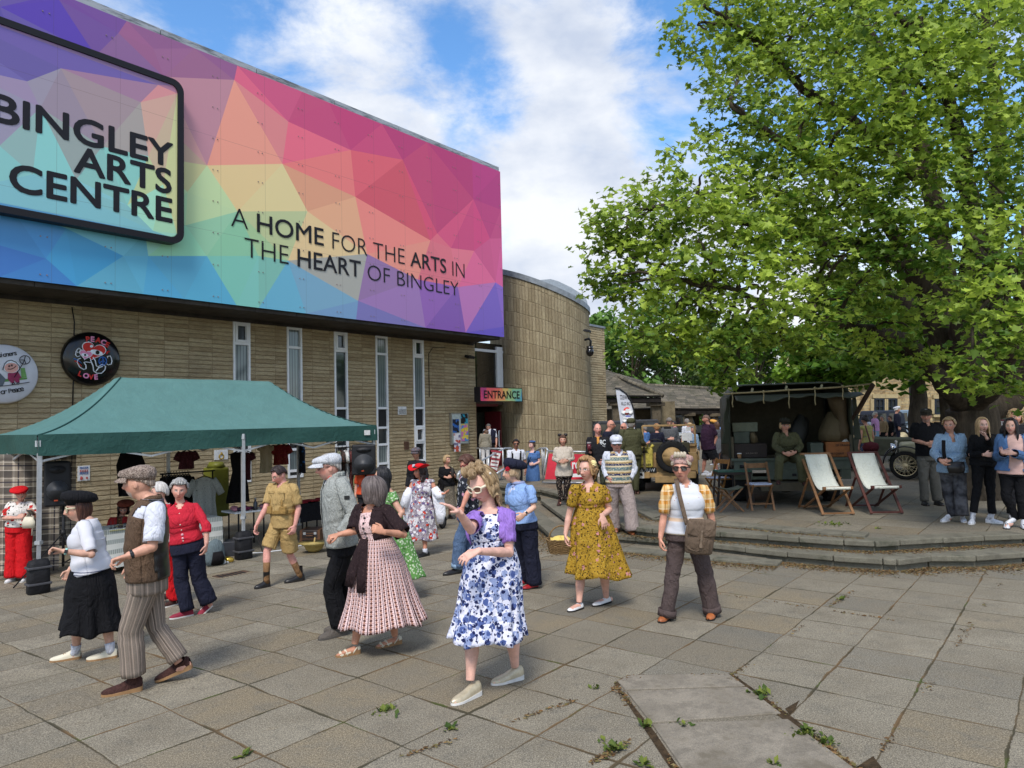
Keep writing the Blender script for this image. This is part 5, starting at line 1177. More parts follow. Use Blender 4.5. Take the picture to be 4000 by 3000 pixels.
M_CAB=plain('black_speaker_cabinet',rgb(30,31,34),.55,.3,0,.1,30,.3,200);M_CONE=plain('speaker_cone',rgb(54,56,60),.5,.4)
def speaker(label,c,w,h,d,fwd):
 0
 fwd=Vector(fwd).normalized();X=Vector((-fwd.y,fwd.x,0));t=thing('loudspeaker',label,'loudspeaker',c)
 mb=MB();pl=[(-w/2,0),(w/2,0),(w*.36,-d),(-w*.36,-d)]
 mb.prism([c+X*x+fwd*y for x,y in pl],ZD*h);mb.build('cabinet',M_CAB,t,bevel=.03)
 R=w*.39;cc=c+ZD*(h*.36)+fwd*.004
 mb=MB();mb.lathe(cc,[(R*1.06,0),(R*1.06,.02),(R*.98,.022),(R*.93,.008),(R*.5,-.0+.004),(R*.22,.002),(R*.18,.018),(.001,.024)],32,fwd);mb.build('woofer',M_CONE,t)
 mb=MB();cc=c+ZD*(h*.82)+fwd*.003;
 for r0,dd in((1,.012),(.8,.002)):mb.tube([cc,cc+fwd*dd],[(w*.30*r0,h*.085*r0)]*2,24,True,ref=X)
 mb.sphere(cc,(w*.1,w*.1,.02));mb.build('horn',M_CAB,t)
 mb=MB();mb.box(c+ZD*(h*.14)+fwd*.026+X*(-w*.05),(.05,.004,.02),Matrix((X,fwd,ZD)).transposed());mb.build('badge',plain('orange_badge',rgb(170,70,40),.5),t);return t
def tripod(label,g,top,r=.5,ang=0):
 t=thing('speaker_stand',label,'stand',g);mb=MB();mb.cyl(g+ZD*.25,top,.019,10);mb.build('pole',M_BLACK,t)
 mb=MB();mb.cyl(g+ZD*.72,g+ZD*.80,.035,10);mb.build('collar',M_BLACK,t)
 for i in range(3):
  a=ang+i*2*PI/3;e=g+Vector((math.cos(a)*r,math.sin(a)*r,.015));mb=MB();mb.bar(g+ZD*.76,e,.03,.02);mb.bar(g+ZD*.3,g.lerp(e,.55)+ZD*.34,.02,.012);mb.build('leg',M_BLACK,t)
za_=lambda x,y:(x/1.659,1750+y/1.659)
nS=.35
a=tpx(*za_(285,380),nS);b=tpx(*za_(455,380),nS);hh=tpx(*za_(285,85),nS).z-a.z
c=(a+b)/2;speaker('large black loudspeaker on a stand inside the tent by the plaid blanket',c,(b-a).length*1.02,hh,.38,(CP-c).to_2d().to_3d());g=Vector((c.x,c.y,gz(c.x,c.y)))
tripod('black tripod stand under the loudspeaker at the tent corner',g+CF*.15,c+CF*.15,.62,-2.6)
nS=-.1
a=tpx(*zb2(1605,470),nS);b=tpx(*zb2(1842,470),nS);hh=tpx(*zb2(1605,105),nS).z-a.z;c=(a+b)/2
speaker('black loudspeaker on a stand at the far tent corner',c,(b-a).length,hh,.36,(CP-c).to_2d().to_3d());g=Vector((c.x,c.y,gz(c.x,c.y)));tripod('black tripod stand under the loudspeaker at the far corner',g+CF*.15,c+CF*.15,.5,.4)
# ---- tables and goods
kt=Nodes('crochet_cloth',.9,.1);v=kt.coord('UV');s=kt.sep(v);c=kt.mix(kt.stripe(s[1],.16,.07),rgb(214,214,206),rgb(186,190,184));c=kt.mix(kt.math('MULTIPLY',kt.stripe(s[0],.03,.014),kt.stripe(s[1],.16,.07)),c,rgb(140,146,140));kt.col(c);kt.bump(kt.noise(kt.coord(),60,3),.5,.01)
def draped_table(label,ua,ub,na,nb,z,drop,m,lab2,wav=.03,legs=True,topm=None):
 g=tz(ua,na);t=thing('trestle_table',label,'table',T((ua+ub)/2,(na+nb)/2,g))
 mb=MB();mb.box(T((ua+ub)/2,(na+nb)/2,z-.03),(ub-ua-.02,nb-na-.02,.03),Matrix((TU,TN,ZD)).transposed());mb.build('table_top',topm or M_UPVC,t)
 for u in(ua+.12,ub-.12):
  for n in(na+.1,nb-.1):mb=MB();mb.cyl(T(u,n,g),T(u,n,z-.045),.016,8);mb.build('leg',M_BLACK,t)
 if m:
  mb=MB();pr=[(ua,na),(ub,na),(ub,nb),(ua,nb),(ua,na)]
  mb.sheet(lambda u,v:T(ua+(ub-ua)*u,na+(nb-na)*v,z),10,6,uvfn=lambda u,v:(u*(ub-ua),v*(nb-na)+.05))
  Ls=0
  for i in range(4):
   (a0,b0),(a1,b1)=pr[i],pr[i+1];L=abs(a1-a0)+abs(b1-b0);nr=[(0,-1),(1,0),(0,1),(-1,0)][i]
   def sf(u,v,a0=a0,b0=b0,a1=a1,b1=b1,nr=nr,L=L,i=i):
    w=v*(.02+wav*(math.sin(u*L*15+i)*.5+.5));return T(a0+(a1-a0)*u+nr[0]*w,b0+(b1-b0)*u+nr[1]*w,z-drop*v*(1-.03*math.sin(u*L*6)))
   mb.sheet(sf,40,8,uvfn=lambda u,v,L=L:(u*L,v*drop))
  tag(mb.build('tablecloth',m,origin=T((ua+ub)/2,(na+nb)/2,z)),lab2,'tablecloth')
 return g
u0_,z0_=onT(*zb1(195,1120),.55);u1_,z1_=onT(*zb1(1565,965),.55)
ZT=(z0_+z1_)/2
draped_table('long trestle table at the front of the tent',u0_,u1_,.55,1.2,ZT,.62,kt.m,'white crochet cloth draped over the long tent table')
r_=random.Random(4)
for i in range(26):
 u=u0_+r_.uniform(.05,1.3);n=r_.uniform(.62,1.1);mb=MB();c=T(u,n,ZT+.004);k=r_.random()
 if k<.4:mb.torus(c+ZD*.01,.03,.008)
 elif k<.7:mb.box(c+ZD*.02,(.06,.05,.04),Matrix.Rotation(r_.random()*3,3,'Z'))
 else:mb.cyl(c,c+ZD*.13,.004,6);mb.cyl(c,c+ZD*.01,.02,10)
 tag(mb.build('trinket',plain('trinket_%d'%(i%4),[rgb(40,36,38),rgb(60,50,50),rgb(150,130,80),rgb(190,60,90)][i%4],.4,.5),origin=c),'small trinket laid out on the long tent table','trinket','trinkets on the tent table')
def bottle(label,c,r,h,m,capm):
 t=thing('bottle',label,'bottle',c);mb=MB();mb.lathe(c,[(r*.95,0),(r,.01),(r,h*.62),(r*.45,h*.78),(r*.42,h*.9)],16);mb.build('body',m,t);mb=MB();mb.cyl(c+ZD*h*.89,c+ZD*h,r*.5,12);mb.build('cap',capm,t)
bottle('clear water bottle with a blue label on the tent table',tpx(*zb1(490,1100),.62),.036,.25,plain('clear_plastic',rgb(150,170,186),.15,.6),M_UPVC)
mb=MB();c=T(u1_-.35,.8,ZT+.01);
for i in range(5):mb.torus(c+TU*(.05*i-.1)+ZD*.03,.04,.012,(r_.random(),r_.random(),.5))
tag(mb.build('ribbon',plain('pink_ribbon',rgb(190,70,100),.6),origin=c),'heap of pink ribbon on the end of the tent table','ribbon')
mb=MB();c=tpx(*zb1(315,1115),.6);mb.box(c+ZD*.003,(.24,.16,.004),Matrix((TU,TN,ZD)).transposed());tag(mb.build('paper_note',plain('yellow_paper',rgb(206,196,110),.7),origin=c),'sheet of yellow paper on the tent table','paper')
u2,z2=onT(*zb1(1712,905),1.0);u3,_=onT(*zb2(640,905),1.0)
draped_table('small white folding table by the middle tent leg',u2,u3,1.0,1.6,z2,0,None,'')
bottle('steel drinks bottle standing on the small white table',tpx(*zb2(446,903),1.05),.04,.27,plain('brushed_dark_steel',rgb(70,72,76),.3,.5,.7),plain('grey_cap',rgb(150,150,152),.4))
for i in range(14):
 c=T(r_.uniform(u2+.05,u3-.05),r_.uniform(1.1,1.5),z2);mb=MB();mb.sphere(c+ZD*.03,(r_.uniform(.04,.08),.05,.035));tag(mb.build('scarf',plain('scarf_%d'%(i%3),[rgb(110,40,70),rgb(180,120,130),rgb(60,40,60)][i%3],.8),origin=c),'bundled scarf heaped on the small white table','scarf','scarves on the small table')
u4,z4_=onT(*zb2(965,820),.9);u5,_=onT(*zb2(1260,820),.9)
draped_table('low black covered table behind the grey fleece man',u4,u5,.9,1.5,z4_,.36,cloth('black_table_cloth',rgb(24,24,28)),'black cloth over the low table',.015)
mb=MB()
for i in range(6):mb.box(T(u4+.1+.13*i,1.1+.1*(i%2),z4_+.02+.012*(i%3)),(.22,.3,.02),Matrix((TU,TN,ZD)).transposed()@Matrix.Rotation(r_.uniform(-.3,.3),3,'Z'))
tag(mb.build('red_fabric',cloth('red_cloth',rgb(130,30,40)),origin=T(u4+.3,1.1,z4_)),'folded red fabric lying on the low black table','fabric')
def case_box(name,label,cat,bl,br,hgt,dep,m,trim=None,yaw=None):
 t=thing(name,label,cat,(bl+br)/2);X=(br-bl);X.z=0;w=X.length;X.normalize();Y=Vector((-X.y,X.x,0));R_=Matrix((X,Y,ZD)).transposed();c=(bl+br)/2+Y*dep/2+ZD*hgt/2
 mb=MB();mb.box(c,(w,dep,hgt),R_);b=mb.build('body',m,t,bevel=.012)
 if trim:
  mb=MB()
  for z in(-.2,.25):mb.box(c+ZD*hgt*z,(w*1.012,dep*1.012,.016),R_)
  for x in(-.47,.47):mb.box(c+X*w*x,(.05,dep*1.014,hgt*1.01),R_)
  mb.build('trim',trim,t);mb=MB();q=c-Y*dep/2+ZD*.02;mb.tube([q-X*.07,q-X*.06-Y*.04,q+X*.06-Y*.04,q+X*.07],.011,8);mb.build('handle',trim,t)
  for x in(-.28,.28):mb=MB();mb.box(c-Y*(dep/2+.004)+X*w*x+ZD*hgt*.25,(.05,.012,.05),R_);mb.build('latch',M_STEEL,t)
 return t
gp=lambda z,x,y:GG(*z(x,y))
case_box('suitcase','old dark brown suitcase on the ground under the low table','suitcase',gp(zb2,975,1268),gp(zb2,1200,1262),.24,.5,plain('suitcase_leather',rgb(46,36,34),.5,.4,0,.3,6),plain('suitcase_trim',rgb(96,66,46),.5))
case_box('storage_box','black plastic box standing beside the tent leg weight','box',gp(zb2,60,1435),gp(zb2,215,1425),.26,.4,plain('dark_plastic_box',rgb(58,60,66),.45))
case_box('wooden_crate','small pale wooden crate under the crochet cloth','crate',gp(zb1,1400,1500),gp(zb1,1550,1485),.28,.3,plain('pale_wood',rgb(150,124,88),.7,.2,0,.25,8),None)
c=gp(zb1,1480,1535);t=thing('backpack','grey and black backpack leaning on the wooden crate','backpack',c);mb=MB();mb.tube([c+ZD*.02,c+ZD*.12,c+ZD*.3,c+ZD*.4,c+ZD*.44],[(.15,.09),(.17,.11),(.15,.10),(.10,.07),(.02,.02)],18,ref=TU);mb.build('pack',cloth('grey_nylon',rgb(96,108,112)),t);mb=MB();mb.tube([c+ZD*.03-TN*.07,c+ZD*.12-TN*.12,c+ZD*.24-TN*.10],[(.10,.03),(.11,.04),(.08,.02)],14,ref=TU);mb.build('pocket',C_BLK,t)
c=gp(zb2,100,1505);t=thing('gold_mask','gold carnival mask lying on the paving by the tent','mask',c);mb=MB();mb.sphere(c+ZD*.05,(.14,.07,.06));mb.build('shell',plain('gold_foil',rgb(190,160,70),.25,.6,.7),t)
mb=MB()
for x in(-.06,.0,.05):mb.sphere(c+TU*x-TN*.06+ZD*.03,(.03,.025,.035))
mb.build('white_fur',M_PAPER,t)
c=gp(zb2,1137,1378);t=thing('tin_helmet','upturned sand yellow tin helmet on the paving','helmet',c)
mb=MB();mb.lathe(c,[(.02,.0),(.10,.02),(.155,.07),(.175,.14),(.27,.18),(.275,.175),(.18,.13),(.15,.075),(.09,.03),(.001,.015)],32);mb.build('shell',plain('sand_yellow_paint',rgb(168,148,88),.6,.3,0,.15),t)
mb=MB();mb.tube([c+ZD*.14,c+ZD*.26+TU*.02],[.016,.012],8);mb.build('strap',plain('webbing',rgb(176,150,96),.9),t)
c=gp(zb1,1690,1640);mb=MB()
for i in range(6):mb.box(c+TU*(.07*i-.2),(.035,.22,.012),Matrix((TU,TN,ZD)).transposed())
mb.box(c-ZD*.001,(.52,.3,.008),Matrix((TU,TN,ZD)).transposed(),mi=1)
tag(mb.build('drain_grate',[M_BLACK,plain('rusty_iron',rgb(84,64,50),.8)],origin=c),'rusty drain grate set in the paving before the tent','drain grate')
mb=MB();pts=[gp(zb2,-100,1440),gp(zb2,200,1410),gp(zb2,520,1390),gp(zb2,760,1362),gp(zb2,990,1305),gp(zb2,1180,1255)];mb.tube([p+ZD*.012 for p in pts],.011,6);tag(mb.build('power_cable',M_UPVC,origin=pts[0]),'white power cable trailing across the paving under the tent','cable')
kb_=thing('parcel_bin','yellow green bin against the wall behind the black dress','bin',T(*[onT(*zb1(1540,640),DW+.4)[0],DW+.4,0]))
a=tpx(*zb1(1450,640),DW+.4);b=tpx(*zb1(1650,640),DW+.4);top=tpx(*zb1(1450,380),DW+.4).z;w=(b-a).length
mb=MB();mb.box((a+b)/2+TN*.25+ZD*(top-a.z)/2-ZD*.3,(w,.5,top-a.z+.6),Matrix((TU,TN,ZD)).transposed());mb.build('body',plain('lime_plastic',rgb(104,106,36),.5),kb_,bevel=.04);mb=MB();mb.tube([(a+b)/2+TN*.25+ZD*(top-a.z),(a+b)/2+TN*.25+ZD*(top-a.z+.12)],[(w*.5,.25),(w*.35,.18)],20,ref=TU);mb.build('lid',plain('lime_plastic',rgb(140,140,40)),kb_)
# ---------------------------------------------------------------- vehicles and seats on the terrace
class Fr:
 0
 def __init__(s,o,yaw):
  a=math.radians(yaw);s.o=Vector(o);s.Y=Vector((math.sin(a),math.cos(a),0));s.X=Vector((math.cos(a),-math.sin(a),0));s.R=Matrix((s.X,s.Y,ZD)).transposed()
 def __call__(s,x,y,z):return s.o+s.X*x+s.Y*y+ZD*z
def bx(mb,f,c,size,mi=None,rot=None):mb.box(f(*c),size,f.R@rot if rot is not None else f.R,mi)
M_TYRE=plain('black_rubber',rgb(34,34,35),.85,.2,0,.2,20,.4,60);M_SAND=plain('desert_sand_paint',rgb(166,136,92),.6,.3,0,.16,7,.15,40);M_OLV=plain('olive_army_paint',rgb(66,68,54),.6,.3,0,.2,6,.15,40);M_CHROME=plain('chrome',rgb(190,192,196),.12,.6,.9,.05)
def wheel(parent,f,c,R,w,ax,rim_m,r_in=.6,tread=True,spokes=0,name='wheel',dirn=-1):
 0
 c=Vector(c);ax=Vector(ax).normalized();t=ax.orthogonal().normalized();b=ax.cross(t);mb=MB()
 prof=[(R*r_in,-w*.42),(R*.86,-w*.5),(R*.97,-w*.44),(R,-w*.3),(R,w*.3),(R*.97,w*.44),(R*.86,w*.5),(R*r_in,w*.42)]
 n=40;vs=[]
 for r,z in prof:
  for j in range(n+1):a=2*PI*j/n;vs.append(c+t*r*math.cos(a)+b*r*math.sin(a)+ax*z)
 mb.add(vs,[(i*(n+1)+j,i*(n+1)+j+1,(i+1)*(n+1)+j+1,(i+1)*(n+1)+j)for i in range(len(prof)-1)for j in range(n)])
 if tread:
  for j in range(30):
   a=2*PI*j/30;d=t*math.cos(a)+b*math.sin(a);q=-t*math.sin(a)+b*math.cos(a);mb.box(c+d*R+ax*(w*.24*(1 if j%2 else-1)),(w*.5,R*.12,R*.05),Matrix((ax,q,d)).transposed())
 wo=mb.build(name,M_TYRE,parent);mb=MB();s_=dirn
 if spokes:
  mb.torus(c+ax*s_*w*.2,R*r_in,R*.035,ax,40,8)
  mb.torus(c-ax*s_*w*.2,R*r_in,R*.035,ax,40,8)
  for j in range(spokes):
   a=2*PI*j/spokes;d=t*math.cos(a)+b*math.sin(a);q=-t*math.sin(a)+b*math.cos(a);mb.tube([c+ax*s_*w*.55+q*R*.12*(1 if j%2 else-1),c+d*R*r_in+ax*s_*w*.1],[R*.014]*2,5)
  mb.lathe(c-ax*s_*w*.2,[(R*.17,0),(R*.17,w*.7),(R*.12,w*.85),(.001,w*.9)],16,ax*s_)
 else:mb.lathe(c-ax*s_*w*.1,[(R*r_in*1.02,w*.45),(R*r_in*.96,w*.5),(R*r_in*.90,w*.25),(R*.42,w*.32),(R*.36,w*.12),(R*.2,w*.12),(R*.19,w*.3),(.001,w*.33)],32,ax*s_)
 mb.build('rim',rim_m,wo);return wo
# ---- sand coloured jeep, seen from behind
jo=plat(2605,1921);jf=Fr(jo,15);jeep=thing('jeep','sand coloured army jeep with spare wheel and yellow jerrycan on its back','jeep',jo)
mb=MB()
bx(mb,jf,(0,.04,.66),(1.40,.05,.50));bx(mb,jf,(-.70,.95,.66),(.04,1.85,.50));bx(mb,jf,(.70,.95,.66),(.04,1.85,.50));bx(mb,jf,(0,1.0,.45),(1.4,1.9,.05))
for e in(-1,1):mb.tube([jf(e*.71,0,.92),jf(e*.71,.9,.92),jf(e*.71,1.2,.80),jf(e*.71,1.7,.80)],.022,8);bx(mb,jf,(e*.62,.55,.78),(.24,.95,.05))
mb.prism([jf(-.36,1.95,.98),jf(.36,1.95,.98),jf(.34,3.1,.92),jf(-.34,3.1,.92)],ZD*-.34);bx(mb,jf,(0,1.92,.80),(1.4,.08,.5))
mb.build('body',M_SAND,jeep,bevel=.014)
for e in(-1,1):
 mb=MB();mb.tube([jf(e*.62,1.9,.62),jf(e*.62,2.1,.80),jf(e*.62,2.7,.82),jf(e*.62,3.05,.72)],[(.13,.02)]*4,8,ref=jf.X);mb.build('fender',M_SAND,jeep)
mb=MB();a,b,c,d=jf(-.66,1.85,1.0),jf(.66,1.85,1.0),jf(.66,1.80,1.52),jf(-.66,1.80,1.52)
for p_,q_ in((a,b),(b,c),(c,d),(d,a)):mb.bar(p_,q_,.045,.045,up=jf.Y)
wso=mb.build('windscreen_frame',M_SAND,jeep,bevel=.006)
kgl=Nodes('clear_glass',.02,.5);kgl.b.inputs['Transmission Weight'].default_value=1.0;kgl.b.inputs['IOR'].default_value=1.01;kgl.col((.92,.94,.94));mb=MB();mb.add([a,b,c,d],[(0,1,2,3)],None,0,False);mb.build('glass',kgl.m,wso)
mb=MB();bx(mb,jf,(-.02,1.76,1.46),(.18,.02,.06));mb.build('mirror',M_BLACK,jeep)
mb=MB();bx(mb,jf,(.46,1.77,1.22),(.26,.01,.20));bx(mb,jf,(.50,1.77,1.42),(.12,.01,.10));mb.build('windscreen_notice',M_PAPER,jeep)
mb=MB();mb.torus(jf(-.32,1.42,1.02),.20,.016,(jf.Y*.8+ZD*.6),28,8);mb.tube([jf(-.32,1.42,1.02),jf(-.32,1.75,.75)],.02,8)
for i in range(3):a_=i*2.1;mb.tube([jf(-.32,1.42,1.02),jf(-.32,1.42,1.02)+jf.X*math.cos(a_)*.2+(ZD*.8-jf.Y*.6)*math.sin(a_)*.2],.010,6)
mb.build('steering_wheel',M_BLACK,jeep)
for e in(-1,1):mb=MB();bx(mb,jf,(e*.32,1.05,.70),(.44,.44,.12));bx(mb,jf,(e*.32,.85,.92),(.44,.08,.40));mb.build('seat',OLVC if False else plain('olive_canvas_seat',rgb(64,62,48),.9),jeep,bevel=.03)
mb=MB();bx(mb,jf,(0,-.05,.40),(1.36,.08,.12));bx(mb,jf,(0,.0,.30),(.5,.3,.16));
for e in(-1,1):bx(mb,jf,(e*.52,-.08,.40),(.30,.12,.15))
mb.build('bumper',M_SAND,jeep,bevel=.01)
for e in(-1,1):
 wheel(jeep,jf,jf(e*.62,.35,.36),.36,.17,jf.X,M_SAND,dirn=e);wheel(jeep,jf,jf(e*.62,2.45,.36),.36,.17,jf.X,M_SAND,dirn=e)
wheel(jeep,jf,jf(.16,-.13,.82),.37,.18,-jf.Y,plain('sand_rim',rgb(176,144,98),.55,.3),.62,dirn=1,name='spare_wheel')
mb=MB();mb.cyl(jf(0,.25,.33),jf(0,2.6,.33),.06,10);mb.cyl(jf(-.6,.35,.36),jf(.6,.35,.36),.05,10);mb.cyl(jf(-.6,2.45,.36),jf(.6,2.45,.36),.05,10);bx(mb,jf,(0,1.2,.38),(.7,2.4,.08));mb.build('axle',M_OLV,jeep)
mb=MB();pc=jf(-.44,-.105,.50);bx(mb,jf,(-.46,-.10,.515),(.50,.012,.12));po=mb.build('number_plate',M_BLACK,jeep);mb=MB();put_text(mb,'836 XUW',jf(-.67,-.109,.478),jf.X,ZD,.42,.075,.01);mb.build('lettering',M_UPVC,po)
mb=MB();bx(mb,jf,(-.58,-.148,.40),(.17,.01,.15));bo_=mb.build('unit_badge',M_PAPER,jeep);mb=MB()
for a_ in range(7):mb.sphere(jf(-.58,-.154,.40)+jf.X*.035*math.cos(a_*1.9)+ZD*.035*math.sin(a_*2.3),(.022,.006,.02),8,6)
mb.build('emblem',M_INK,bo_)
jc=thing('jerrycan','yellow water jerrycan stencilled WASSER strapped to the jeep','jerrycan',jf(-.47,-.12,.6));M_JY=plain('chipped_yellow_paint',rgb(178,164,76),.6,.3,0,.3,14)
mb=MB();mb.prism([jf(x,-.03,z)for x,z in((-.66,.58),(-.29,.58),(-.28,1.0),(-.34,1.05),(-.62,1.05),(-.67,1.0))],jf.Y*-.17);mb.build('can',M_JY,jc,bevel=.025)
mb=MB()
for x in(-.56,-.48,-.40):mb.tube([jf(x,-.05,1.05),jf(x,-.05,1.10),jf(x,-.18,1.10),jf(x,-.18,1.05)],.012,6)
mb.cyl(jf(-.33,-.1,1.02),jf(-.27,-.1,1.10),.035,10);mb.build('handle',M_JY,jc)
mb=MB();bx(mb,jf,(-.475,-.206,.80),(.055,.012,.52));mb.build('strap',cloth('grey_webbing',rgb(110,100,80)),jc)
mb=MB();put_text(mb,'WA  SER',jf(-.62,-.205,.62),jf.X,ZD,.30,.05,.02)
for i in range(7):a_=PI*i/6;mb.tube([jf(-.475,-.207,.93),jf(-.475,-.207,.93)+jf.X*math.cos(a_)*.07+ZD*(.06*math.sin(a_)),jf(-.475,-.207,.93)+jf.X*math.cos(a_)*.10+ZD*(.05*math.sin(a_)-.02)],[.010,.008,.003],5)
mb.bar(jf(-.475,-.205,.92),jf(-.475,-.205,.70),.012);mb.build('stencil_print',M_INK,jc)
# ---- army truck with its canvas back open
ko=G(3105,1960,Z1);ko=P(3105,1972,13.8);ko.z=Z1;kf=Fr(ko,12);trk=thing('army_truck','dark green army truck with open canvas back used as a display','truck',ko)
M_CANV=canvas('dark_green_canvas',rgb(66,70,60),5);M_TRK=plain('dark_green_truck_paint',rgb(78,86,76),.55,.3,0,.18,5,.1,40);M_INN=plain('dark_truck_interior',rgb(84,78,64),.8)
ks=13.8/FPX;kx=lambda px:(2700+px/2.5525-3105)*ks;kz=lambda py:CP.z-((1450+py/2.5525)-1617)*ks-Z1
zt_,zfl,zbt=kz(135),kz(885),kz(1085);xl,xr=kx(445),kx(1600)
mb=MB();xs=[]
for i in range(25):
 a_=i/24;x=xl+(xr-xl)*a_;e=min(a_,1-a_)*2;z=zt_-.22*(1-min(1,e*4.0))**2.2-.0*e;xs.append((x,z))
vs=[kf(x,y,z+.05*math.sin(PI*y/2.3))for y in(0,.55,1.1,1.7,2.3)for x,z in[(xl-.01,zfl)]+xs+[(xr+.01,zfl)]];n=len(xs)+2
mb.add(vs,[(r*n+c,r*n+c+1,(r+1)*n+c+1,(r+1)*n+c)for r in range(4)for c in range(n-1)]);
mb.add([kf(x,2.28,z)for x,z in[(xl,zfl)]+xs+[(xr,zfl)]],[tuple(range(n))],None,0,False);mb.build('canvas_cover',M_CANV,trk,solid=.02)
mb=MB();mb.sheet(lambda u,v:kf(xl+.1+(xr-xl+.05)*u,-.05-.30*v,zt_-.20-.10*v+.06*u*v-.03*math.sin(u*9)*v-.04*math.sin(u*PI*5)**2*v),40,6);mb.build('rear_flap',M_CANV,trk,solid=.012)
mb=MB();mb.sheet(lambda u,v:kf(xl-.02-.16*u*(.3+.7*v)+.015*math.sin(v*11),-.02-.15*u,zt_-.24-(zt_-.24-kz(720))*v),8,24);mb.build('side_curtain',M_CANV,trk,solid=.012);mb=MB();mb.sheet(lambda u,v:kf(xr+.02+.10*u*(.3+.7*v),-.02-.10*u,zt_-.24-(zt_-.24-kz(700))*v),8,24);mb.build('side_curtain',M_CANV,trk,solid=.012)
mb=MB();a_,b_=kf(xr+.02,-.0,kz(500)),kf(kx(1740),-.5,kz(172));mb.bar(a_,b_,.06);mb.build('flap_prop',plain('dark_wood',rgb(58,44,34),.8),trk)
mb=MB();pts=[kf(kx(x),-.36,kz(y))for x,y in((385,222),(460,216),(750,210),(985,200),(1225,196),(1480,186),(1750,165))];mb.tube(pts,.016,8)
for x,L in((460,135),(755,120),(990,180),(1230,165),(1482,130)):
 y0=222-(x-385)/1365*52;mb.tube([kf(kx(x),-.37,kz(y0-12)),kf(kx(x)+.005,-.385,kz(y0+L*.4)),kf(kx(x)-.008,-.38,kz(y0+L*.7)),kf(kx(x)+.004,-.38,kz(y0+L))],.011,6);mb.sphere(kf(kx(x),-.385,kz(y0)),.028,8,6)
mb.build('rope',plain('pale_rope',rgb(150,138,106),.9),trk)
mb=MB()
for x,y in((672,185),(1000,172),(1332,172)):bx(mb,kf,(kx(x),-.0,kz(y)),(.04,.03,.09),rot=Matrix.Rotation(.25,3,'Y'))
mb.build('canvas_tab',plain('pale_tab',rgb(170,166,140),.8),trk)
mb=MB();bx(mb,kf,((xl+xr)/2,1.13,zfl-.06),(xr-xl,2.26,.10));bx(mb,kf,(xl+.03,1.12,zfl+.2),(.05,2.2,.5));bx(mb,kf,(xr-.03,1.12,zfl+.2),(.05,2.2,.5));bx(mb,kf,((xl+xr)/2,2.24,zfl+.6),(xr-xl-.1,.04,1.3));mb.build('bed',M_INN,trk)
mb=MB();x0,x1=kx(465),kx(1560);
bx(mb,kf,((x0+x1)/2,-.04,(zfl+kz(990))/2),(x1-x0,.05,zfl-kz(990)));
for xa,xb in((x0,kx(640)),(kx(775),kx(1385)),(kx(1465),x1)):bx(mb,kf,((xa+xb)/2,-.04,(kz(992)+zbt)/2),(xb-xa,.05,kz(992)-zbt))
for xa,xb in((kx(640),kx(775)),(kx(1385),kx(1465))):bx(mb,kf,((xa+xb)/2,-.04,(kz(1055)+zbt)/2),(xb-xa,.05,kz(1055)-zbt))
bx(mb,kf,((x0+x1)/2,-.05,zfl+.0),(x1-x0+.1,.09,.05));tgo=mb.build('tailboard',M_TRK,trk,bevel=.006)
mb=MB();mb.tube([kf(kx(555)+x,-.07,kz(952))for x in(-.07,.07)],[.03,.03],10);bx(mb,kf,(kx(1035),-.07,kz(1040)),(.08,.01,.05));mb.build('step_hole',M_INK,tgo)
mb=MB();bx(mb,kf,(0,.9,zbt-.12),(1.3,2.4,.16));mb.sphere(kf(kx(980),.35,.38),(.22,.2,.20),16,10);mb.cyl(kf(-.8,.45,.40),kf(.8,.45,.40),.07,10);bx(mb,kf,(0,1.8,.75),(xr-xl-.2,2.0,.3));mb.build('chassis',M_INN,trk)
for e,x in((-1,kx(540)),(1,kx(1420))):wheel(trk,kf,kf(x,.5,.44),.44,.24,kf.X,M_TRK,dirn=e)
for e,x in((-1,kx(440)),(1,kx(1600))):wheel(trk,kf,kf(x-.15*e,3.0,.44),.44,.24,kf.X,M_TRK,dirn=e)
mb=MB();bx(mb,kf,((xl+xr)/2,3.0,.95),(1.6,1.3,.7));bx(mb,kf,((xl+xr)/2,3.6,.8),(1.0,1.4,.5));mb.build('cab',M_TRK,trk,bevel=.05)
def tcase(name,label,cat,xa,xb,ya,yb,y,d,m,mk=None):
 t=thing(name,label,cat,kf((kx(xa)+kx(xb))/2,y+d/2,kz(yb)));mb=MB();bx(mb,kf,((kx(xa)+kx(xb))/2,y+d/2,(kz(ya)+kz(yb))/2),(kx(xb)-kx(xa),d,kz(ya)-kz(yb)));b=mb.build('box',m,t,bevel=.012)
 mb=MB();bx(mb,kf,((kx(xa)+kx(xb))/2,y+d/2,kz(ya)-.035),(kx(xb)-kx(xa)+.014,d+.014,.018));mb.build('lid_edge',m,t)
 if mk:mk(t)
 return t
M_CRW=plain('crate_pine',rgb(140,86,46),.65,.3,0,.2,9)
def stencil(*ws):
 def f(t):
  mb=MB()
  for w,x,y,W_ in ws:put_text(mb,w,kf(kx(x),.015,kz(y)),kf.X,ZD,W_,.035,.01)
  mb.build('stencil_lettering',M_INK,t)
 return f
tcase('trunk','long dark wooden trunk at the near edge of the truck bed','trunk',478,800,728,872,.10,.5,plain('dark_trunk',rgb(44,36,34),.6),lambda t:[put_text(m_:=MB(),'S.R.24153',kf(kx(590),.088,kz(832)),kf.X,ZD,.22,.03,0),m_.build('stencil_lettering',plain('faded_white_ink',rgb(130,120,112),.7),t)])
tcase('tool_box','dark green tool box stacked on the long trunk','box',488,645,608,727,.25,.4,M_TRK)
tcase('paint_box','pale grey green box on top of the stacked boxes in the truck','box',480,730,512,607,.3,.4,plain('pale_grey_green',rgb(110,114,98),.7))
tcase('ammunition_box','dark green box with a rope handle in the truck','box',1212,1332,728,872,.08,.35,M_TRK)
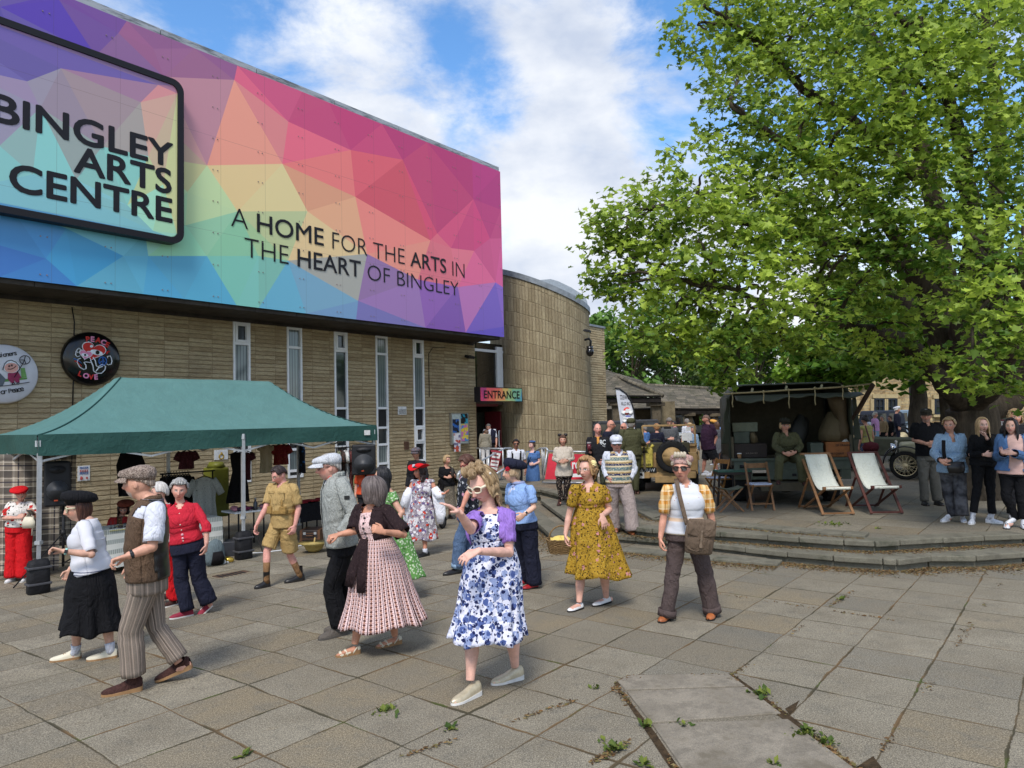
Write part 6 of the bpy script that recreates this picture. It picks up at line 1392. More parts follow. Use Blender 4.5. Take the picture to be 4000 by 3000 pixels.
tcase('wooden_crate','orange pine crate stencilled with black letters in the truck','crate',1352,1588,722,872,.04,.4,M_CRW,stencil(('OF ORANGE',1440,765,.28),('MITCHAM',1390,845,.24)))
def sack(label,pts,r,m,cat='sack'):
 mb=MB();mb.tube([kf(kx(x),y,kz(z))for x,y,z in pts],r,18)
 for i,v_ in enumerate(mb.v):v_=Vector(v_);mb.v[i]=tuple(v_+Vector((wr(v_,.05,5),wr(v_,.04,5,4),wr(v_,.03,6,8))))
 tag(mb.build('sack' if cat=='sack' else 'curtain',m,origin=kf(kx(pts[0][0]),pts[0][1],kz(pts[0][2]))),label,cat)
M_SACK=canvas('khaki_sacking',rgb(92,80,58),8)
sack('khaki kit bag slumped on the pine crate in the truck',[(1440,.3,720),(1450,.3,640),(1470,.3,540),(1480,.35,440)],[.24,.27,.22,.12],M_SACK);sack('tied back brown canvas curtain in the truck',[(1480,.1,250),(1500,.12,380),(1525,.15,510),(1520,.15,600),(1530,.18,690)],[.18,.14,.07,.12,.13],canvas('brown_curtain',rgb(84,70,50),9),'curtain');sack('grey tarpaulin bundle leaning at the back of the truck',[(1130,.8,760),(1180,.9,620),(1240,1.0,480)],[.16,.2,.14],canvas('grey_tarpaulin',rgb(58,58,56),6));sack('small haversack hanging beside the tool box',[(690,.2,720),(680,.2,660),(670,.2,612)],[.08,.08,.04],M_SACK)
c=kf(kx(525),.03,kz(885));t=thing('paper_cup','brown paper coffee cup with white lid on the truck bed','cup',c);mb=MB();mb.lathe(c,[(.030,0),(.042,.11)],16);mb.build('cup',plain('kraft_paper',rgb(150,112,76),.7),t);mb=MB();mb.lathe(c+ZD*.11,[(.045,0),(.045,.012),(.038,.02),(.001,.02)],16);mb.build('lid',M_PAPER,t)
mb=MB();mb.prism([kf(kx(1500),.1,kz(722)),kf(kx(1570),.1,kz(722)),kf(kx(1550),.15,kz(675))],kf.Y*.02);tag(mb.build('folded_paper',M_PAPER,origin=kf(kx(1530),.1,kz(722))),'folded white paper propped on the pine crate','paper')
# ---- seats
M_WD=plain('varnished_beech',rgb(122,88,58),.5,.35,0,.22,9);M_WDR=plain('dark_mahogany',rgb(78,40,34),.45,.4,0,.22,9);M_DKW=plain('near_black_wood',rgb(44,36,34),.5);M_SLING=cloth('cream_canvas_sling',rgb(214,216,204),None,200,.05)
zg=lambda x,y:(2700+x/2.5525,1450+y/2.5525)
def deckchair(label,fl,fr_,m):
 a,b=G(*zg(*fl),Z1),G(*zg(*fr_),Z1);X=b-a;w=X.length;X.normalize();Y=Vector((-X.y,X.x,0));t=thing('deckchair',label,'deckchair',(a+b)/2,'deckchairs by the army truck');q=lambda x,y,z:a+X*x+Y*y+ZD*z;w=min(w,.62)
 mb=MB()
 for x in(0,w):mb.bar(q(x,0,.02),q(x-.0,.86,1.02),.028,.045,up=X)
 mb.bar(q(0,.02,.04),q(w,.02,.04),.03,.03);mb.bar(q(0,.84,1.0),q(w,.84,1.0),.035,.06);mb.build('back_frame',m,t,bevel=.004)
 mb=MB()
 for x in(.045,w-.045):mb.bar(q(x,-.02,.46),q(x,.92,.03),.026,.042,up=X)
 mb.bar(q(.0,-.02,.47),q(w,-.02,.47),.035,.05);mb.bar(q(.045,.90,.05),q(w-.045,.90,.05),.028,.03);mb.build('seat_frame',m,t,bevel=.004)
 mb=MB()
 for x in(-.03,w+.03):mb.bar(q(x,.50,.60),q(x,.98,.03),.022,.036,up=X)
 mb.bar(q(-.03,.97,.05),q(w+.03,.97,.05),.025,.025);mb.build('prop_frame',m,t,bevel=.004)
 mb=MB()
 def sl(u,v):
  p0,p1,p2=q(0,.82,1.0),q(0,.40,.22),q(0,.0,.485);p=p0*(1-v)**2+p1*2*v*(1-v)+p2*v*v;return p+X*(.055+(w-.11)*u)
 mb.sheet(sl,8,24);mb.sheet(lambda u,v:q(.05+(w-.1)*u,-.045,.49-.045*v),6,2);mb.build('sling',M_SLING,t,solid=.006)
deckchair('deckchair with cream sling and pale wooden frame',(1318,1445),(1620,1438),M_WD);deckchair('deckchair with cream sling and dark red wooden frame',(1800,1433),(2105,1428),M_WDR)
def foldchair(label,px,py,yaw,m):
 o=G(*zg(px,py),Z1);f=Fr(o,yaw);t=thing('folding_chair',label,'chair',o,'folding chairs at the camp table');w=.40
 for e in(-1,1):mb=MB();mb.bar(f(e*w/2,0,.0),f(e*w/2,.32,.86),.026,.034,up=f.X);mb.build('leg',m,t);mb=MB();mb.bar(f(e*(w/2-.03),.38,.0),f(e*(w/2-.03),-.02,.47),.024,.032,up=f.X);mb.build('leg',m,t)
 mb=MB();bx(mb,f,(0,.17,.45),(w+.02,.34,.022));mb.build('seat',m,t,bevel=.005);mb=MB();bx(mb,f,(0,.31,.80),(w,.02,.09));mb.build('backrest',m,t,bevel=.004);mb=MB();mb.bar(f(-w/2,.04,.12),f(w/2,.04,.12),.02);mb.build('stretcher',m,t);mb=MB();mb.bar(f(-w/2,.30,.1),f(w/2,.30,.1),.02);mb.build('stretcher',m,t)
 mb=MB();bx(mb,f,(0,.16,.475),(w-.03,.32,.028));tag(mb.build('seat_pad',cloth('pale_blue_pad',rgb(176,184,204)),origin=f(0,.16,.46),bevel=.01),'thin pale blue pad on '+label,'seat pad')
foldchair('folding wooden chair in front of the truck tailboard',720,1392,0,M_WD);foldchair('folding wooden chair turned sideways beyond the camp table',215,1300,65,plain('golden_wood',rgb(150,106,58),.5,.35,0,.2,9))
o=G(*zg(420,1330),Z1);f=Fr(o,4);t=thing('camp_table','small folding table with a green top before the truck','table',o);ww=330/2.5525*depth(o)/FPX
mb=MB();bx(mb,f,(0,0,.66),(ww,.5,.02));mb.build('table_top',plain('green_baize',rgb(58,92,78),.85),t);mb=MB();bx(mb,f,(0,0,.625),(ww*.98,.49,.05));mb.build('apron',M_DKW,t)
for x in(-1,1):
 for y in(-1,1):mb=MB();mb.bar(f(x*(ww/2-.04),y*.2,.62),f(x*(ww/2+.02),y*.22,0),.035);mb.build('leg',M_DKW,t)
o=G(*zg(410,1405),Z1);f=Fr(o,0);t=thing('camp_stool','folding stool with crossed wooden legs and green canvas seat','stool',o)
for y in(0,.30):mb=MB();mb.bar(f(-.22,y,0),f(.20,y,.43),.026,.034,up=f.Y);mb.build('leg',M_WD,t);mb=MB();mb.bar(f(.22,y+.03,0),f(-.20,y+.03,.43),.026,.034,up=f.Y);mb.build('leg',M_WD,t)
mb=MB();mb.sheet(lambda u,v:f(-.22+.44*u,-.02+.36*v,.445-.05*math.sin(PI*u)),12,4);mb.build('seat',canvas('green_stool_canvas',rgb(82,86,68)),t,solid=.008)
# ---- other old vehicles, each built as it stands behind the crowd
def old_car(label,px,D,yaw,body,roof=None,s=1.0,spokes=22,rimc=(196,184,150),screen=True,top=False,name='vintage_car'):
 o=gat(px,D);f=Fr(o,yaw);t=thing(name,label,'car',o);q=lambda x,y,z:f(x*s,y*s,z*s);mm=plain('car_paint_%d_%d_%d'%body,rgb(*body),.3,.5,0,.08)
 mb=MB();mb.prism([q(-.42,y,z)for y,z in((-1.5,.45),(-1.55,.95),(-.2,1.0),(.25,.98),(1.45,.92),(1.5,.5))],f.X*.84*s);mb.build('body',mm,t,bevel=.05)
 mb=MB();
 for e in(-1,1):
  for y0 in(1.35,-1.15):mb.tube([q(e*.62,y0+.5*math.cos(a_),.38+.46*math.sin(a_))for a_ in[PI*(.02+.96*i/10)for i in range(11)]],[(.13*s,.018*s)]*11,8,ref=f.X)
  mb.bar(q(e*.62,.85,.36),q(e*.62,-.65,.36),.24*s,.03*s)
 mb.build('fender',M_BLACK,t)
 for e in(-1,1):
  for y0 in(1.35,-1.15):wheel(t,f,q(e*.62,y0,.36),.36*s,.11*s,f.X,plain('rim_%d'%rimc[0],rgb(*rimc),.4),.74,False,spokes,dirn=e)
  mb=MB();c=q(e*.42,1.62,.78);mb.lathe(c-f.Y*.12*s,[(.02,0),(.09*s,.06*s),(.115*s,.14*s),(.10*s,.16*s),(.001,.165*s)],18,f.Y);mb.build('headlamp',M_CHROME,t)
 mb=MB();bx(mb,f,(0,1.53*s,.72*s),(.50*s,.06*s,.52*s));mb.build('radiator',M_CHROME,t,bevel=.02)
 mb=MB();mb.bar(q(-.6,1.72,.42),q(.6,1.72,.42),.03*s,.06*s);mb.build('bumper',M_CHROME,t)
 if screen:
  mb=MB();a,b,c,d=q(-.55,.3,.98),q(.55,.3,.98),q(.55,.2,1.42),q(-.55,.2,1.42)
  for u,w_ in((a,b),(b,c),(c,d),(d,a)):mb.bar(u,w_,.035*s,.035*s,up=f.Y)
  wo=mb.build('windscreen',M_BLACK,t);mb=MB();mb.add([a,b,c,d],[(0,1,2,3)]);mb.build('glass',kgl.m,wo)
 if roof:
  mb=MB();mb.prism([q(-.52,y,z)for y,z in((-1.45,.95),(-1.4,1.45),(-1.1,1.62),(.1,1.62),(.28,1.0))],f.X*1.04*s);mb.build('cabin',plain('roof_%d'%roof[0],rgb(*roof),.5),t,bevel=.06)
  for e in(-1,1):
   for y0 in(-1.2,-.5):mb=MB();mb.add([q(e*.527,y0,1.08),q(e*.527,y0+.55,1.08),q(e*.527,y0+.55,1.48),q(e*.527,y0,1.48)],[(0,1,2,3)]);mb.build('window',M_GLASS,t)
  mb=MB();mb.add([q(-.42,-1.475,1.1),q(.42,-1.475,1.1),q(.40,-1.44,1.42),q(-.40,-1.44,1.42)],[(0,1,2,3)]);mb.build('window',M_GLASS,t)
 if top:mb=MB();mb.tube([q(-.55,-1.2,1.2),q(-.3,-1.3,1.3),q(.3,-1.3,1.3),q(.55,-1.2,1.2)],[(.1*s,.16*s)]*4,10);mb.build('folded_hood',canvas('hood_cloth',rgb(60,58,50)),t)
 return t,f
old_car('cream and black vintage tourer with wire wheels behind the dark shirted man',3763,18.0,-62,(150,148,124),None,1.0,24,(206,192,156),True,True)
t,f=old_car('green vintage saloon with a VE DAY poster behind the young women',3930,17.5,-80,(74,88,62),(74,88,62),1.0)
mb=MB();c=P(3895,1668,16.2);mb.box(c,(.55,.01,.34));po=mb.build('poster',plain('dull_red_poster',rgb(96,34,44),.5),t);mb=MB();put_text(mb,'VE DAY',c+Vector((-.22,-.008,.04)),(1,0,0),ZD,.42,.09,.01,mirror=True);mb.build('lettering',M_UPVC,po)
old_car('black vintage saloon parked far behind beside the truck',3395,36,-95,(34,38,48),(40,46,60),1.1,0);old_car('pale yellow vintage car parked behind the olive overalled man',2425,30,80,(206,190,130),(50,52,56),1.0,0);old_car('dark saloon with a pale bonnet beyond the jeep',2545,34,75,(188,190,186),(60,60,62),1.0,0);old_car('pale blue old car beyond the market hall pillars',2830,52,85,(130,146,160),(110,122,134),1.0,0);old_car('silver car parked far past the crowd',2690,50,90,(170,176,182),(150,156,160),1.1,0);old_car('pale car glinting in front of the stone house',3480,37,-90,(150,164,180),(120,140,160),1.1,0)
o=gat(3430,21);f=Fr(o,-55);t=thing('army_car','olive army car with bedroll and numbered bonnet behind the truck','car',o)
mb=MB();mb.prism([f(-.6,y,z)for y,z in((-1.4,.45),(-1.4,.95),(0,.98),(.2,1.0),(1.4,.92),(1.45,.5))],f.X*1.2);mb.build('body',M_OLV,t,bevel=.03)
for e in(-1,1):
 for y0 in(1.0,-1.0):wheel(t,f,f(e*.62,y0,.38),.38,.18,f.X,M_OLV,dirn=e)
mb=MB();mb.tube([f(-.5,.3,1.08),f(.5,.3,1.08)],.13,14);mb.build('bedroll',M_SACK,t);mb=MB();put_text(mb,'M0498A',f(.62,-.1,.78),f.Y*1,ZD,.6,.12,.01);mb.build('lettering',M_UPVC,t);mb=MB();mb.torus(f(-.2,.1,1.2),.18,.016,f.Y,24,6);mb.build('steering_wheel',M_BLACK,t)
# ---- flag, banner, signs, railings, pushchair
fo=gat(2440,20.5);t=thing('feather_flag','white feather flag with red and blue car roundels, seen from behind','flag',fo);Df=20.5
zf_=lambda x,y:(2300+x/2.766,1350+y/2.766);fp=lambda x,y,d=0:P(*zf_(x,y),Df+d)
out=[(290,468),(340,478),(400,530),(450,610),(478,700),(492,800),(500,900),(500,1000),(370,1000),(345,850),(322,690),(300,540)]
mb=MB();mb.prism([fp(x,y)for x,y in out],CF*.006);so_=mb.build('cloth',plain('white_flag_cloth',rgb(206,210,222),.7,.2,0,.04),t)
mb=MB();mb.tube([fp(x,y,-.01)for x,y in[(282,462),(330,466),(405,520),(458,605),(486,700),(499,800),(508,950),(514,1100),(520,1500)]],.022,8);mb.build('pole',M_BLACK,t)
for(cx,cy),mcol,nm in(((413,706),(206,60,50),'red'),((425,795),(80,86,160),'blue')):
 mb=MB();c=fp(cx,cy,-.012);mb.lathe(c,[(40/2.766*Df/FPX,0),(40/2.766*Df/FPX,.005),(.001,.005)],28,-CF);r_o=mb.build('roundel',plain('roundel_'+nm,rgb(*mcol),.6),t)
 mb=MB();mb.box(c-CF*.012-ZD*.02,(.34,.006,.07));mb.box(c-CF*.012+ZD*.03+CR*(.04 if nm=='red' else 0),(.16 if nm=='red' else .28,.006,.07))
 for e in(-1,1):mb.lathe(c-CF*.012+CR*e*.10-ZD*.05,[(.05,0),(.05,.006),(.001,.006)],14,-CF)
 mb.build('car_print',M_UPVC,r_o)
mb=MB();put_text(mb,'Jowett',fp(338,605,-.012),CR,ZD,118/2.766*Df/FPX,.20,.0,shear=.35,mirror=True);put_text(mb,'CAR CLUB',fp(352,643,-.012),CR,ZD,100/2.766*Df/FPX,.09,0,mirror=True);put_text(mb,'NOIT',fp(372,790,-.012),-ZD,CR,.30,.09,0);mb.build('lettering',M_INK,so_)
ba,bb=P(2118,1884,19.2),P(2330,1886,18.6);Db=19.2
t=thing('banner_stand','red banner on a grey metal frame behind the beige top woman','banner',(ba+bb)/2);tl,tr_=P(2138,1762,19.2),P(2330,1766,18.6)
mb=MB()
for u,w_ in((ba,bb),(tl,tr_),(ba,tl),(bb,tr_)):mb.cyl(u,w_,.022,8)
mb.cyl(tl,G(2142,1880,.29)+CF*.8,.02,8);mb.build('frame',M_STEEL,t)
mb=MB();q0=[ba.lerp(tl,.1).lerp(bb,.04),bb.lerp(tr_,.1),tr_.lerp(bb,.08),tl.lerp(ba,.08).lerp(tr_,.04)];mb.sheet(lambda u,v:q0[0].lerp(q0[1],u).lerp(q0[3].lerp(q0[2],u),v)-CF*(.02*math.sin(u*5+v*3)),16,8);bno=mb.build('banner',plain('red_vinyl',rgb(204,54,70),.5,.3,0,.06),t)
mb=MB();put_text(mb,'re',P(2236,1832,18.75),CR,ZD,26*18.7/FPX,.20,.03);mb.box(P(2285,1856,18.7),(.75,.01,.09));mb.build('lettering',M_UPVC,bno)
zr2=lambda x,y,D:P(1500+x/3.403,1650+y/3.403,D)
rl=thing('handrail','curved steel handrail rising beside the entrance ramp','railing',zr2(1640,790,20.5))
mb=MB();mb.tube([zr2(1050,650,16.5),zr2(985,690,16.4),zr2(975,740,16.4),zr2(1020,775,16.4),zr2(1060,760,16.4)],.03,10);mb.tube([zr2(975,720,16.4),zr2(1000,660,16.5),zr2(1210,555,18),zr2(1600,345,22),zr2(1690,345,22.4),zr2(1710,380,22.5)],.028,10);mb.tube([zr2(1230,345,24),zr2(1580,350,22.5)],.026,8);mb.build('rail',M_STEEL,rl)
for x,y0,y1,D in((1275,350,540,23.5),(1580,350,760,22),(1640,370,770,22),(1390,460,830,20),(1560,660,800,21)):mb=MB();mb.cyl(zr2(x,y0,D),zr2(x+5,y1,D),.024,8);mb.build('post',M_STEEL,rl)
r2=thing('handrail','steel handrail by the tower at the banner end','railing',zr2(2110,690,20.5));mb=MB();mb.tube([zr2(1500,680,18),zr2(1620,600,18.5)],.028,8);mb.tube([zr2(2030,375,20.8),zr2(2080,345,20.6),zr2(2160,345,20.3),zr2(2180,375,20.2)],.028,10);mb.build('rail',M_STEEL,r2)
for x in(2100,2125):mb=MB();mb.cyl(zr2(x,350,20.5),zr2(x+8,700,20.5),.022,8);mb.build('post',M_STEEL,r2)
t=thing('a_board_sign','red framed A board with a printed notice on the entrance ramp','sign',zr2(1490,660,20.8));q=[zr2(1400,600,20.8),zr2(1505,665,20.5),zr2(1565,385,20.5),zr2(1440,368,20.8)]
mb=MB();mb.prism(q,CF*.05);mb.build('frame',plain('red_painted_frame',rgb(150,54,50),.5),t);ce=sum(q,Vector())/4;mb=MB();mb.add([ce+(p_-ce)*.86-CF*.012 for p_ in q],[(0,1,2,3)]);fo_=mb.build('notice',M_PAPER,t)
mb=MB();X_=(q[1]-q[0]).normalized();U_=(q[3]-q[0]).normalized();X2=(q[2]-q[3]).normalized();
for i,(w_,h_)in enumerate(((.7,.05),(.3,.03),(.6,.06),(.4,.03),(.5,.03),(.35,.03))):c=ce+U_*(.26-.11*i)-CF*.02;mb.bar(c-X2*w_*.35,c+X2*w_*.35,.008,h_,up=U_)
mb.build('print_pattern',plain('maroon_ink',rgb(150,60,70),.7),fo_)
pc=GG(1730,2065);t=thing('pushchair','black pushchair beside the woman in black at the wall','pushchair',pc)
for dx,dy,R in((0,0,.14),(-.42,.25,.13),(-.32,-.1,.10)):c=pc+CR*dx+CF*dy+ZD*R;mb=MB();mb.torus(c,R*.85,R*.17,CR*.9-CF*.4,26,8);wo=mb.build('wheel',M_TYRE,t);mb=MB();mb.lathe(c-(CR*.9-CF*.4)*.02,[(R*.7,0),(R*.7,.03),(R*.15,.05),(.001,.05)],14,CR*.9-CF*.4);mb.build('rim',plain('grey_plastic_rim',rgb(90,92,96),.5),wo)
mb=MB();mb.tube([pc+ZD*.14,pc-CR*.12+ZD*.5,pc-CR*.22+ZD*.95,pc-CR*.3+ZD*1.02],.016,8);mb.tube([pc-CR*.42+CF*.25+ZD*.13,pc-CR*.2+ZD*.55,pc-CR*.02+ZD*1.0],.014,8);mb.build('frame',M_BLACK,t);mb=MB();mb.tube([pc-CR*.2+ZD*.32,pc-CR*.22+ZD*.5,pc-CR*.24+ZD*.8],[(.16,.12),(.19,.16),(.17,.10)],16);mb.torus(pc-CR*.2+ZD*.9,.2,.05,CF,20,8,a0=0,a1=PI);mb.build('seat',C_BLK,t)
c=P(2195,2128,8.35);bk_=thing('basket','wicker basket with a yellow cloth held by the mustard dress woman','basket',c)
M_WICK=plain('wicker',rgb(122,98,66),.8,.2,0,.4,60,.8,50);mb=MB()
for i in range(12):
 z=i/11;mb.tube([c+CR*((.145+.035*z)*math.copysign(abs(math.cos(a_))**.6,math.cos(a_)))+Vector((CF.x,CF.y,0))*((.09+.03*z)*math.copysign(abs(math.sin(a_))**.6,math.sin(a_)))+ZD*(-.085+.15*z+.004*math.sin(a_*14+i*PI))for a_ in[2*PI*j/40 for j in range(42)]],.0085,6)
mb.box(c-ZD*.085,(.28,.17,.012));mb.build('bowl',M_WICK,bk_);mb=MB();mb.tube([c+CR*.15*math.cos(a_)+ZD*(.06+.16*math.sin(a_))for a_ in[PI*i/16 for i in range(17)]],.009,8);mb.build('handle',M_WICK,bk_)
mb=MB();mb.sheet(lambda u,v:c+CR*((u-.5)*.27)+Vector((CF.x,CF.y,0))*((v-.5)*.15)+ZD*(.065+.035*math.sin(u*PI)*math.sin(v*PI)+.03*noise.noise(Vector((u*5,v*4,1)))),24,12);tag(mb.build('yellow_cloth',cloth('pale_yellow_cloth',rgb(222,196,110)),origin=c,solid=.006),'pale yellow cloth folded inside the wicker basket','cloth')
# ---------------------------------------------------------------- people: one continuous skin each, clothes and hair as children
def skin_mat(tone,lips=None,brow=(70,52,40),stubble=0.0,stcol=(150,145,140),iris=(50,60,70)):
 key='skin_%s_%s_%s_%s'%(tone,lips,brow,stubble)
 if key in MATS:return MATS[key]
 k=Nodes('skin',.5,.35);sk=rgb(*tone);a=k.attr('HL','Vector');s=k.sep(a);X,Y,Z=s[0],s[1],s[2];AX=k.math('ABSOLUTE',X)
 v=k.coord();c=k.mix(k.rng(k.noise(v,14,5,.65),.3,.7),tuple(x*.8 for x in sk),tuple(min(1,x*1.08)for x in sk))
 def blob(x0,z0,sx,sz,ab=True,soft=.5):
  dx=k.math('DIVIDE',k.math('SUBTRACT',AX if ab else X,x0),sx);dz=k.math('DIVIDE',k.math('SUBTRACT',Z,z0),sz)
  d=k.math('ADD',k.math('MULTIPLY',dx,dx),k.math('MULTIPLY',dz,dz));m=k.rng(d,1-soft,1+soft,1,0)
  return k.math('MULTIPLY',m,k.math('GREATER_THAN',Y,.03))
 red=tuple(min(1,q*f)for q,f in zip(sk,(1.05,.72,.70)))
 c=k.mix(k.math('MULTIPLY',blob(.045,-.03,.028,.022,soft=.9),.5),c,red);c=k.mix(k.math('MULTIPLY',blob(0,-.035,.014,.014,False,.9),.45),c,red)
 c=k.mix(k.math('MULTIPLY',blob(.030,.006,.022,.015,soft=.8),.6),c,tuple(q*.45 for q in sk))  # eye sockets darkened: shade of the hollows put into the skin colour
 if stubble:c=k.mix(k.math('MULTIPLY',blob(0,-.088,.065,.036,False,.5),stubble),c,rgb(*stcol))
 c=k.mix(blob(0,-.066,.024,.0075,False,.4),c,rgb(*(lips or(170,100,92))));c=k.mix(k.math('MULTIPLY',blob(0,-.0665,.022,.0016,False,.5),.8),c,tuple(q*.25 for q in sk))
 c=k.mix(k.math('MULTIPLY',blob(.031,.026,.018,.0042),.85),c,rgb(*brow))
 c=k.mix(blob(.030,.006,.0135,.0062,soft=.2),c,rgb(222,214,206));c=k.mix(blob(.030,.006,.0058,.0060,soft=.2),c,rgb(*iris));c=k.mix(k.math('MULTIPLY',blob(.030,.0115,.0145,.0022),.9),c,tuple(q*.16 for q in sk))
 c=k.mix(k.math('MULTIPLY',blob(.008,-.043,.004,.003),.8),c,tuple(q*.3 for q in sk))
 k.col(c);k.b.inputs['Subsurface Weight'].default_value=0.0;k.bump(k.noise(v,60,3,.6),.12,.004);MATS[key]=k.m;return k.m
def hair_mat(c1,c2):
 key='hair_%s_%s'%(c1,c2)
 if key in MATS:return MATS[key]
 k=Nodes('hair',.42,.4);v=k.coord('UV',(70,3.5,1));n=k.noise(v,1.0,4,.7,.6)
 k.col(k.mix(k.rng(n,.32,.68),rgb(*c1),rgb(*c2)));k.bump(n,.9,.012);MATS[key]=k.m;return k.m
def head_pt(u,v):
 0
 ph=PI*v;th=2*PI*u;sx,cy,cz=math.sin(ph)*math.sin(th),math.sin(ph)*math.cos(th),math.cos(ph)
 x,y,z=.075*sx,.095*cy,.118*cz
 lo=max(0,-cz)
 x*=1-.30*lo**1.6;
 if cy>0:y=y*(1-.10*abs(cz))-.006*max(0,cz);y+=.010*lo*cy
 else:y*=1-.28*lo
 g=lambda x0,z0,a,b:math.exp(-((x-x0)/a)**2-((z-z0)/b)**2)
 if cy>.2:
  y+=.026*g(0,-.034,.012,.013)+.017*g(0,-.008,.0095,.024)+.005*g(0,-.064,.021,.009)+.006*g(0,-.098,.022,.014)
  y+=.004*(g(.03,.030,.02,.008)+g(-.03,.030,.02,.008))-.013*(g(.030,.006,.016,.013)+g(-.030,.006,.015,.012))+.003*(g(.042,-.03,.02,.02)+g(-.042,-.03,.02,.02))
  y-=.004*g(0,-.052,.02,.005)
 return Vector((x,y,z))
def hand_geo(mb,wrist,tip,pn,k,curl=.5,side=1,spread=.10):
 0
 wrist,tip,pn=Vector(wrist),Vector(tip),Vector(pn);d=(tip-wrist).normalized();pn=(pn-d*pn.dot(d)).normalized();x=d.cross(pn).normalized()*side
 w=k
 mb.tube([wrist-d*.03*w,wrist,wrist+d*.035*w,wrist+d*.075*w,wrist+d*.092*w],[(.026*w,.019*w),(.027*w,.018*w),(.038*w,.016*w),(.041*w,.014*w),(.037*w,.011*w)],14,True,ref=x)
 L=[.072,.080,.075,.058]
 for i in range(4):
  o=(i-1.5);p=wrist+d*(.086-abs(o-.2)*.004)*w+x*o*.0215*w;dd=(d+x*o*spread).normalized();a=0;pts=[p-dd*.012*w,p];c=curl*(1+.14*i)
  for s in(.46,.30,.24):
   a+=c;q=(dd*math.cos(a)+pn*math.sin(a));p=p+q*L[i]*s*w;pts.append(p)
  mb.tube(pts,[.0092*w,.0092*w,.0086*w,.0078*w,.0062*w],8)
 p=wrist+d*.022*w-x*.028*w;q1=(d*.6-x*.75+pn*.35).normalized();q2=(d*.9-x*.2+pn*.45).normalized()
 mb.tube([p+x*.012*w,p,p+q1*.032*w,p+q1*.032*w+q2*.028*w,p+q1*.032*w+q2*.052*w],[.013*w,.0135*w,.0115*w,.010*w,.007*w],8)
def cap_ring(mb,fn,n,m,**kw):mb.sheet(fn,n,m,**kw)
PENDING=[]
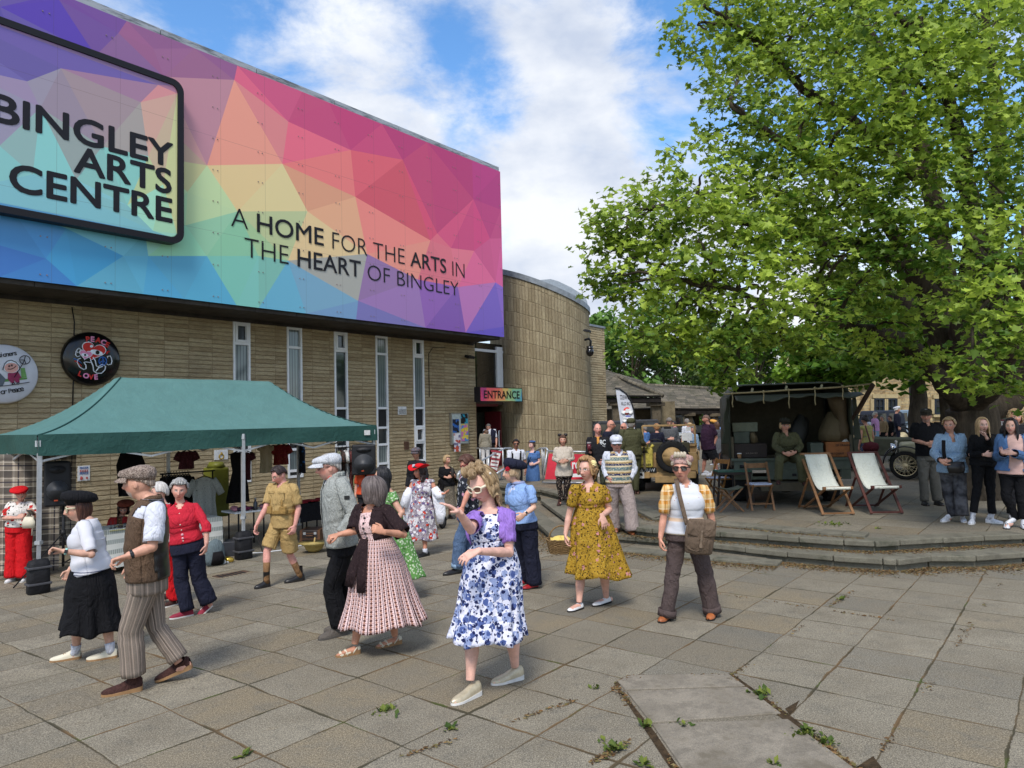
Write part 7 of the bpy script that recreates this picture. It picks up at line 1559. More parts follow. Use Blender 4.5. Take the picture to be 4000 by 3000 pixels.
class Person:
 def __init__(s,label,Z,at,top=None,H=None,yaw=0,hyaw=None,hpitch=0,hroll=0,J=None,z='plaza',sex='f',girth=1.0,tone=(206,160,138),group=None,vox=.0055,lips=None,brow=(80,60,46),stubble=0,dz=0,palm=None,curl=.45,hd=1.0,D=None,lean=0,stcol=(150,145,140),sit=False):
  s.zf=(lambda x,y:(Z[0]+x/Z[2],Z[1]+y/Z[2]));s.sc=Z[2]
  px,py=s.zf(*at)
  if D is not None:
   b=P(px,py,D);s.base=b;s.gz=b.z
  elif z=='plaza':s.base=GG(px,py);s.gz=s.base.z
  else:s.base=G(px,py,z);s.gz=z
  s.zmode=z if D is None else s.gz;s.D=depth(s.base)
  if H is None:H=(py-s.zf(0,top)[1])*s.D/FPX*1.0
  s.H=H;s.k=k=H/1.7;s.sex=sex;s.g=girth;s.hd=hd
  yr=math.radians(yaw);FH=Vector((CF.x,CF.y,0)).normalized();RH=Vector((FH.y,-FH.x,0))
  s.F=(-FH*math.cos(yr)-RH*math.sin(yr)).normalized();s.L=ZD.cross(s.F).normalized()
  sh=.178 if sex=='f' else .205
  T_=dict(hipc=(0,0,.92),neck=(0,-.015,1.425),head=(0,.025,1.575),hip_l=(.085,0,.90),knee_l=(.095,.015,.48),ank_l=(.10,-.03,.09),heel_l=(.10,-.075,0),toe_l=(.125,.165,0),sh_l=(sh*.93,-.012,1.375),elb_l=(sh*.93+.05,-.03,1.09),wri_l=(sh*.93+.055,.05,.85),tip_l=(sh*.93+.045,.08,.70))
  for n_ in list(T_):
   if n_.endswith('_l'):a,b,c=T_[n_];T_[n_[:-1]+'r']=(-a,b,c)
  s.J={n_:s.base+(s.L*a+s.F*b+ZD*c)*k for n_,(a,b,c)in T_.items()}
  if s.zmode=='plaza' or not isinstance(s.zmode,str):s.J={n_:p for n_,p in s.J.items()}
  dd={n_:depth(p)-s.D for n_,p in s.J.items()}
  J=J or{}
  for n_,q in J.items():
   if n_[:3]in('toe','hee')and len(q)==2:
    x,y=s.zf(*q);s.J[n_]=GG(x,y)if s.zmode=='plaza' else G(x,y,s.gz);dd[n_]=depth(s.J[n_])-s.D
  for sd in 'lr':
   if 'toe_'+sd in J and len(J['toe_'+sd])==2:
    t=depth(s.J['toe_'+sd])-s.D;h=dd['heel_'+sd]if 'heel_'+sd in J and len(J['heel_'+sd])==2 else t
    dd['ank_'+sd]=(t*.3+h*.7);dd['knee_'+sd]=dd['ank_'+sd]*.6+dd['hip_'+sd]*.4
  for n_,q in J.items():
   if n_[:3]in('toe','hee')and len(q)==2:continue
   x,y=s.zf(q[0],q[1]);s.J[n_]=P(x,y,s.D+(q[2]if len(q)>2 and q[2]is not None else dd[n_]))
  if 'neck' in J:
   for sd in 'lr':
    if 'sh_'+sd not in J:s.J['sh_'+sd]=s.J['neck']+(s.L*(T_['sh_'+sd][0])-ZD*.05)*k
    if 'elb_'+sd not in J:s.J['elb_'+sd]+=s.J['neck']-(s.base+(s.L*0+s.F*-.015+ZD*1.425)*k)
    if 'wri_'+sd not in J:s.J['wri_'+sd]+=s.J['neck']-(s.base+(s.F*-.015+ZD*1.425)*k)
    if 'tip_'+sd not in J:s.J['tip_'+sd]+=s.J['neck']-(s.base+(s.F*-.015+ZD*1.425)*k)
  if 'hipc' in J:
   for sd in 'lr':
    if 'hip_'+sd not in J:s.J['hip_'+sd]=s.J['hipc']+(s.L*T_['hip_'+sd][0]-ZD*.02)*k
  hy=math.radians(hyaw if hyaw is not None else yaw);f=(-FH*math.cos(hy)-RH*math.sin(hy)).normalized();hp=math.radians(hpitch)
  s.hF=(f*math.cos(hp)-ZD*math.sin(hp)).normalized();s.hL=ZD.cross(f).normalized();s.hU=s.hF.cross(s.hL)*-1
  s.hU=s.hL.cross(s.hF)*-1 if s.hL.cross(s.hF).z<0 else s.hL.cross(s.hF)
  hr=math.radians(hroll);s.hL,s.hU=s.hL*math.cos(hr)+s.hU*math.sin(hr),s.hU*math.cos(hr)-s.hL*math.sin(hr)
  s.hk=k*hd
  s.o=thing('person',label,'person',(s.base.x,s.base.y,s.base.z),group)
  s.skin=skin_mat(tone,lips,brow,stubble,stcol);s.palm=palm or{};s.curl=curl;s.vox=vox;s.sit=sit
  s.body()
 def hp(s,x,y,z):return s.J['head']+(s.hL*x+s.hF*y+s.hU*z)*s.hk
 def part(s,mb,name,m,**kw):return mb.build(name,m,s.o,**kw)
 def body(s):
  J,k,g=s.J,s.k,s.g;mb=MB()
  mb.sheet(lambda u,v:s.J['head']+(s.hL*(q:=head_pt(u,v)).x+s.hF*q.y+s.hU*q.z)*s.hk,64,56)
  for e in(-1,1):mb.sphere(s.hp(e*.076,-.012,-.008),(.009*k,.019*k,.030*k),10,8,rot=Matrix((s.hL,s.hF,s.hU)).transposed())
  nk=.052 if s.sex=='f' else .060
  mb.tube([J['neck']-ZD*.06*k,J['neck'],J['neck'].lerp(s.hp(0,-.02,-.09),.55),s.hp(0,-.012,-.06)],[(nk*1.7*k,nk*1.1*k),(nk*1.08*k,nk*1.0*k),nk*.95*k,nk*.95*k],18,True,ref=s.L)
  pts,rad=s.rings(.90);mb.tube(pts,rad,24,True,ref=s.L)
  for sd,e in(('l',1),('r',-1)):
   a,b,c,t=J['sh_'+sd],J['elb_'+sd],J['wri_'+sd],J['tip_'+sd];q=k*(.94+.06*g)*(1.0 if s.sex=='f' else 1.1)
   mb.tube([a,a.lerp(b,.3),a.lerp(b,.8),b,b.lerp(c,.25),b.lerp(c,.7),c],[.040*q*g,.041*q*g,.036*q,.035*q,.037*q,.029*q,.0245*q],14)
   mb.sphere(a,.042*k*g,12,8);mb.sphere(b,.037*q,10,8)
   pn=s.palm.get(sd)or(-s.L*e*.8+s.F*-.2);cu=s.curl if not isinstance(s.curl,dict)else s.curl.get(sd,.45)
   hand_geo(mb,c,t,pn,k*(1.0 if s.sex=='f' else 1.1),cu,e)
   h,n,f,hl,to=J['hip_'+sd],J['knee_'+sd],J['ank_'+sd],J['heel_'+sd],J['toe_'+sd];w=k*(.7+.3*g)
   mb.tube([h,h.lerp(n,.35),h.lerp(n,.85),n,n.lerp(f,.28),n.lerp(f,.65),f],[.080*w,.076*w,.054*w,.050*w,.053*w,.039*w,.032*k],16)
   fd=(to-hl);fl=fd.length;fd.normalize()
   mb.tube([hl+ZD*.035*k+fd*.012,f.lerp(hl+fd*.06*k,.55),hl+fd*(fl*.5)+ZD*.035*k,hl+fd*(fl*.8)+ZD*.024*k,hl+fd*fl*.96+ZD*.014*k],[.024*k,(.030*k,.034*k),(.034*k,.026*k),(.038*k,.018*k),(.026*k,.010*k)],12)
  me=bpy.data.meshes.new('body');o3=ORIG[s.o.name]
  me.from_pydata([(v[0]-o3.x,v[1]-o3.y,v[2]-o3.z)for v in mb.v],[],mb.f);
  bm=bmesh.new();bm.from_mesh(me);bmesh.ops.remove_doubles(bm,verts=bm.verts,dist=1e-5);bmesh.ops.recalc_face_normals(bm,faces=bm.faces);bm.to_mesh(me);bm.free()
  ob=bpy.data.objects.new('body',me);COL.objects.link(ob);ob.parent=s.o;ORIG[ob.name]=o3.copy()
  md=ob.modifiers.new('r','REMESH');md.mode='VOXEL';md.voxel_size=s.vox;md.use_smooth_shade=True
  ms=ob.modifiers.new('s','SMOOTH');ms.factor=.5;ms.iterations=2
  PENDING.append((ob,s));s.bodyo=ob
 def spine(s,t):return s.J['neck'].lerp(s.J['hipc'],t)
 def rings(s,ease,t0=-.02,t1=1.12,n=30,add=0.0):
  0
  if s.sex=='f':tab=[(-.03,.056,.056,-.01),(.02,.085,.066,-.008),(.07,.145,.078,-.004),(.13,.176,.088,0),(.24,.172,.105,.012),(.40,.162,.122,.024),(.52,.148,.112,.014),(.64,.138,.104,.006),(.80,.160,.118,.002),(.95,.182,.130,-.006),(1.12,.180,.132,-.01)]
  else:tab=[(-.03,.062,.062,-.01),(.02,.095,.072,-.008),(.07,.165,.084,-.004),(.13,.200,.096,0),(.24,.198,.112,.010),(.40,.186,.120,.014),(.52,.176,.120,.014),(.64,.168,.120,.012),(.80,.168,.122,.006),(.95,.174,.124,0),(1.12,.172,.124,-.004)]
  pts,rad=[],[]
  for i in range(n+1):
   t=t0+(t1-t0)*i/n
   for j in range(len(tab)-1):
    if t<=tab[j+1][0]:break
   a,b=tab[j],tab[j+1];q=min(max((t-a[0])/(b[0]-a[0]),0),1);q=q*q*(3-2*q)
   w,d,f=(a[m]*(1-q)+b[m]*q for m in(1,2,3));gg=1+(s.g-1)*min(1,max(0,(t-.05)/.3));bel=(s.g-1)*.10*math.exp(-((t-.66)/.25)**2)
   pts.append(s.spine(t)+s.F*(f+bel)*s.k);rad.append((w*s.k*ease*(1+(gg-1)*.7)+add,(d*gg*s.k*ease+bel*.6)+add))
  return pts,rad
 def garment_top(s,name,m,t1=.95,ease=1.07,sleeves=.5,cut=None,t0=-.005,add=.006,slr=(.060,.056,.05),amp=.008,flare=0,mat_idx=None,smooth_hem=True,slv_m=None,puff=0):
  0
  n=34;segs=56;pts,rad=s.rings(ease,t0,t1,n,add);mb=MB()
  if flare:rad=[(a*(1+flare*max(0,(i/n-.6)/.4)),b*(1+flare*max(0,(i/n-.6)/.4)))for i,(a,b)in enumerate(rad)]
  mb.tube(pts,rad,segs,False,ref=s.L)
  W_=segs+1;vs=[]
  for i,v in enumerate(mb.v):
   p=Vector(v);r,c=divmod(i,W_);c2=pts[r];d=(p-c2);tt=r/n;low=.4+.6*tt
   th=2*PI*c/segs
   d2=d.normalized()*(wr(p,amp*low,8,s.D)+.004*math.sin(p.z*60+th*3)*max(0,1-abs((t0+(t1-t0)*tt)-.62)/.2))
   vs.append(tuple(p+d2))
  mb.v=vs
  if cut:
   keep_f,keep_u,keep_m,keep_s,keep_c=[],[],[],[],[]
   for f,u,mi,sm,cc in zip(mb.f,mb.uv,mb.mi,mb.sm,mb.col):
    c=sum((Vector(mb.v[i])for i in f),Vector())/len(f);r=f[0]//W_;t=t0+(t1-t0)*(r+.5)/n;d=c-pts[min(r,n)]
    if not cut(d.dot(s.L)/s.k,t,d.dot(s.F)>0):keep_f.append(f);keep_u.append(u);keep_m.append(mi);keep_s.append(sm);keep_c.append(cc)
   mb.f,mb.uv,mb.mi,mb.sm,mb.col=keep_f,keep_u,keep_m,keep_s,keep_c
  ob=mb.build(name,m if isinstance(m,list)else[m],s.o,solid=.004)
  if sleeves:
   slr=(max(slr[0]*.84,.053),max(slr[1]*.80,.047),max(slr[2]*.84,.040))
   for sd in 'lr':
    sl=MB()
    se=sleeves[sd]if isinstance(sleeves,dict)else sleeves
    if not se:continue
    a,b,c=s.J['sh_'+sd],s.J['elb_'+sd],s.J['wri_'+sd];e=1 if sd=='l' else-1;inn=a-s.L*e*.06*s.k+ZD*.004*s.k
    path=[inn,a-ZD*.004];rr=[slr[0]*.80,slr[0]*1.0+puff*.6]
    N=max(6,int(se*9))
    for i in range(1,N+1):
     q=se*i/N;p=a.lerp(b,q)if q<=1 else b.lerp(c,q-1);r0=slr[0]+(slr[1]-slr[0])*min(q,1)if q<=1 else slr[1]+(slr[2]-slr[1])*(q-1)
     if puff:r0+=puff*math.sin(PI*min(1,i/N*.9+.15))
     path.append(p);rr.append(r0)
    base=len(sl.v);sl.tube(path,[r*s.k*(.70+.30*s.g)for r in rr],22,False,ref=s.F)
    for i in range(base,len(sl.v)):
     p=Vector(sl.v[i]);row=(i-base)//23;cc=path[min(row,len(path)-1)];d=(p-cc);q=row/len(path)
     sl.v[i]=tuple(p+d.normalized()*(wr(p,amp*1.1,10,3+s.D)+.005*math.sin(row*1.9+math.atan2(d.x,d.z)*2)*(1 if .3<q<.75 else .3)))
    sl.build('sleeve',slv_m or(m[0]if isinstance(m,list)else m),s.o,solid=.004)
  return ob
 def skirt(s,name,m,hem,wl,wr_,t_w=.62,folds=11,amp=.06,depthk=.8,wr2=0,drop=0,ease=1.08,nv=26,shift=0,hemdip=0.0):
  0
  pts,rad=s.rings(ease,t_w,t_w+.01,1,.006);c0=pts[0];r0=rad[0]
  x0,y0=s.zf(wl,hem);x1,_=s.zf(wr_,hem);a=P(x0,y0,s.D);b=P(x1,y0,s.D);cc=(a+b)/2+CF*shift;hw=(b-a).length/2;hl=s.hipd if hasattr(s,'hipd')else None
  RH=Vector((CR.x,CR.y,0)).normalized();FHh=Vector((CF.x,CF.y,0)).normalized();ph=s.D*3.1
  mb=MB()
  def fn(u,v):
   th=2*PI*u;e=v**1.05;p0=c0+s.L*(r0[0]*math.cos(th))+ZD.cross(s.L)*(r0[1]*math.sin(th))
   vec=s.L*math.cos(th)+ZD.cross(s.L)*math.sin(th);rx,ry=vec.dot(RH),vec.dot(FHh)
   f=1+amp*1.35*v**.8*(math.sin(folds*th+ph+math.sin(3*th)*1.2)+.5*math.sin(folds*1.7*th+1))
   p1=cc+(RH*(rx*hw)+FHh*(ry*hw*depthk))*f+ZD*(-.02*math.sin(5*th+ph)-hemdip*rx*hw)
   hip=.30*math.sin(PI*min(1,v*1.4))*(1-v);q=p0.lerp(p1,e)+(vec*hip*.13*s.k)
   q.z=p0.z+(p1.z-p0.z)*v
   return q+vec*wr(q,.012*min(1,v*2),6,ph)
  circ=2*PI*(hw*.75);L=c0.z-cc.z
  mb.sheet(fn,110,nv,uvfn=lambda u,v:(u*circ,v*L))
  return mb.build(name,m if isinstance(m,list)else[m],s.o,solid=.004)
 def trousers(s,m,hemw=.09,kneew=.088,thigh=.105,t_w=.60,ease=1.05,short=None,name='trousers',amp=.010,end=.0,crease=0):
  mb=MB();k,g=s.k,s.g;pts,rad=s.rings(ease,t_w,1.14,14,.006);mb.tube(pts,rad,44,True,ref=s.L,uvscale=1.0)
  n0=len(mb.v)
  for sd,e in(('l',1),('r',-1)):
   h,kn,an=s.J['hip_'+sd],s.J['knee_'+sd],s.J['ank_'+sd];top=s.spine(.88)+s.L*e*.07*k
   path=[top,h-ZD*.03*k];kneew=max(kneew*.84,.064);hemw=max(hemw*(.82 if hemw<.14 else .9),.052);thigh*=.95;rr=[.080*g,.092*g];N=18;end_=2.0 if short is None else short
   for i in range(1,N+1):
    q=end_*i/N;p=h.lerp(kn,q)if q<=1 else kn.lerp(an-ZD*end*k,q-1);r=thigh*g+(kneew-thigh*g)*min(q,1)if q<=1 else kneew+(hemw-kneew)*(q-1)
    path.append(p);rr.append(r)
   b0=len(mb.v);mb.tube(path,[(r*k,r*k*1.0)for r in rr],34,False,ref=s.L,uvscale=1.0)
   for i in range(b0,len(mb.v)):
    p=Vector(mb.v[i]);row=(i-b0)//35;d=p-path[min(row,len(path)-1)];q=row/len(path);ang=math.atan2(d.dot(s.F),d.dot(s.L))
    kn_=math.exp(-((q-.52)/.10)**2)+.8*math.exp(-((q-.97)/.08)**2)+.5*math.exp(-((q-.12)/.1)**2)
    mb.v[i]=tuple(p+d.normalized()*(wr(p,amp,9,e*3+s.D)+.007*kn_*math.sin(row*2.1+ang*1.5)+crease*max(0,math.cos(ang-PI/2))**8))
   for row in(0,):pass
  for i in range(len(mb.uv)):mb.uv[i]=[(u*.62,v)for u,v in mb.uv[i]]
  return mb.build(name,m if isinstance(m,list)else[m],s.o,solid=.003)
 def shoes(s,m,sole=None,style='shoe',sd_='lr',hgt=1.0,heel=0.0,wid=1.0,sock=None,sockh=.16):
  sole=sole or plain('dark_sole',rgb(38,34,32),.8)
  for sd in sd_:
   hl,to,an=s.J['heel_'+sd].copy(),s.J['toe_'+sd].copy(),s.J['ank_'+sd];k=s.k*(1.0 if s.sex=='f' else 1.08);fd=to-hl;L=fd.length
   if L<.2*k:to=hl+fd.normalized()*.24*k;fd=to-hl;L=fd.length
   if L>.32*k:hl=to-fd.normalized()*.29*k;fd=to-hl;L=fd.length
   fd.normalize();sx=ZD.cross(fd).normalized()
   up=fd.cross(sx).normalized();up=up if up.z>0 else-up
   prof=[(0,.020,.050),(.04,.031,.066),(.14,.035,.074),(.30,.036,.074),(.42,.037,.062),(.56,.041,.050),(.72,.043,.042),(.86,.036,.034),(.95,.023,.026),(1.0,.006,.016)]
   mb=MB();rows=[];N=16;vs=[]
   for t,w,h in prof:
    c=hl+fd*L*t;hb=.014+heel*max(0,1-t*1.6)
    hh=hb+(h*hgt if style!='sandal' else h*.5*hgt)
    for j in range(N+1):
     a=PI*j/N;x=w*wid*math.cos(a);z=hb+(hh-hb)*math.sin(a)**.8
     vs.append(c+sx*x*k+up*z*k)
   fs=[(i*(N+1)+j,i*(N+1)+j+1,(i+1)*(N+1)+j+1,(i+1)*(N+1)+j)for i in range(len(prof)-1)for j in range(N)]
   if style=='sandal':fs=[f for f in fs if(f[0]//(N+1))in(0,1,4,6)]
   mb.add(vs,fs,None,0)
   if style in('boot','shoe','trainer'):
    top=an+ZD*(.02 if style!='boot' else .10)*k;mid=hl+fd*L*.22+up*.055*k
    mb.tube([mid,mid.lerp(top,.6),top],[(.033*k,.044*k),(.037*k,.042*k),(.040*k,.043*k)]if style=='boot' else[(.034*k,.05*k),(.034*k,.044*k),(.035*k,.038*k)],16,False,ref=sx)
   if style=='sandal':
    for t,hh in((.58,.052),(.78,.042)):mb.tube([hl+fd*L*t+sx*.043*k+up*.012*k,hl+fd*L*(t+.06)+sx*.02*k+up*hh*k,hl+fd*L*(t+.03)-sx*.02*k+up*hh*k,hl+fd*L*t-sx*.043*k+up*.012*k],[(.012*k,.004*k)]*4,8)
    mb.tube([hl+fd*.02*k+sx*.0*k+up*.075*k,hl+fd*L*.2+sx*.036*k+up*.06*k,hl+fd*L*.34+sx*.036*k+up*.02*k],[.006*k]*3,6);mb.tube([hl+fd*.02*k+up*.075*k,hl+fd*L*.2-sx*.036*k+up*.06*k,hl+fd*L*.34-sx*.036*k+up*.02*k],[.006*k]*3,6)
   if style in('trainer','laced'):
    for t in(.36,.42,.48,.54):c=hl+fd*L*t+up*(.078-.05*(t-.3))*k*hgt;mb.bar(c-sx*.018*k,c+sx*.018*k,.006*k,.006*k,mi=1)
   out=[];
   for t,w,h in prof:out.append(hl+fd*L*t+sx*(w*wid+.003)*k)
   for t,w,h in prof[::-1]:out.append(hl+fd*L*t-sx*(w*wid+.003)*k)
   n=len(out)
   bot=[p+up*.001 for p in out];tp=[p+up*(.017+heel*max(0,1-(p-hl).dot(fd)/L*1.6))*k for p in out]
   mb.add(bot+tp,[tuple(range(n))[::-1],tuple(range(n,2*n))]+[(i,(i+1)%n,n+(i+1)%n,n+i)for i in range(n)],None,1,False)
   mb.build('shoe',[m,sole],s.o)
   if sock:
    mb=MB();kn=s.J['knee_'+sd];b=hl+fd*L*.22+up*.06*k;t_=an.lerp(kn,sockh/.4);mb.tube([b,an,an.lerp(t_,.5),t_],[.038*k,.037*k,.041*k,.044*k*(.8+.2*s.g)],16,False);mb.build('sock',sock,s.o,solid=.004)
 def hair(s,m,off=.014,front=52,side=98,back=122,length=0.0,lback=None,lfront=None,fw=62,curl=0.0,wave=0,flat=0,amp=.004,bulge=0.0,inward=.15,part_=0,name='hair',topk=1.0,seed=0):
  0
  NU,N1,N2=120,18,16;lback=length if lback is None else lback;lfront=length if lfront is None else lfront;mb=MB()
  def fn(u,v):
   ph=(u-.5)*2*PI;ap=abs(ph)*180/PI
   w=min(1,max(0,(ap-fw)/18));w=w*w*(3-2*w);wb=min(1,max(0,(ap-115)/40));end=front+(side+(back-side)*wb-front)*w
   ln=(lfront+(lback-lfront)*wb)*w
   i=v*(N1+N2)
   st=noise.noise(Vector((math.sin(ph)*14+seed,math.cos(ph)*14,v*1.2+seed)))*amp*2+amp*math.sin(ph*37+v*3+seed)*.7
   if i<=N1:
    q=i/N1;th=math.radians(end)*q;r=off+bulge*math.sin(PI*min(1,q*1.1))+st*(.3+.7*q)
    x,y,z=(.076+r)*math.sin(th)*math.sin(ph),(.096+r)*math.sin(th)*math.cos(ph)-.004,(.117+r*topk)*math.cos(th)
    if curl:c=noise.noise(Vector((x*38+seed,y*38,z*38)))*curl;x*=1+c/.08;y*=1+c/.08;z+=c*.6
    return s.hp(x,y,z)
   q=(i-N1)/N2;th=math.radians(end);r=off+st
   x,y,z=(.076+r)*math.sin(th)*math.sin(ph),(.096+r)*math.sin(th)*math.cos(ph)-.004,(.117+r*topk)*math.cos(th)
   k2=1-inward*q*q*(1 if ln else 0)+(.10*math.sin(q*9+ph*2)*wave);z2=z-ln*q
   if curl and ln:c=noise.noise(Vector((x*30+seed,y*30,z2*30)))*curl*1.5;x+=c;y+=c*.6
   if ln>.2 and ap>60:y-=.02*q;y*=(1-.1*q)
   base=s.hp(x*k2,y*k2,z)
   return base-ZD*(ln*q*s.hk)*(.85)-s.hU*(ln*q*s.hk*.15)
  mb.sheet(fn,NU,N1+N2,uvfn=lambda u,v:(u,v))
  return mb.build(name,m,s.o,solid=.012*s.hk)
 def glasses(s,frame,lens=None,w=.030,h=.020,thick=.0032,round_=False,z=.005,name='glasses',wing=0):
  mb=MB();lb=MB();Y=.094
  for e in(-1,1):
   pts=[]
   for i in range(20):
    a=2*PI*i/20;ca,sa=math.cos(a),math.sin(a)
    px=(abs(ca)**.7)*math.copysign(1,ca)*w;pz=(abs(sa)**.8)*math.copysign(1,sa)*h
    if wing and ca*e>0 and sa>0:px*=1+wing*ca*e;pz*=1+wing
    pts.append(s.hp(e*.034+px,Y-.012*abs((e*.034+px)/.06)**2,z+pz))
   mb.tube(pts+[pts[0],pts[1]],thick*s.hk,6,False);lb.add(pts,[tuple(range(20))],None,0,False)
   mb.tube([s.hp(e*(.034+w),Y-.014,z+h*.5),s.hp(e*.080,.05,z+h*.5),s.hp(e*.083,-.012,z+h*.3)],[(thick*s.hk,thick*1.8*s.hk)]*3,6)
  mb.tube([s.hp(-.006,Y+.004,z+.006),s.hp(.006,Y+.004,z+.006)],thick*s.hk,6)
  o=mb.build(name,frame,s.o)
  if lens:lb.build('lens',lens,o)
  return o
 def beret(s,m,tilt=(0.03,-.02),R=.135,H=.055,zc=.085,band=.082,name='hat'):
  mb=MB();c=lambda r,z,a,sh:s.hp(r*math.cos(a)+tilt[0]*sh,r*math.sin(a)*1.12+tilt[1]*sh-.004,z)
  prof=[(band,zc-.045,0),(band+.004,zc-.02,0),(R*.85,zc-.012,.7),(R,zc+.008,1),(R*.92,zc+H*.7,1.1),(R*.6,zc+H,1),(.02,zc+H*1.08,.8),(.002,zc+H*1.08,.8)]
  vs=[];NS=48
  for i,(r,z,sh)in enumerate(prof):
   for j in range(NS+1):
    a=2*PI*j/NS;vs.append(c(r,z+tilt[1]*0+(r*math.cos(a)*tilt[0]*-2+r*math.sin(a)*.42)*(.6 if i else .35),a,sh)+ZD*wr(c(r,z,a,sh),.004 if 1<i<6 else 0,18))
  mb.add(vs,[(i*(NS+1)+j,i*(NS+1)+j+1,(i+1)*(NS+1)+j+1,(i+1)*(NS+1)+j)for i in range(len(prof)-1)for j in range(NS)])
  return mb.build(name,m,s.o,solid=.004)
 def flat_cap(s,m,name='cap',puff=0.0,peak=.058,zc=.034):
  0
  mb=MB();NS=48;prof=[(1.0,0),(1.08+puff,.022),(1.10+puff,.045+puff*.1),(.98+puff,.070+puff*.2),(.62,.088+puff*.3),(.02,.092+puff*.3)];vs=[]
  for i,(r,z)in enumerate(prof):
   for j in range(NS+1):
    a=2*PI*j/NS;x=.083*r*math.cos(a);y=.104*r*math.sin(a);fr=max(0,math.sin(a));fwd=.030*fr*(1 if 1<=i<=4 else .3);zz_=zc+z-(.030*fr*(1 if i>1 else .3))*(i/5 if i else 0)+.012*(-math.sin(a))*(i==0)*-1
    vs.append(s.hp(x,y+fwd-.006,zz_+wr(s.hp(x,y,z),.003,20)))
  mb.add(vs,[(i*(NS+1)+j,i*(NS+1)+j+1,(i+1)*(NS+1)+j+1,(i+1)*(NS+1)+j)for i in range(len(prof)-1)for j in range(NS)])
  def pk(u,v):
   a=math.radians(25+130*u);x=.083*math.cos(a);y=.104*math.sin(a);ext=peak*v*math.sin(PI*u)**.5;return s.hp(x*(1+.15*v),y+ext+.006,zc+.018-.034*v-.010*v*abs(math.cos(a)))
  mb.sheet(pk,20,6)
  return mb.build(name,m,s.o,solid=.006)
 def collar(s,m,h=.045,t=.0,spread=.018,name='collar',open_=.5):
  mb=MB();pts,rad=s.rings(1.0,t,t+.01,1,.008);c=pts[0];a,b=rad[0];NS=40;a0=open_
  def fn(u,v):
   th=PI/2+a0+(2*PI-2*a0)*u;x=math.cos(th);y=math.sin(th);up=(h if v<.5 else h*(2-2*v)*.9-(.010))if True else 0
   q=v*2
   if q<=1:rr=1.0-.06*q;zz_=h*q
   else:rr=.94+spread*12*(q-1)*.5;zz_=h*(1-.75*(q-1))
   dip=-.03*max(0,y)
   return c+(s.L*a*x*rr*.82+s.F*b*y*rr*.95)+ZD*((zz_-.01+dip)*s.k)
  mb.sheet(fn,NS,6);return mb.build(name,m,s.o,solid=.004)
 def band(s,name,m,t,h,add=.012,ease=1.07):
  pts,rad=s.rings(ease,t-h/2,t+h/2,4,add);mb=MB();mb.tube(pts,rad,40,False,ref=s.L);return mb.build(name,m,s.o,solid=.006)
 def buttons(s,m,n,ta,tb,r=.008,x=0,ease=1.07,add=.012):
  mb=MB()
  for i in range(n):
   t=ta+(tb-ta)*i/max(1,n-1);pts,rad=s.rings(ease,t,t+.01,1,add+.004);p=pts[0]+s.F*rad[0][1]+s.L*x*s.k;mb.sphere(p,(r,r,r),8,6)
  mb.build('button_row',m,s.o)
 def watch(s,sd,m,face):
  a,b=s.J['wri_'+sd],s.J['elb_'+sd];d=(b-a).normalized();c=a+d*.03*s.k;mb=MB();mb.tube([c-d*.010,c+d*.010],[.031*s.k]*2,18,False);o=mb.build('watch_strap',m,s.o,solid=.003)
  n=(CP-c).normalized();n=(n-d*n.dot(d)).normalized();mb=MB();mb.box(c+n*.031*s.k,(.026,.03,.008),Matrix((d,n.cross(d),n)).transposed());mb.build('watch_face',face,o,bevel=.003)
def finish_people():
 bpy.context.view_layer.update();dg=bpy.context.evaluated_depsgraph_get();done=[]
 for ob,s in PENDING:
  me=bpy.data.meshes.new_from_object(ob.evaluated_get(dg));done.append((ob,s,me))
 for ob,s,me in done:
  old=ob.data;ob.modifiers.clear();ob.data=me;me.name='body';bpy.data.meshes.remove(old);me.materials.clear();me.materials.append(s.skin)
  n=len(me.vertices);co=np.empty(n*3);me.vertices.foreach_get('co',co);co=co.reshape(-1,3)+np.array(ORIG[s.o.name]);d=co-np.array(s.J['head'])
  hl=np.stack([d@np.array(s.hL),d@np.array(s.hF),d@np.array(s.hU)],1)/s.hk
  at=me.attributes.new('HL','FLOAT_VECTOR','POINT');at.data.foreach_set('vector',hl.ravel().astype(np.float32))
  for p in me.polygons:p.use_smooth=True
# ---------------------------------------------------------------- the dancers and onlookers
_A,_B,_C,_D,_E,_F,_G,_H=(0,1750,1.659),(950,1700,1.843),(1500,1700,1.508),(2150,1600,1.843),(1800,1400,2.766),(2300,1350,2.766),(2700,1450,2.5525),(3300,1500,2.553)
_fix=Person.__init__
def _init(s,*a,**kw):
 J=kw.get('J')
 if J:
  Z=a[1]
  for sd in 'lr':
   q=J.get('heel_'+sd)
   if q and len(q)==3 and q[2]=='t':
    tx,ty=Z[0]+J['toe_'+sd][0]/Z[2],Z[1]+J['toe_'+sd][1]/Z[2];zz_=kw.get('z','plaza')
    t=GG(tx,ty)if zz_=='plaza' else G(tx,ty,zz_);ax,ay=Z[0]+a[2][0]/Z[2],Z[1]+a[2][1]/Z[2]
    b=GG(ax,ay)if zz_=='plaza' else G(ax,ay,zz_);J['heel_'+sd]=(q[0],q[1],depth(t)-depth(b)+.06)
 _fix(s,*a,**kw)
Person.__init__=_init
def vcut(depth_,width):return lambda x,t,fr:fr and t<depth_ and abs(x)<width*(1-max(0,t)/depth_)+.012
def open_front(w0,w1=None):
 w1=w0 if w1 is None else w1
 return lambda x,t,fr:fr and abs(x)<w0+(w1-w0)*max(0,t)
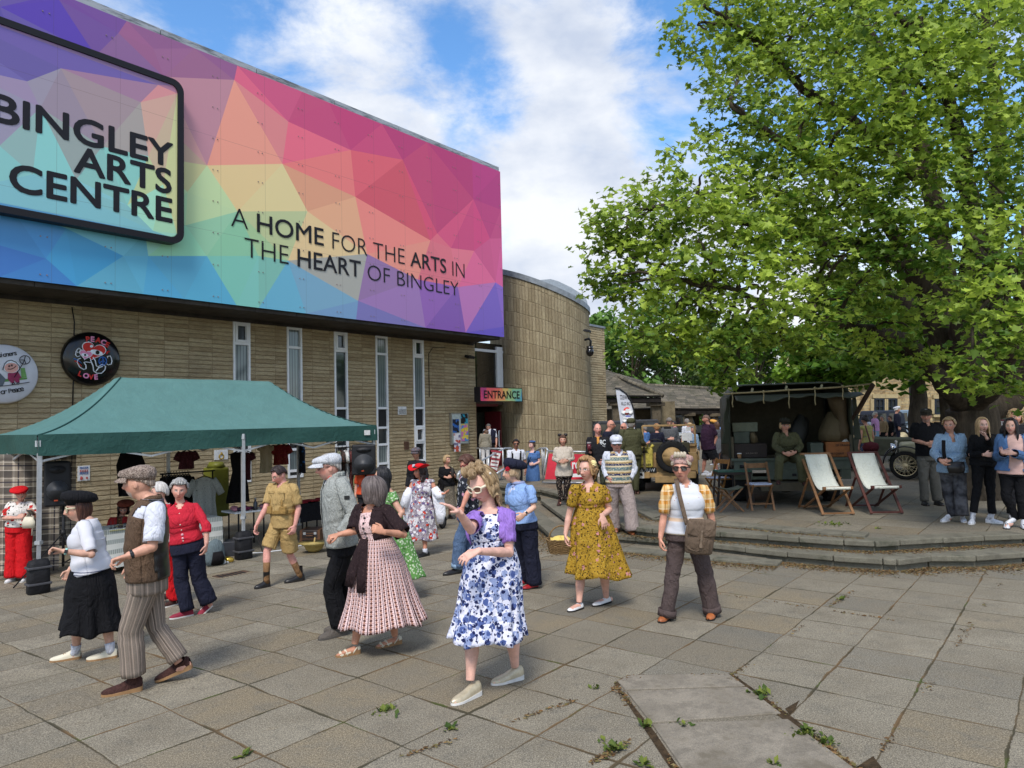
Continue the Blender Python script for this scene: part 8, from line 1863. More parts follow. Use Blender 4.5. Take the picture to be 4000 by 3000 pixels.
WHITE_KNIT=cloth('white_knit',rgb(226,226,232),weave=220,var=.06);NAVY=cloth('navy_twill',rgb(34,36,52));BLACK_W=cloth('black_wool',rgb(24,24,27));KHAKI=cloth('khaki_drill',rgb(176,148,98));RED_C=cloth('red_cotton',rgb(186,40,56));SCARLET=cloth('scarlet_crepe',rgb(200,28,34))
GREYF=cloth('grey_fleece',rgb(134,138,134),rgb(176,178,172),160,.2);DENIM=cloth('blue_denim',rgb(72,94,128),rgb(104,126,156),200);LDENIM=cloth('light_denim',rgb(118,148,180),rgb(160,186,210),180);BROWN_T=cloth('brown_twill',rgb(82,70,68));OLIVE=cloth('olive_drab',rgb(78,78,56));MAUVE_T=cloth('mauve_tweed',rgb(146,132,128),rgb(176,160,154),130);BEIGE=cloth('beige_knit',rgb(196,184,170),None,200,.08);CHAR=cloth('charcoal_knit',rgb(36,36,40));WHITE_C=cloth('white_cotton',rgb(206,208,218),None,300,.05);SKYB=cloth('sky_blue_knit',rgb(140,170,218),None,220,.08);LILAC=cloth('lilac_cotton',rgb(150,116,196),None,260,.08);MIDB=cloth('mid_blue_cotton',rgb(78,112,164));GREYW=cloth('washed_black_denim',rgb(52,52,56),rgb(90,90,94),6)
BROWN_SUEDE=cloth('brown_suede',rgb(66,44,40),None,80,.2);CREAM_L=plain('cream_leather',rgb(212,204,182),.5,.3,0,.06);GOLD_L=plain('pale_gold_leather',rgb(188,176,150),.35,.5,.25,.12,30);BLACK_L=plain('black_leather',rgb(26,25,26),.35,.5);TAN_L=plain('tan_leather',rgb(160,92,50),.4,.4,0,.2);WHITE_L=plain('white_leather',rgb(222,222,222),.45,.4,0,.04);GREY_S=cloth('grey_suede',rgb(96,90,84));WHITE_S=plain('white_sole',rgb(216,214,210),.6);GUM=plain('gum_sole',rgb(150,116,80),.6);TRAIN=plain('white_grey_trainer',rgb(206,208,214),.5,.3,0,.2,40)
ktw=Nodes('tweed_stripe',.92,.1);v=ktw.coord('UV');s=ktw.sep(v);c=ktw.mix(ktw.noise(ktw.coord(),190,3,.8),rgb(88,78,70),rgb(150,138,126));c=ktw.mix(ktw.math('MULTIPLY',ktw.stripe(s[0],.035,.007),.55),c,rgb(180,160,146));c=ktw.mix(ktw.math('MULTIPLY',ktw.stripe(s[0],.07,.006,.3),.5),c,rgb(60,50,48));ktw.col(c);ktw.bump(ktw.noise(ktw.coord(),14,4,.6),.4,.012);TWEED=ktw.m
TWCAP=cloth('check_tweed',rgb(96,80,72),rgb(166,150,138),110);BRVEST=cloth('brown_tweed',rgb(84,66,52),rgb(104,84,68),160);SATIN=plain('black_satin',rgb(22,22,24),.3,.5)
BLUEF=pattern('blue_rose_print',rgb(222,222,238),[(rgb(150,164,206),.62,.42),(rgb(84,102,160),.8,.36),(rgb(38,46,90),1.15,.34),(rgb(206,212,236),1.7,.22),(rgb(34,40,84),1.9,.26)],19)
YELF=pattern('mustard_flower_print',rgb(160,126,42),[(rgb(134,102,26),1.2,.30),(rgb(204,140,136),.8,.24),(rgb(44,34,24),1.9,.26),(rgb(40,32,26),2.6,.24),(rgb(196,164,66),2.2,.22)],17)
GRNF=pattern('green_daisy_print',rgb(96,144,78),[(rgb(206,220,190),1.3,.38),(rgb(70,116,56),2.5,.15)],26)
HATF=pattern('bold_flower_print',rgb(150,140,148),[(rgb(108,92,136),.9,.36),(rgb(228,224,228),.62,.42),(rgb(206,66,46),.7,.28),(rgb(232,228,230),1.0,.34),(rgb(50,44,56),2.4,.22)],16)
DKF=pattern('dark_leaf_print',rgb(40,42,50),[(rgb(190,190,194),.8,.32),(rgb(200,150,170),.55,.30),(rgb(96,104,110),1.5,.2)],18)
FLTR=pattern('dark_blossom_print',rgb(36,30,30),[(rgb(190,170,150),1.3,.26)],26);REDF=pattern('hibiscus_print',rgb(222,216,210),[(rgb(196,40,40),.6,.34),(rgb(50,60,50),1.0,.24),(rgb(90,120,60),1.6,.16)],18);BLFT=pattern('blue_yellow_print',rgb(70,84,116),[(rgb(170,150,80),1,.26),(rgb(190,196,206),1.6,.2)],22)
kpk=Nodes('pink_dot_stripe',.85,.12);v=kpk.coord('UV');s=kpk.sep(v);c=kpk.mix(kpk.noise(kpk.coord(),60,2),rgb(222,190,188),rgb(234,208,206))
def dotf(k,s,px,py,r,ox=0,oy=0):
 fx=k.math('SUBTRACT',k.math('FRACT',k.math('ADD',k.math('DIVIDE',s[0],px),ox)),.5);fy=k.math('SUBTRACT',k.math('FRACT',k.math('ADD',k.math('DIVIDE',s[1],py),oy)),.5)
 fx=k.math('MULTIPLY',fx,px);fy=k.math('MULTIPLY',fy,py);return k.math('LESS_THAN',k.math('ADD',k.math('MULTIPLY',fx,fx),k.math('MULTIPLY',fy,fy)),r*r)
c=kpk.mix(dotf(kpk,s,.038,.034,.0095),c,rgb(96,62,56));c=kpk.mix(dotf(kpk,s,.038,.034,.008,.0,.5),c,rgb(176,130,110));c=kpk.mix(kpk.stripe(s[0],.038,.005),c,rgb(50,32,34));c=kpk.mix(kpk.math('MULTIPLY',kpk.stripe(s[1],.034,.005),.6),c,rgb(150,110,108));kpk.col(c);kpk.bump(kpk.noise(kpk.coord(),14,4,.6),.4,.012);PINKD=kpk.m
PINKB=pattern('pink_bodice_print',rgb(222,190,188),[(rgb(80,52,50),2.0,.24),(rgb(170,124,110),2.4,.2)],26);LACEB=pattern('dark_brown_crochet',rgb(42,30,32),[(rgb(92,72,68),2.2,.16)],28)
kfi=Nodes('fair_isle_knit',.9,.1);v=kfi.coord();s=kfi.sep(v);c=rgb(206,190,158)
for off,wd,col in((.0,.055,rgb(34,44,84)),(.35,.02,rgb(110,96,70)),(.5,.055,rgb(92,116,120)),(.78,.02,rgb(160,130,80))):
 band=kfi.stripe(s[2],.16,wd,off);zig=kfi.math('GREATER_THAN',kfi.noise(kfi.coord('Object',(60,60,70)),1,1),.40);c=kfi.mix(kfi.math('MULTIPLY',band,zig),c,col)
kfi.col(c);kfi.bump(kfi.noise(v,120,2),.4,.006);FAIR=kfi.m
kop=Nodes('orange_plaid',.85,.1);v=kop.coord();s=kop.sep(v);c=rgb(216,176,116)
c=kop.mix(kop.math('MULTIPLY',kop.stripe(s[2],.09,.045),.75),c,rgb(206,130,30));c=kop.mix(kop.math('MULTIPLY',kop.stripe(s[0],.06,.02),.5),c,rgb(236,214,170));c=kop.mix(kop.math('MULTIPLY',kop.stripe(s[2],.09,.01,.6),.7),c,rgb(240,224,190));c=kop.mix(kop.math('MULTIPLY',kop.stripe(s[0],.06,.008,.5),.6),c,rgb(150,96,40));kop.col(c);OPLAID=kop.m
kbl2=Nodes('white_blouse_bands',.8,.12);v=kbl2.coord();s=kbl2.sep(v);c=rgb(206,208,214);c=kbl2.mix(kbl2.math('MULTIPLY',kbl2.math('MULTIPLY',kbl2.rng(s[2],.985,1.0),kbl2.rng(s[2],1.02,1.035,1,0)),.6),c,rgb(222,172,104));c=kbl2.mix(kbl2.math('MULTIPLY',kbl2.rng(s[2],.86,.88,1,0),.7),c,rgb(226,196,130));kbl2.col(c);kbl2.bump(kbl2.noise(v,13,4,.6),.5,.012);BLOUSE=kbl2.m
SUNL=plain('sunglass_lens',rgb(40,30,28),.1,.7);SPECL=None;TORT=plain('tortoise_frame',rgb(60,36,28),.3,.5);CREAMF=plain('cream_frame',rgb(206,196,164),.3,.5);GOLDW=plain('wire_frame',rgb(150,130,100),.3,.5,.6)
PEARL=plain('pearl',rgb(214,204,190),.25,.5)
def beads(s,m,r=.006,drop=.05,n=26):
 mb=MB();pts,rad=s.rings(1.0,.03,.04,1,.012);c=pts[0];a,b=rad[0]
 for i in range(n):
  th=2*PI*i/n;p=c+s.L*a*.78*math.cos(th)+s.F*b*1.0*math.sin(th)-ZD*(drop*max(0,math.sin(th))**1.5-.012)*s.k;mb.sphere(p,r,8,6)
 mb.build('necklace',m,s.o)
def flower(s,x,y,z,m,r=.035,n=7):
 c=s.hp(x,y,z);d=(c-s.J['head']).normalized();mb=MB();ax=d.orthogonal().normalized();ay=d.cross(ax)
 for ring in range(3):
  for i in range(n-ring*2):
   a=2*PI*i/(n-ring*2)+ring*.5;q=ax*math.cos(a)+ay*math.sin(a);mb.sphere(c+q*r*(.62-.22*ring)+d*r*(.15+.22*ring),(r*.42,r*.42,r*.16),8,5,rot=(q+d*(.6+.5*ring)).to_track_quat('X','Z').to_matrix())
 mb.build('hair_flower',m,s.o)
p=Person('woman in black hat and white top with black skirt, dancing',_A,(545,1375),H=1.57,yaw=68,hyaw=60,hpitch=6,girth=1.14,hd=1.09,lips=(176,96,92),brow=(80,56,44),J=dict(neck=(566,462),head=(503,392),hipc=(600,800),elb_l=(592,690,-.20),wri_l=(405,668,-.30),tip_l=(300,640,-.32),elb_r=(545,690,.2),wri_r=(455,790,.15),tip_r=(412,885,.1),toe_l=(322,1388),heel_l=(525,1362),ank_l=(490,1322),knee_l=(505,1120),toe_r=(560,1382),heel_r=(762,1356),ank_r=(716,1312),knee_r=(690,1110)),palm={'l':CF*-.4-ZD*.7},curl=.75)
kws=Nodes('white_knit_banded',.85,.1);v=kws.coord();s_=kws.sep(v);c=rgb(206,206,212)
for z in(.775,.82,.845):c=kws.mix(kws.math('LESS_THAN',kws.math('ABSOLUTE',kws.math('SUBTRACT',s_[2],z)),.004),c,rgb(80,84,108))
kws.col(c);kws.bump(kws.math('ADD',kws.noise(v,12,4,.6),kws.math('MULTIPLY',kws.noise(v,240,2),.15)),.4,.012)
p.skirt('skirt',BLACK_W,1185,398,782,t_w=.86,folds=7,amp=.07,depthk=.75);p.garment_top('top',kws.m,1.0,1.13,.92,None,flare=.08,slr=(.072,.070,.06),amp=.010)
p.hair(hair_mat((52,30,24),(96,60,46)),.014,58,105,125,.10,fw=78,inward=.05);p.beret(BLACK_W,R=.135,H=.075,zc=.082,tilt=(0,-.02));p.glasses(CREAMF,SUNL,.026,.026,.004);p.shoes(CREAM_L,GUM,'laced',heel=.012,sock=WHITE_C,sockh=.10);beads(p,PEARL);p.watch('l',plain('mint_strap',rgb(150,200,190),.5),BLACK_L)
p=Person('man in check flat cap, brown waistcoat and striped tweed trousers',_A,(900,1560),H=1.77,yaw=72,hyaw=86,sex='m',girth=1.05,hd=1.06,tone=(206,154,130),stubble=.8,stcol=(186,176,166),brow=(120,100,84),J=dict(neck=(975,330),head=(898,228),hipc=(955,850),sh_l=(1012,400,-.16),elb_l=(985,640,-.26),wri_l=(825,700,-.36),tip_l=(712,735,-.40),elb_r=(900,600,.2),wri_r=(880,750,.2),tip_r=(850,820,.2),toe_l=(655,1612),heel_l=(925,1566),ank_l=(868,1495),knee_l=(845,1180),toe_r=(1008,1520),heel_r=(1248,1425,'t'),ank_r=(1160,1392),knee_r=(1015,1165)),palm={'l':CF*-.2-ZD*.9},curl=.8)
p.trousers(TWEED,.104,.100,.104,ease=1.05,end=-.03);p.garment_top('shirt',WHITE_C,.9,1.04,.88,vcut(.2,.05),slr=(.078,.080,.06));
p.garment_top('waistcoat',[BRVEST],.98,1.13,0,lambda x,t,fr:(fr and t<.42 and abs(x)<.055*(1-t/.42)+.004)or(t<.2 and abs(x)>.165),amp=.008)
bk=MB();
p.garment_top('waistcoat_back',[SATIN],.97,1.155,0,lambda x,t,fr:fr or abs(x)>.172 or(t<.2 and abs(x)>.13),amp=.006)
p.collar(BRVEST,.04);p.hair(hair_mat((150,130,116),(190,170,152)),.003,60,78,100,fw=80);p.flat_cap(TWCAP,puff=.02);p.shoes(BROWN_SUEDE,GUM,'shoe',heel=.018);p.watch('l',BLACK_L,SATIN)
p=Person('smiling grey haired woman in red shirt and navy trousers',_A,(1235,1092),H=1.60,yaw=-12,hyaw=-22,hpitch=8,hroll=-4,girth=1.04,hd=1.05,tone=(214,160,142),brow=(150,140,130),J=dict(neck=(1172,360),head=(1162,272),hipc=(1215,640),elb_l=(1338,505,-.02),wri_l=(1338,625,-.08),tip_l=(1322,718,-.10),elb_r=(1078,500,0),wri_r=(1070,600,.1),toe_r=(1098,1112),heel_r=(1252,1082),ank_r=(1212,1050),knee_r=(1175,850),toe_l=(1325,1068),heel_l=(1378,1022,'t'),ank_l=(1352,1000),knee_l=(1288,840)))
p.trousers(NAVY,.122,.112,.106);p.garment_top('shirt',RED_C,.86,1.12,1.35,vcut(.16,.05),slr=(.066,.062,.058),amp=.012);p.collar(RED_C);p.buttons(PEARL,6,.2,.82);p.hair(hair_mat((120,118,116),(190,188,184)),.022,52,82,112,curl=.012,amp=.006);p.shoes(plain('maroon_canvas',rgb(140,40,60),.7),WHITE_S,'laced')
mb=MB();pts,rad=p.rings(1.05,.68,.69,1,.02);mb.sphere(pts[0]+p.F*rad[0][1],.016,10,6);pts,rad=p.rings(1.05,.76,.77,1,.02);mb.sphere(pts[0]+p.F*rad[0][1],.014,10,6);mb.build('button_row',plain('pink_button',rgb(220,160,170),.4),p.o)
p=Person('woman in red trousers mostly hidden behind the waistcoat man',_A,(1090,1025),H=1.60,yaw=75,hyaw=70,tone=(214,165,146),girth=1.1,J=dict(neck=(1055,360),head=(1030,285),hipc=(1060,620),toe_l=(1075,1032),heel_l=(1160,1010),ank_l=(1140,975),knee_l=(1110,830),toe_r=(1000,1000),heel_r=(1060,990)))
p.trousers(SCARLET,.10,.10,.11);p.garment_top('top',pattern('red_black_white_print',rgb(206,200,196),[(rgb(150,30,40),.9,.3),(rgb(30,26,30),1.4,.26)],24),.95,1.1,.8);p.hair(hair_mat((190,184,178),(220,216,210)),.018,55,85,110);p.shoes(BROWN_SUEDE,WHITE_S)
p=Person('woman in red beret, tropical shirt and wide red trousers using a phone',_A,(118,862),top=242,yaw=-8,hyaw=-28,hpitch=30,girth=1.15,tone=(212,160,140),vox=.007,brow=(150,140,130),J=dict(neck=(132,350),head=(138,302),hipc=(122,520),elb_r=(28,455,-.08),wri_r=(110,452,-.25),tip_r=(180,425,-.3),elb_l=(238,442,-.05),wri_l=(222,425,-.22),tip_l=(190,405,-.3)))
p.trousers(SCARLET,.17,.14,.12);p.garment_top('shirt',REDF,.85,1.12,.95,vcut(.12,.04),slr=(.075,.075,.06));p.hair(hair_mat((170,168,164),(214,212,208)),.014,60,85,110);p.beret(SCARLET,R=.14,zc=.088,H=.05,tilt=(-.03,0));flower(p,.075,-.02,.05,WHITE_C,.025);p.shoes(WHITE_L,WHITE_S);beads(p,PEARL,.005)
ph=thing('handbag','white handbag and phone held by the red beret woman','handbag',P(*p.zf(185,490),p.D-.3));c=P(*p.zf(185,480),p.D-.3);mb=MB();mb.tube([c-ZD*.09,c,c+ZD*.08],[(.09,.03),(.10,.045),(.06,.02)],16,ref=CR);mb.build('bag',CREAM_L,ph);mb=MB();mb.tube([c+ZD*.06-CR*.06,c+ZD*.16+CR*.02,c+ZD*.08+CR*.07,c-ZD*.2+CR*.05],.008,6);mb.build('strap',CREAM_L,ph);mb=MB();mb.box(P(*p.zf(200,418),p.D-.32),(.07,.012,.13),Matrix.Rotation(.9,3,'X'));mb.build('phone',BLACK_L,ph)
p=Person('stallholder in rust beret and red jacket seated behind the tent table',_A,(800,745),D=12.6,H=1.6,yaw=-15,hyaw=-25,hpitch=28,tone=(200,150,130),vox=.009,lips=(170,60,60),J=dict(neck=(785,445),head=(800,392),hipc=(785,600),elb_r=(705,540,-.1),wri_r=(760,560,-.3),tip_r=(820,545,-.35),elb_l=(870,540,-.1),wri_l=(830,550,-.3),tip_l=(800,545,-.35),knee_l=(830,620,-.4),knee_r=(760,620,-.4),ank_l=(830,730,-.4),ank_r=(760,730,-.4)))
p.garment_top('jacket',cloth('dull_red_wool',rgb(150,40,40)),1.0,1.12,1.9,open_front(.05),slr=(.07,.065,.055));p.garment_top('blouse',pattern('brown_gold_print',rgb(80,56,40),[(rgb(150,110,60),1,.3)],20),.95,1.04,0);p.hair(hair_mat((30,22,24),(60,44,44)),.02,58,105,120,.13,fw=55,inward=-.1,wave=.3);p.beret(cloth('rust_felt',rgb(110,54,40)),R=.15,zc=.09,tilt=(.04,-.01));p.trousers(BLACK_W)
mb=MB();g_=P(*p.zf(800,660),12.6);mb.box(g_,(.42,.42,.04));st_o=thing('garden_chair','plain dark chair under the stallholder behind the table','chair',(g_.x,g_.y,tz(1,1.5)));mb.build('seat',M_BLACK,st_o)
for dx in(-.18,.18):
 for dy in(-.18,.18):mb=MB();mb.cyl(Vector((g_.x+dx,g_.y+dy,gz(g_.x,g_.y))),Vector((g_.x+dx,g_.y+dy,g_.z-.02)),.014,8);mb.build('leg',M_BLACK,st_o)
p=Person('young man in khaki army shirt, shorts and webbing belt',_B,(262,1075),H=1.66,yaw=22,hyaw=42,hpitch=24,sex='m',girth=1.0,hd=1.04,tone=(222,160,146),brow=(60,40,34),J=dict(neck=(286,350),head=(256,288),hipc=(285,625),elb_r=(160,528,-.02),wri_r=(100,640,-.08),tip_r=(82,697,-.1),elb_l=(398,530,0),wri_l=(373,650,-.06),tip_l=(350,724,-.1),toe_r=(80,1110),heel_r=(192,1088),ank_r=(168,1035),knee_r=(170,838),toe_l=(296,1068),heel_l=(440,1044),ank_l=(405,1000),knee_l=(338,862)),curl=.5)
p.trousers(KHAKI,.15,.135,.118,short=.86,name='shorts',amp=.014);p.garment_top('shirt',KHAKI,.78,1.10,.80,vcut(.12,.045),slr=(.080,.078,.06),amp=.013);p.collar(KHAKI,.05)
WEB=cloth('canvas_webbing',rgb(150,120,70));p.band('belt',WEB,.70,.09,.02);pts,rad=p.rings(1.12,.14,.66,1,.01)
mb=MB();
for e in(-1,1):
 a,ra=p.rings(1.12,.10,.70,8,.012);mb.tube([a[i]+p.F*(ra[i][1]*(.86 if i else .2))+p.L*(e*.095*p.k)for i in range(9)],[(.018,.004)]*9,6,ref=p.L)
mb.build('shoulder_straps' if False else 'brace_strap',WEB,p.o)
for e in(-1,1):
 mb=MB();a,ra=p.rings(1.1,.66,.67,1,.03);c=a[0]+p.F*ra[0][1]*.8+p.L*e*.12;mb.box(c,(.11,.05,.10),Matrix((p.L,p.F,ZD)).transposed());mb.build('pouch',WEB,p.o,bevel=.012);mb=MB();a,ra=p.rings(1.1,.30,.31,1,.012);c=a[0]+p.F*ra[0][1]*.92+p.L*e*.085;mb.box(c,(.095,.008,.11),Matrix((p.L,p.F,ZD)).transposed());mb.box(c+ZD*.055+p.F*.006,(.10,.010,.035),Matrix((p.L,p.F,ZD)).transposed());mb.build('shirt_pocket',KHAKI,p.o,bevel=.004)
p.hair(hair_mat((34,24,24),(58,42,40)),.016,44,76,105,fw=48);p.glasses(GOLDW,None,.024,.017,.0022);p.shoes(BLACK_L,None,'boot',heel=.014,sock=cloth('brown_wool_sock',rgb(132,100,70),None,90),sockh=.30)
cs=thing('walking_cane','dark walking cane in the hand of the khaki soldier','cane',P(*p.zf(90,700),p.D-.08));mb=MB();a=P(*p.zf(92,690),p.D-.08);b=P(*p.zf(140,838),p.D+.5);mb.cyl(a+(a-b)*.05,b,.011,8);mb.build('stick',plain('dark_grey_stick',rgb(70,70,80),.4),cs);mb=MB();mb.tube([a+(a-b)*.05,a+(a-b)*.09-CR*.03,a+(a-b)*.07-CR*.07],.014,8);mb.build('handle',M_BLACK,cs)
p=Person('tall man in white flat cap and grey fleece, leading his partner',_B,(655,1440),H=1.81,yaw=62,hyaw=72,hpitch=4,sex='m',girth=.97,hd=1.03,tone=(216,160,142),brow=(130,110,100),stubble=.25,J=dict(neck=(668,300),head=(614,232),hipc=(705,790),elb_l=(795,570,-.18),wri_l=(695,715,-.26),tip_l=(592,735,-.30),elb_r=(610,560,.2),wri_r=(640,700,.1),tip_r=(590,745,.0),toe_l=(540,1480),heel_l=(755,1428),ank_l=(698,1372),knee_l=(640,1085),toe_r=(690,1410),heel_r=(785,1400),ank_r=(765,1370),knee_r=(748,1085)),palm={'l':CF*-.2-ZD},curl=.9)
p.trousers(BLACK_W,.102,.098,.104);p.garment_top('shirt',pattern('white_black_spot',rgb(222,220,222),[(rgb(26,24,28),1.6,.26)],26),.92,1.06,0,vcut(.1,.04));p.garment_top('fleece',GREYF,1.0,1.17,1.92,lambda x,t,fr:fr and abs(x+.02)<.022+.03*max(0,.5-t),slr=(.082,.075,.06),amp=.011);p.collar(GREYF,.06,spread=.01)
sc_=MB();a=p.J['neck']+p.F*.07;sc_.tube([a+ZD*.03,a-ZD*.05,a-ZD*.16+p.F*.03],[(.04,.02),(.045,.02),(.02,.01)],10,ref=p.L);sc_.build('neckerchief',RED_C,p.o);p.hair(hair_mat((150,144,138),(196,190,184)),.005,60,80,108,fw=80);p.flat_cap(cloth('white_weave',rgb(186,188,194),rgb(206,208,212),90),peak=.07);p.glasses(TORT,None,.026,.018,.003);p.shoes(GREY_S,plain('grey_sole',rgb(84,80,76),.8),'laced')
mb=MB();a,b=p.J['sh_l'],p.J['elb_l'];c=a.lerp(b,.45)+(CP-a).normalized()*.083;mb.box(c,(.05,.008,.035),Matrix((CR,CF,ZD)).transposed());mb.build('sleeve_badge',BLACK_L,p.o)
p=Person('woman in pink patterned dress and dark crochet wrap, holding hands',_B,(900,1560),H=1.58,yaw=30,hyaw=112,hpitch=4,girth=1.05,hd=1.08,tone=(204,146,118),brow=(60,50,46),J=dict(neck=(932,505),head=(935,412),hipc=(985,860),elb_r=(805,690,.05),wri_r=(690,715,-.02),tip_r=(590,742,-.05),elb_l=(1155,715,-.1),wri_l=(1008,695,-.30),tip_l=(905,655,-.36),toe_r=(665,1600),heel_r=(842,1566),ank_r=(802,1505),knee_r=(840,1330),toe_l=(955,1535),heel_l=(1138,1496),ank_l=(1092,1442),knee_l=(1072,1290)),palm={'r':ZD*-.8+CF*.3,'l':CF*.5-ZD*.3},curl=.8)
p.skirt('skirt',PINKD,1350,712,1312,folds=9,amp=.05,depthk=.8,hemdip=-.06);p.garment_top('bodice',PINKB,.72,1.06,0,lambda x,t,fr:fr and t<.18 and abs(x)<.085);p.garment_top('wrap',LACEB,.66,1.16,.95,lambda x,t,fr:(fr and abs(x)<.075)or(t<.03),slr=(.085,.105,.11),amp=.014);p.buttons(BLACK_L,5,.22,.62,.011)
mb=MB();a,ra=p.rings(1.1,.64,.65,1,.03);c=a[0]+p.F*ra[0][1]-p.L*.02
for e,L in((-1,.40),(.6,.44)):mb.tube([c,c+p.L*e*.04-ZD*.12+p.F*.04,c+p.L*e*.07-ZD*L*.7+p.F*.09,c+p.L*e*.09-ZD*L+p.F*.11],[(.04,.02),(.045,.015),(.055,.012),(.05,.012)],12,ref=p.L)
mb.build('wrap_tie',LACEB,p.o);p.collar(cloth('peach_cotton',rgb(206,150,116)),.03,spread=.03,t=.03,open_=.9);p.hair(hair_mat((62,52,50),(128,116,112)),.024,62,104,128,.06,fw=50,inward=.18,bulge=.012,amp=.003);p.glasses(TORT,None,.026,.018,.003);p.shoes(CREAM_L,GUM,'sandal',heel=.028)
p=Person('woman in green daisy print dress with long black hair and sunglasses',_B,(1120,1209),D=8.4,H=1.60,yaw=68,hyaw=85,tone=(206,158,134),brow=(30,26,26),J=dict(neck=(1050,410),head=(1000,300),hipc=(1110,740),elb_l=(1140,560,-.15),wri_l=(1090,640,-.2),tip_l=(1040,680,-.25)))
p.skirt('skirt',GRNF,1010,860,1308,folds=8,amp=.07,hemdip=.05);p.garment_top('bodice',GRNF,.72,1.08,.32,vcut(.12,.06),slr=(.072,.075,.06));p.hair(hair_mat((16,15,17),(44,42,46)),.016,46,100,125,.2,fw=50,inward=-.1);p.glasses(BLACK_L,SUNL,.028,.021,.004);p.shoes(BLACK_L)
p=Person('woman in floral dress, red feathered hat and white cardigan over her arms',_C,(205,706),H=1.58,yaw=12,hyaw=48,girth=1.05,tone=(200,138,112),brow=(60,40,36),lips=(186,60,60),vox=.007,J=dict(neck=(226,258),head=(206,216),hipc=(218,425),elb_r=(142,345,0),wri_r=(118,425,-.05),tip_r=(110,470,-.05),elb_l=(308,335,0),wri_l=(345,345,-.12),tip_l=(384,338,-.18),toe_r=(150,712),heel_r=(176,695),ank_r=(162,685),knee_r=(165,580),toe_l=(194,724),heel_l=(264,708),ank_l=(242,685),knee_l=(240,580)))
p.skirt('skirt',HATF,612,118,318,folds=9,amp=.05);p.garment_top('bodice',HATF,.72,1.07,.12,vcut(.16,.05),slr=(.066,.066,.06));beads(p,SCARLET,.012,.04);p.hair(hair_mat((30,22,22),(64,48,46)),.026,58,105,125,.14,fw=56,curl=.014,inward=-.2,wave=.5);p.shoes(BLACK_L,BLACK_L,'laced',sock=WHITE_C,sockh=.06)
mb=MB();
def brim(u,v):a=2*PI*u;r=.09+.10*v;return p.hp(r*math.cos(a)*1.1,r*math.sin(a)*1.0,.075+.06*v*math.cos(a)**2-.03*v*math.sin(a)+.015*math.sin(3*a+1)*v)
mb.sheet(brim,40,5);mb.sphere(p.hp(0,-.01,.10),(.09,.10,.05),20,10);mb.build('hat',SCARLET,p.o,solid=.005);flower(p,-.03,.085,.105,WHITE_C,.035);flower(p,-.065,.06,.09,plain('pale_pink_petal',rgb(214,190,190),.7),.03)
for e,nm in((1,'l'),(-1,'r')):
 mb=MB();a,b,c=p.J['elb_'+nm],p.J['wri_'+nm],p.J['sh_'+nm].lerp(p.J['elb_'+nm],.6)
 mb.tube([c,a,a.lerp(b,.5)-ZD*.05,b-ZD*.02]if e==1 else[c,a,b],[.06,.075,.07,.055][:4 if e==1 else 3],14);q=a-ZD*.04
 mb.tube([q+ZD*.05,q-ZD*.12+p.L*e*.04,q-ZD*.32+p.L*e*.07,q-ZD*.48+p.L*e*.05],[(.08,.05),(.10,.04),(.09,.03),(.05,.02)],14,ref=p.L);mb.build('cardigan',WHITE_KNIT,p.o)
p=Person('person in a patterned cap standing behind the red hat',(0,0,1),(1632,2060),D=14.5,H=1.62,yaw=20,tone=(190,140,118),vox=.011);p.trousers(CHAR);p.garment_top('coat',CHAR,1.1,1.15,1.9);p.hair(hair_mat((60,50,46),(90,80,74)),.012);p.flat_cap(pattern('patterned_cap',rgb(90,92,98),[(rgb(150,90,90),1.5,.3)],30),puff=.04)
p=Person('woman in blue rose print dress, lilac bolero and white sunglasses',_C,(600,1512),H=1.72,yaw=22,hyaw=42,hpitch=24,hroll=4,girth=1.02,hd=1.08,tone=(222,174,156),brow=(120,92,70),lips=(190,110,104),vox=.005,J=dict(neck=(618,425),head=(578,292),hipc=(660,770),sh_r=(535,490,-.05),elb_r=(512,555,-.18),wri_r=(440,452,-.36),tip_r=(345,392,-.42),sh_l=(722,478,0),elb_l=(738,690,-.08),wri_l=(548,684,-.34),tip_l=(442,735,-.40),toe_r=(398,1594),heel_r=(566,1524),ank_r=(508,1445),knee_r=(522,1210),toe_l=(632,1474),heel_l=(818,1432),ank_l=(772,1360),knee_l=(755,1180)),palm={'r':ZD*-.9-CR*.2,'l':ZD*-.8+CF*.4},curl={'r':.12,'l':.35})
p.skirt('skirt',BLUEF,1188,386,838,t_w=.60,folds=13,amp=.05,depthk=.85);p.garment_top('bodice',BLUEF,.70,1.07,0,lambda x,t,fr:(fr and t<.17 and abs(x)<.10)or t<.05);p.band('belt',plain('navy_belt',rgb(30,32,52),.6),.61,.05,.014)
p.garment_top('bolero',LILAC,.56,1.15,.72,lambda x,t,fr:fr and abs(x)<.10+.06*t,slr=(.074,.074,.06),amp=.012);p.collar(LILAC,.035,spread=.03,t=.03,open_=.8)
HB=hair_mat((112,86,58),(196,168,128));p.hair(HB,.018,30,88,122,.34,.50,.10,fw=68,wave=.7,inward=-.15,amp=.008,bulge=.006)
mb=MB()
for x,y,z,R,ax in((.035,.075,.125,.030,.4),(-.04,.06,.13,.030,-.5),(.0,.02,.15,.028,.1),(.06,.01,.125,.026,.8),(-.065,.0,.118,.024,-.8),(.02,-.03,.145,.026,.2)):
 c=p.hp(x,y,z);A=(p.hL*math.cos(ax*.6)+p.hF*math.sin(ax)*.6+p.hU*.1).normalized();B_=A.orthogonal().normalized();Cc=A.cross(B_);n=34;pts=[]
 for i in range(n):a=i*.42;r=R*(1-.72*i/n);pts.append(c+B_*r*math.cos(a)+Cc*r*math.sin(a)+A*(i/n-.5)*.035)
 mb.tube(pts,[(.015,.019)]*n,10,ref=A)
